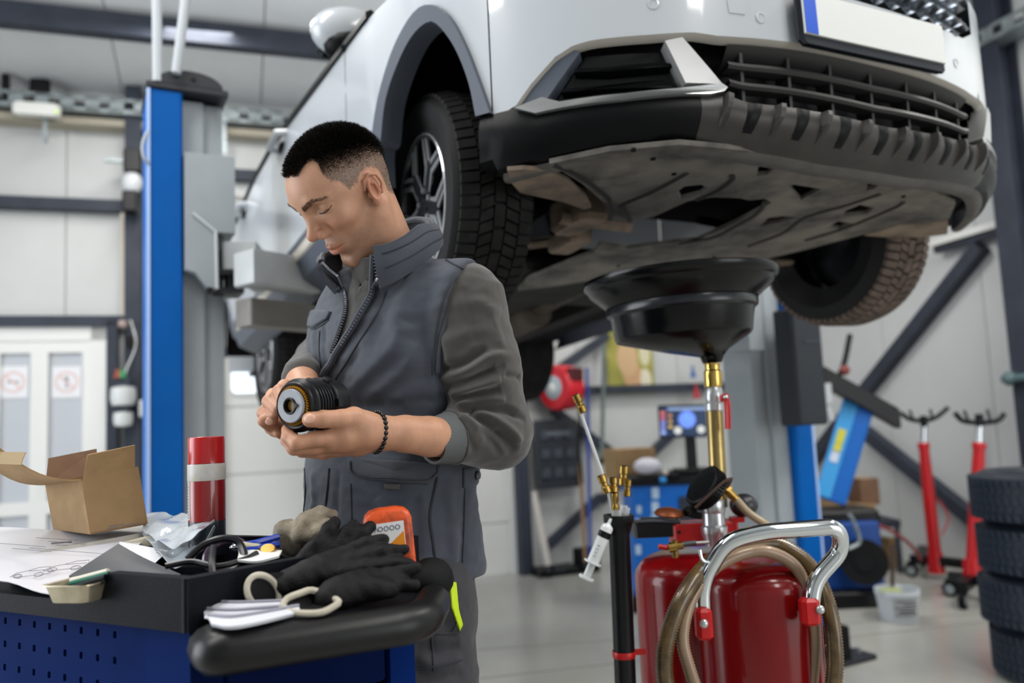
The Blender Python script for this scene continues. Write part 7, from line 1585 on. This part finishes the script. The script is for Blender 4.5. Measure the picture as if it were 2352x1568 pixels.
b = B(); b.tube(ct2, .0062, 8); b.build('collar_piping', M_vest, vest, True); b = B(); b.tube(cb2, .0045, 8); b.build('collar_seam', M_vest, vest, True)
def on(bv, pts, off=.001, n=8, closed=False):
    """a line drawn on a surface, sampled closely so that it follows every fold"""
    o = []
    for q in bez([A(*map(float, a.split(',')), 0) for a in pts.split()], n):
        c, n_ = hit(bv, q[0], q[1])
        if c is not None: n_ = n_ if n_ @ (c - EYE) < 0 else -n_; o.append(c + n_ * off)
    return o
def seam(s, r=.0016, par=None, nm='seam', m=None, off=.0004, bv=None): 
    pl = on(bv or vb_, s, off)
    if len(pl) > 1: b = B(); b.tube(pl, r, 6); return b.build(nm, m or M_seam, par or vest, True)
M_seam = mat('seam_dark', '#2c2f36', .8)
def cloth_patch(nm, s, m, t=.006, par=None, bv=None, sub=10, inset=.0, puff=0):
    """a piece of cloth lying on the surface, given by its outline in the picture"""
    pts = [tuple(map(float, a.split(','))) for a in s.split()]; xs, ys = [p[0] for p in pts], [p[1] for p in pts]; poly = []
    for p, q in zip(pts, pts[1:] + pts[:1]):
        k = max(1, int(math.hypot(q[0] - p[0], q[1] - p[1]) / sub)); poly += [(p[0] + (q[0] - p[0]) * i / k, p[1] + (q[1] - p[1]) * i / k) for i in range(k)]
    cx, cy = np.mean(poly, 0); rings = []
    for k_ in (1, .97, .9, .7, .4, .0001):
        r = []
        for x, y in poly:
            c, n_ = hit(bv or vb_, cx + (x - cx) * k_, cy + (y - cy) * k_)
            j = 0
            while c is None and j < 12: j += 1; c, n_ = hit(bv or vb_, cx + (x - cx) * k_ * (1 - .05 * j), cy + (y - cy) * k_ * (1 - .05 * j))
            if c is None: c, n_ = P(x, y, 1.42), A(0, -1, 0)
            n_ = n_ if n_ @ (c - EYE) < 0 else -n_; r.append(c + n_ * (t * (0 if k_ == 1 else (.75 if k_ == .97 else 1)) + puff * (1 - k_)))
        rings.append(r)
    b = B(); b.grid([[q - nrm(q - EYE) * -.004 for q in rings[0]]] + rings, closed=True); return b.build(nm, m, par or vest, True, 70)
# opening of the vest: shirt, far and near zipper edges
cloth_patch('shirt_front', '818,612 856,605 860,650 846,690 815,740 790,778 776,790 786,740 800,700 806,660', M_shirt, .004, shirt)
M_zip = mat('zip_metal', '#7b8088', .35, metal=.7)
far_z = on(vb_, '790,655 800,690 797,728 782,775 768,812', .007); near_z = on(vb_, '862,655 852,690 828,730 795,785 768,830 748,862 736,892', .007)
near_z = pc('857,585,1.410 861,620,1.408 864,642,1.405') + near_z[2:]; far_z = pc('740,604,1.462 755,620,1.435 775,636,1.412') + far_z[2:]
for nm_, z_ in (('zip_tape', far_z), ('front_edge', near_z)):
    b = B(); b.tube(bez(z_[::3] + [z_[-1]], 4), .0062 if nm_ == 'front_edge' else .0045, 8); b.build(nm_, M_vest if nm_ == 'front_edge' else M_seam, vest, True)
for z_, n_ in ((far_z, 64), (near_z[:28], 34)):
    z_ = np.array(z_); s_ = np.append(0, np.cumsum(np.linalg.norm(np.diff(z_, axis=0), axis=1))); b = B()
    for i in range(n_):
        t_ = s_[-1] * (i + .5) / n_; c = A(*[np.interp(t_, s_, z_[:, k]) for k in range(3)]); c2 = A(*[np.interp(t_ + .002, s_, z_[:, k]) for k in range(3)]); b.box(c + A(.002, -.006, 0), (.0042, .003, .0022), X=np.cross(nrm(c2 - c), A(0, -1, 0)), Z=c2 - c + 1e-6)
    zo = b.build('zip_teeth', M_zip, vest); zo['kind'] = 'stuff'
seam('886,668 874,705 850,745 818,795 790,840 770,872 760,905'); seam('700,1075 702,1130 696,1195', .002); seam('757,1075 752,1130 744,1200', .0025); seam('806,1110 808,1180 810,1262'); seam('1004,1095 988,1180 994,1240 1001,1290', .003); seam('1068,1080 1066,1200 1060,1340')
seam('985,565 1030,600 1075,622 1105,632', .002)
seam('1100,626 1062,650 1034,690 1018,745 1008,800 1003,855', .0045, nm='armhole_binding', m=M_vest, off=.002); seam('1088,620 1046,640 1018,690 1003,750 996,810 994,860', .0018)
seam('1092,1349 1076,1346 1050,1340 1010,1338', .005, nm='hem', m=M_vest)
M_vestd = mat('vest_flap', '#3d4048', .75, var=.1, vscale=9, bump=.25, bscale=700)
cloth_patch('chest_flap', '692,742 703,724 715,709 762,717 755,733 722,753 709,750', M_vest, .006)
seam('702,748 712,752 722,755 742,745 756,735', .0015); seam('735,760 733,800 738,850', .0015)
fl_ = cloth_patch('pocket_flap', '800,1054 807,1050 1011,1064 1007,1090 983,1113 900,1106 828,1099 800,1084', M_vestd, .008)
seam('812,1060 815,1082 832,1090 900,1096 975,1101 996,1086 1000,1070', .0013, off=.0095); cloth_patch('pocket_tab', '883,1109 919,1111 918,1124 883,1123', mat('tab_cloth', '#4c4a48', .8), .004)
cloth_patch('side_tab', '1062,1074 1100,1072 1102,1112 1062,1120', M_vest, .005)
c, n_ = hit(vb_, 1088, 1091)
if c is not None: n_ = n_ if n_ @ (c - EYE) < 0 else -n_; b = B(); b.lathe([(0, .006), (.0075, .006), (.009, .009), (.007, .012), (0, .0125)], c, n_, 20); b.build('snap_button', mat('snap_grey', '#55585e', .35, metal=.3), vest, True)
# shirt neckband, shoulder seam of the sleeve
seam('1108,690 1060,700 1035,740 1024,790', .0014, shirt, bv=sb_v, m=mat('shirt_seam', '#3c3c38', .85))
# ---- trousers and boots
LLEG, RLEG = A(-.180, 1.475, 0), A(-.345, 1.640, 0)
def trous(p):
    q = None
    for c, k in ((LLEG, .03), (RLEG, 0)):
        e = chain(p, [c + A(-.03, .02, .95), c + A(-.005, 0, .80), c + A(0, 0, .50), c + A(0, .01, .10)], [.112, .094, .074, .066], .02); q = e if q is None else smin(q, e, .03)
    q = smin(q, ell(p, A(-.262, 1.565, .93), (.19, .13, .13), axes(LT, -FT, UPZ)), .06); return smax(q, (.075 - p[:, 2]).astype(f32), .01)
tl = [('940,1420 980,1430 1040,1425', -.006, .012), ('990,1360 985,1420 990,1500', -.004, .008), ('950,1480 1000,1500 1055,1480', -.007, .012), ('960,1510 1010,1525 1060,1510', .007, .012), ('1030,1370 1040,1420 1055,1450', .005, .010), ('945,1540 1000,1555 1060,1545', -.006, .010)]
M_trou = mat('trouser_cloth', '#303035', .8, var=.12, vscale=9, bump=.25, bscale=700, sheen=.15)
tr_o = link('trousers', sdf_mesh('trousers', trous, (-.50, 1.30, .05), (.03, 1.82, 1.10), .005, 1, folder(tl)), M_trou, man, True); tb_ = bvh_of(tr_o.data)
for wv in tr_o.data.vertices: pass
cloth_patch('lime_strip', '1031,1336 1044,1336 1050,1400 1062,1440 1055,1450 1046,1424 1036,1395', mat('lime', '#b9d413', .6), .004, tr_o, BVHTree.FromObject(tr_o, bpy.context.evaluated_depsgraph_get()) if 0 else None) if 0 else None
man_off = Vector(wloc(man)); tv = coords(tr_o.data) + A(*man_off); tbv = BVHTree.FromPolygons([tuple(x) for x in tv], [tuple(p.vertices) for p in tr_o.data.polygons])
sv_ = coords(shirt.data) + A(*man_off); sb_v = BVHTree.FromPolygons([tuple(x) for x in sv_], [tuple(p.vertices) for p in shirt.data.polygons])
cloth_patch('lime_strip', '1031,1336 1045,1336 1050,1400 1060,1438 1054,1449 1046,1424 1036,1395', mat('lime', '#b9d413', .6), .004, tr_o, tbv)
for s in ('988,1350 990,1420 992,1470 996,1540', '992,1452 1020,1455 1056,1450', '940,1535 1000,1530 1060,1515', '1034,1455 1045,1440 1050,1420'): seam(s, .0018, tr_o, bv=tbv)
for c in (LLEG, RLEG):
    def boot(p, c=c): d = ell(p, c + FT * .06 + UPZ * .055, (.05, .13, .055), axes(LT, FT, UPZ)); d = smin(d, cap(p, c + A(0, .01, .06), c + A(0, .01, .16), .055, .058), .04); return smax(d, (.004 - p[:, 2]).astype(f32), .01)
    bo = link('boot', sdf_mesh('boot', boot, c + A(-.2, -.2, -.01), c + A(.2, .2, .2), .005, 1), mat('boot_black', '#191919', .5), man, True)
    b = B(); b.prism([(.052 * math.cos(t), .135 * math.sin(t)) for t in np.linspace(0, 2 * math.pi, 24)[:-1]], c + FT * .055, LT, FT, UPZ, .022); b.build('sole', M_rub, bo)
# bracelet of black beads
wc = P(866, 992, 1.288); wx = nrm(P(872, 992, 1.29) - P(835, 990, 1.272)); n1 = nrm(np.cross(wx, A(0, -1, 0))); n2 = np.cross(wx, n1); b = B()
br = b.build('bracelet', M_black, man) if 0 else None
b = B(); b.tube([wc + (n1 * math.cos(t) * 1.12 + n2 * math.sin(t)) * .0275 for t in np.linspace(0, 2 * math.pi, 33)[:-1]], .0018, 6, closed=True); br = b.build('bracelet', M_black, man, True)
for i in range(24):
    t = 2 * math.pi * i / 24; b = B(); b.ball(wc + (n1 * math.cos(t) * 1.12 + n2 * math.sin(t)) * .028, .0041, 8, 6); b.build('bead', mat('bead_black', '#101012', .3), br, True)
# ---- the filter housing he holds
fa = nrm(A(-.47, -.88, -.05)); fc = P(667, 932, 1.212); fil = thing('filter_housing', 'black ribbed filter housing with grey end disc and yellow pleated filter, held by the mechanic', 'oil filter', tuple(fc))
Xf = nrm(np.cross(fa, UPZ)); Yf = np.cross(fa, Xf)
b = B(); b.lathe([(.0118, -.014), (.0118, 0), (.013, .0012), (.0245, .0012), (.0257, 0), (.0257, -.003), (.011, -.004)], fc, fa, 44, cap=False); b.build('end_disc', mat('disc_grey', '#8d9099', .35, var=.1, vscale=30), fil, True)
b = B(); b.lathe([(.0128, .002), (.0115, .0032), (.0098, .0025), (.0094, -.012), (.0, -.014)], fc, fa, 30, cap=False); b.prism([(-.005, 0), (.005, 0), (0, .007)], fc - Xf * .0105, Yf, -Xf, fa, .004); b.build('hub_collar', M_black, fil, True)
b = B(); b.lathe([(.0, -.004), (.0088, -.004), (.0092, -.009)], fc, fa, 24, cap=False); b.build('core_tube', mat('core_amber', '#8a6a2a', .4), fil)
npl = 44; M_pl = mat('pleat_yellow', '#b8872c', .6); b = B(); rows = [[fc - fa * z + (Xf * math.cos(t) + Yf * math.sin(t)) * (.0300 if i % 2 else .0258) for i, t in enumerate(np.linspace(0, 2 * math.pi, 2 * npl + 1)[:-1])] for z in (.003, .014, .03)]; b.grid(rows, closed=True); po_ = b.build('pleats', M_pl, fil); po_['kind'] = 'stuff'
pf_ = [(.0290, -.030), (.0305, -.0080), (.0345, -.0065), (.0362, -.0085), (.0362, -.0120), (.0395, -.0145), (.0412, -.0165), (.0412, -.0205), (.0375, -.0235)]
z = .026
for i in range(5): pf_ += [(.0375, -z), (.0398, -z - .001), (.0398, -z - .003), (.0375, -z - .004)]; z += .0062
pf_ += [(.0375, -z), (.0415, -z - .002), (.0415, -z - .008), (.038, -z - .010), (.036, -z - .04), (.030, -z - .046), (0, -z - .048)]
b = B(); b.lathe(pf_, fc, fa, 56, cap=False); b.build('housing', mat('housing_black', '#0d0f13', .36, spec=.4), fil, True, 30)
for i in range(6):
    t = i * math.pi / 3; b = B(); d_ = Xf * math.cos(t) + Yf * math.sin(t); b.box(fc - fa * (z + .005) + d_ * .042, (.006, .012, .010), X=d_, Z=fa); b.build('lug', MATS['housing_black'], fil)
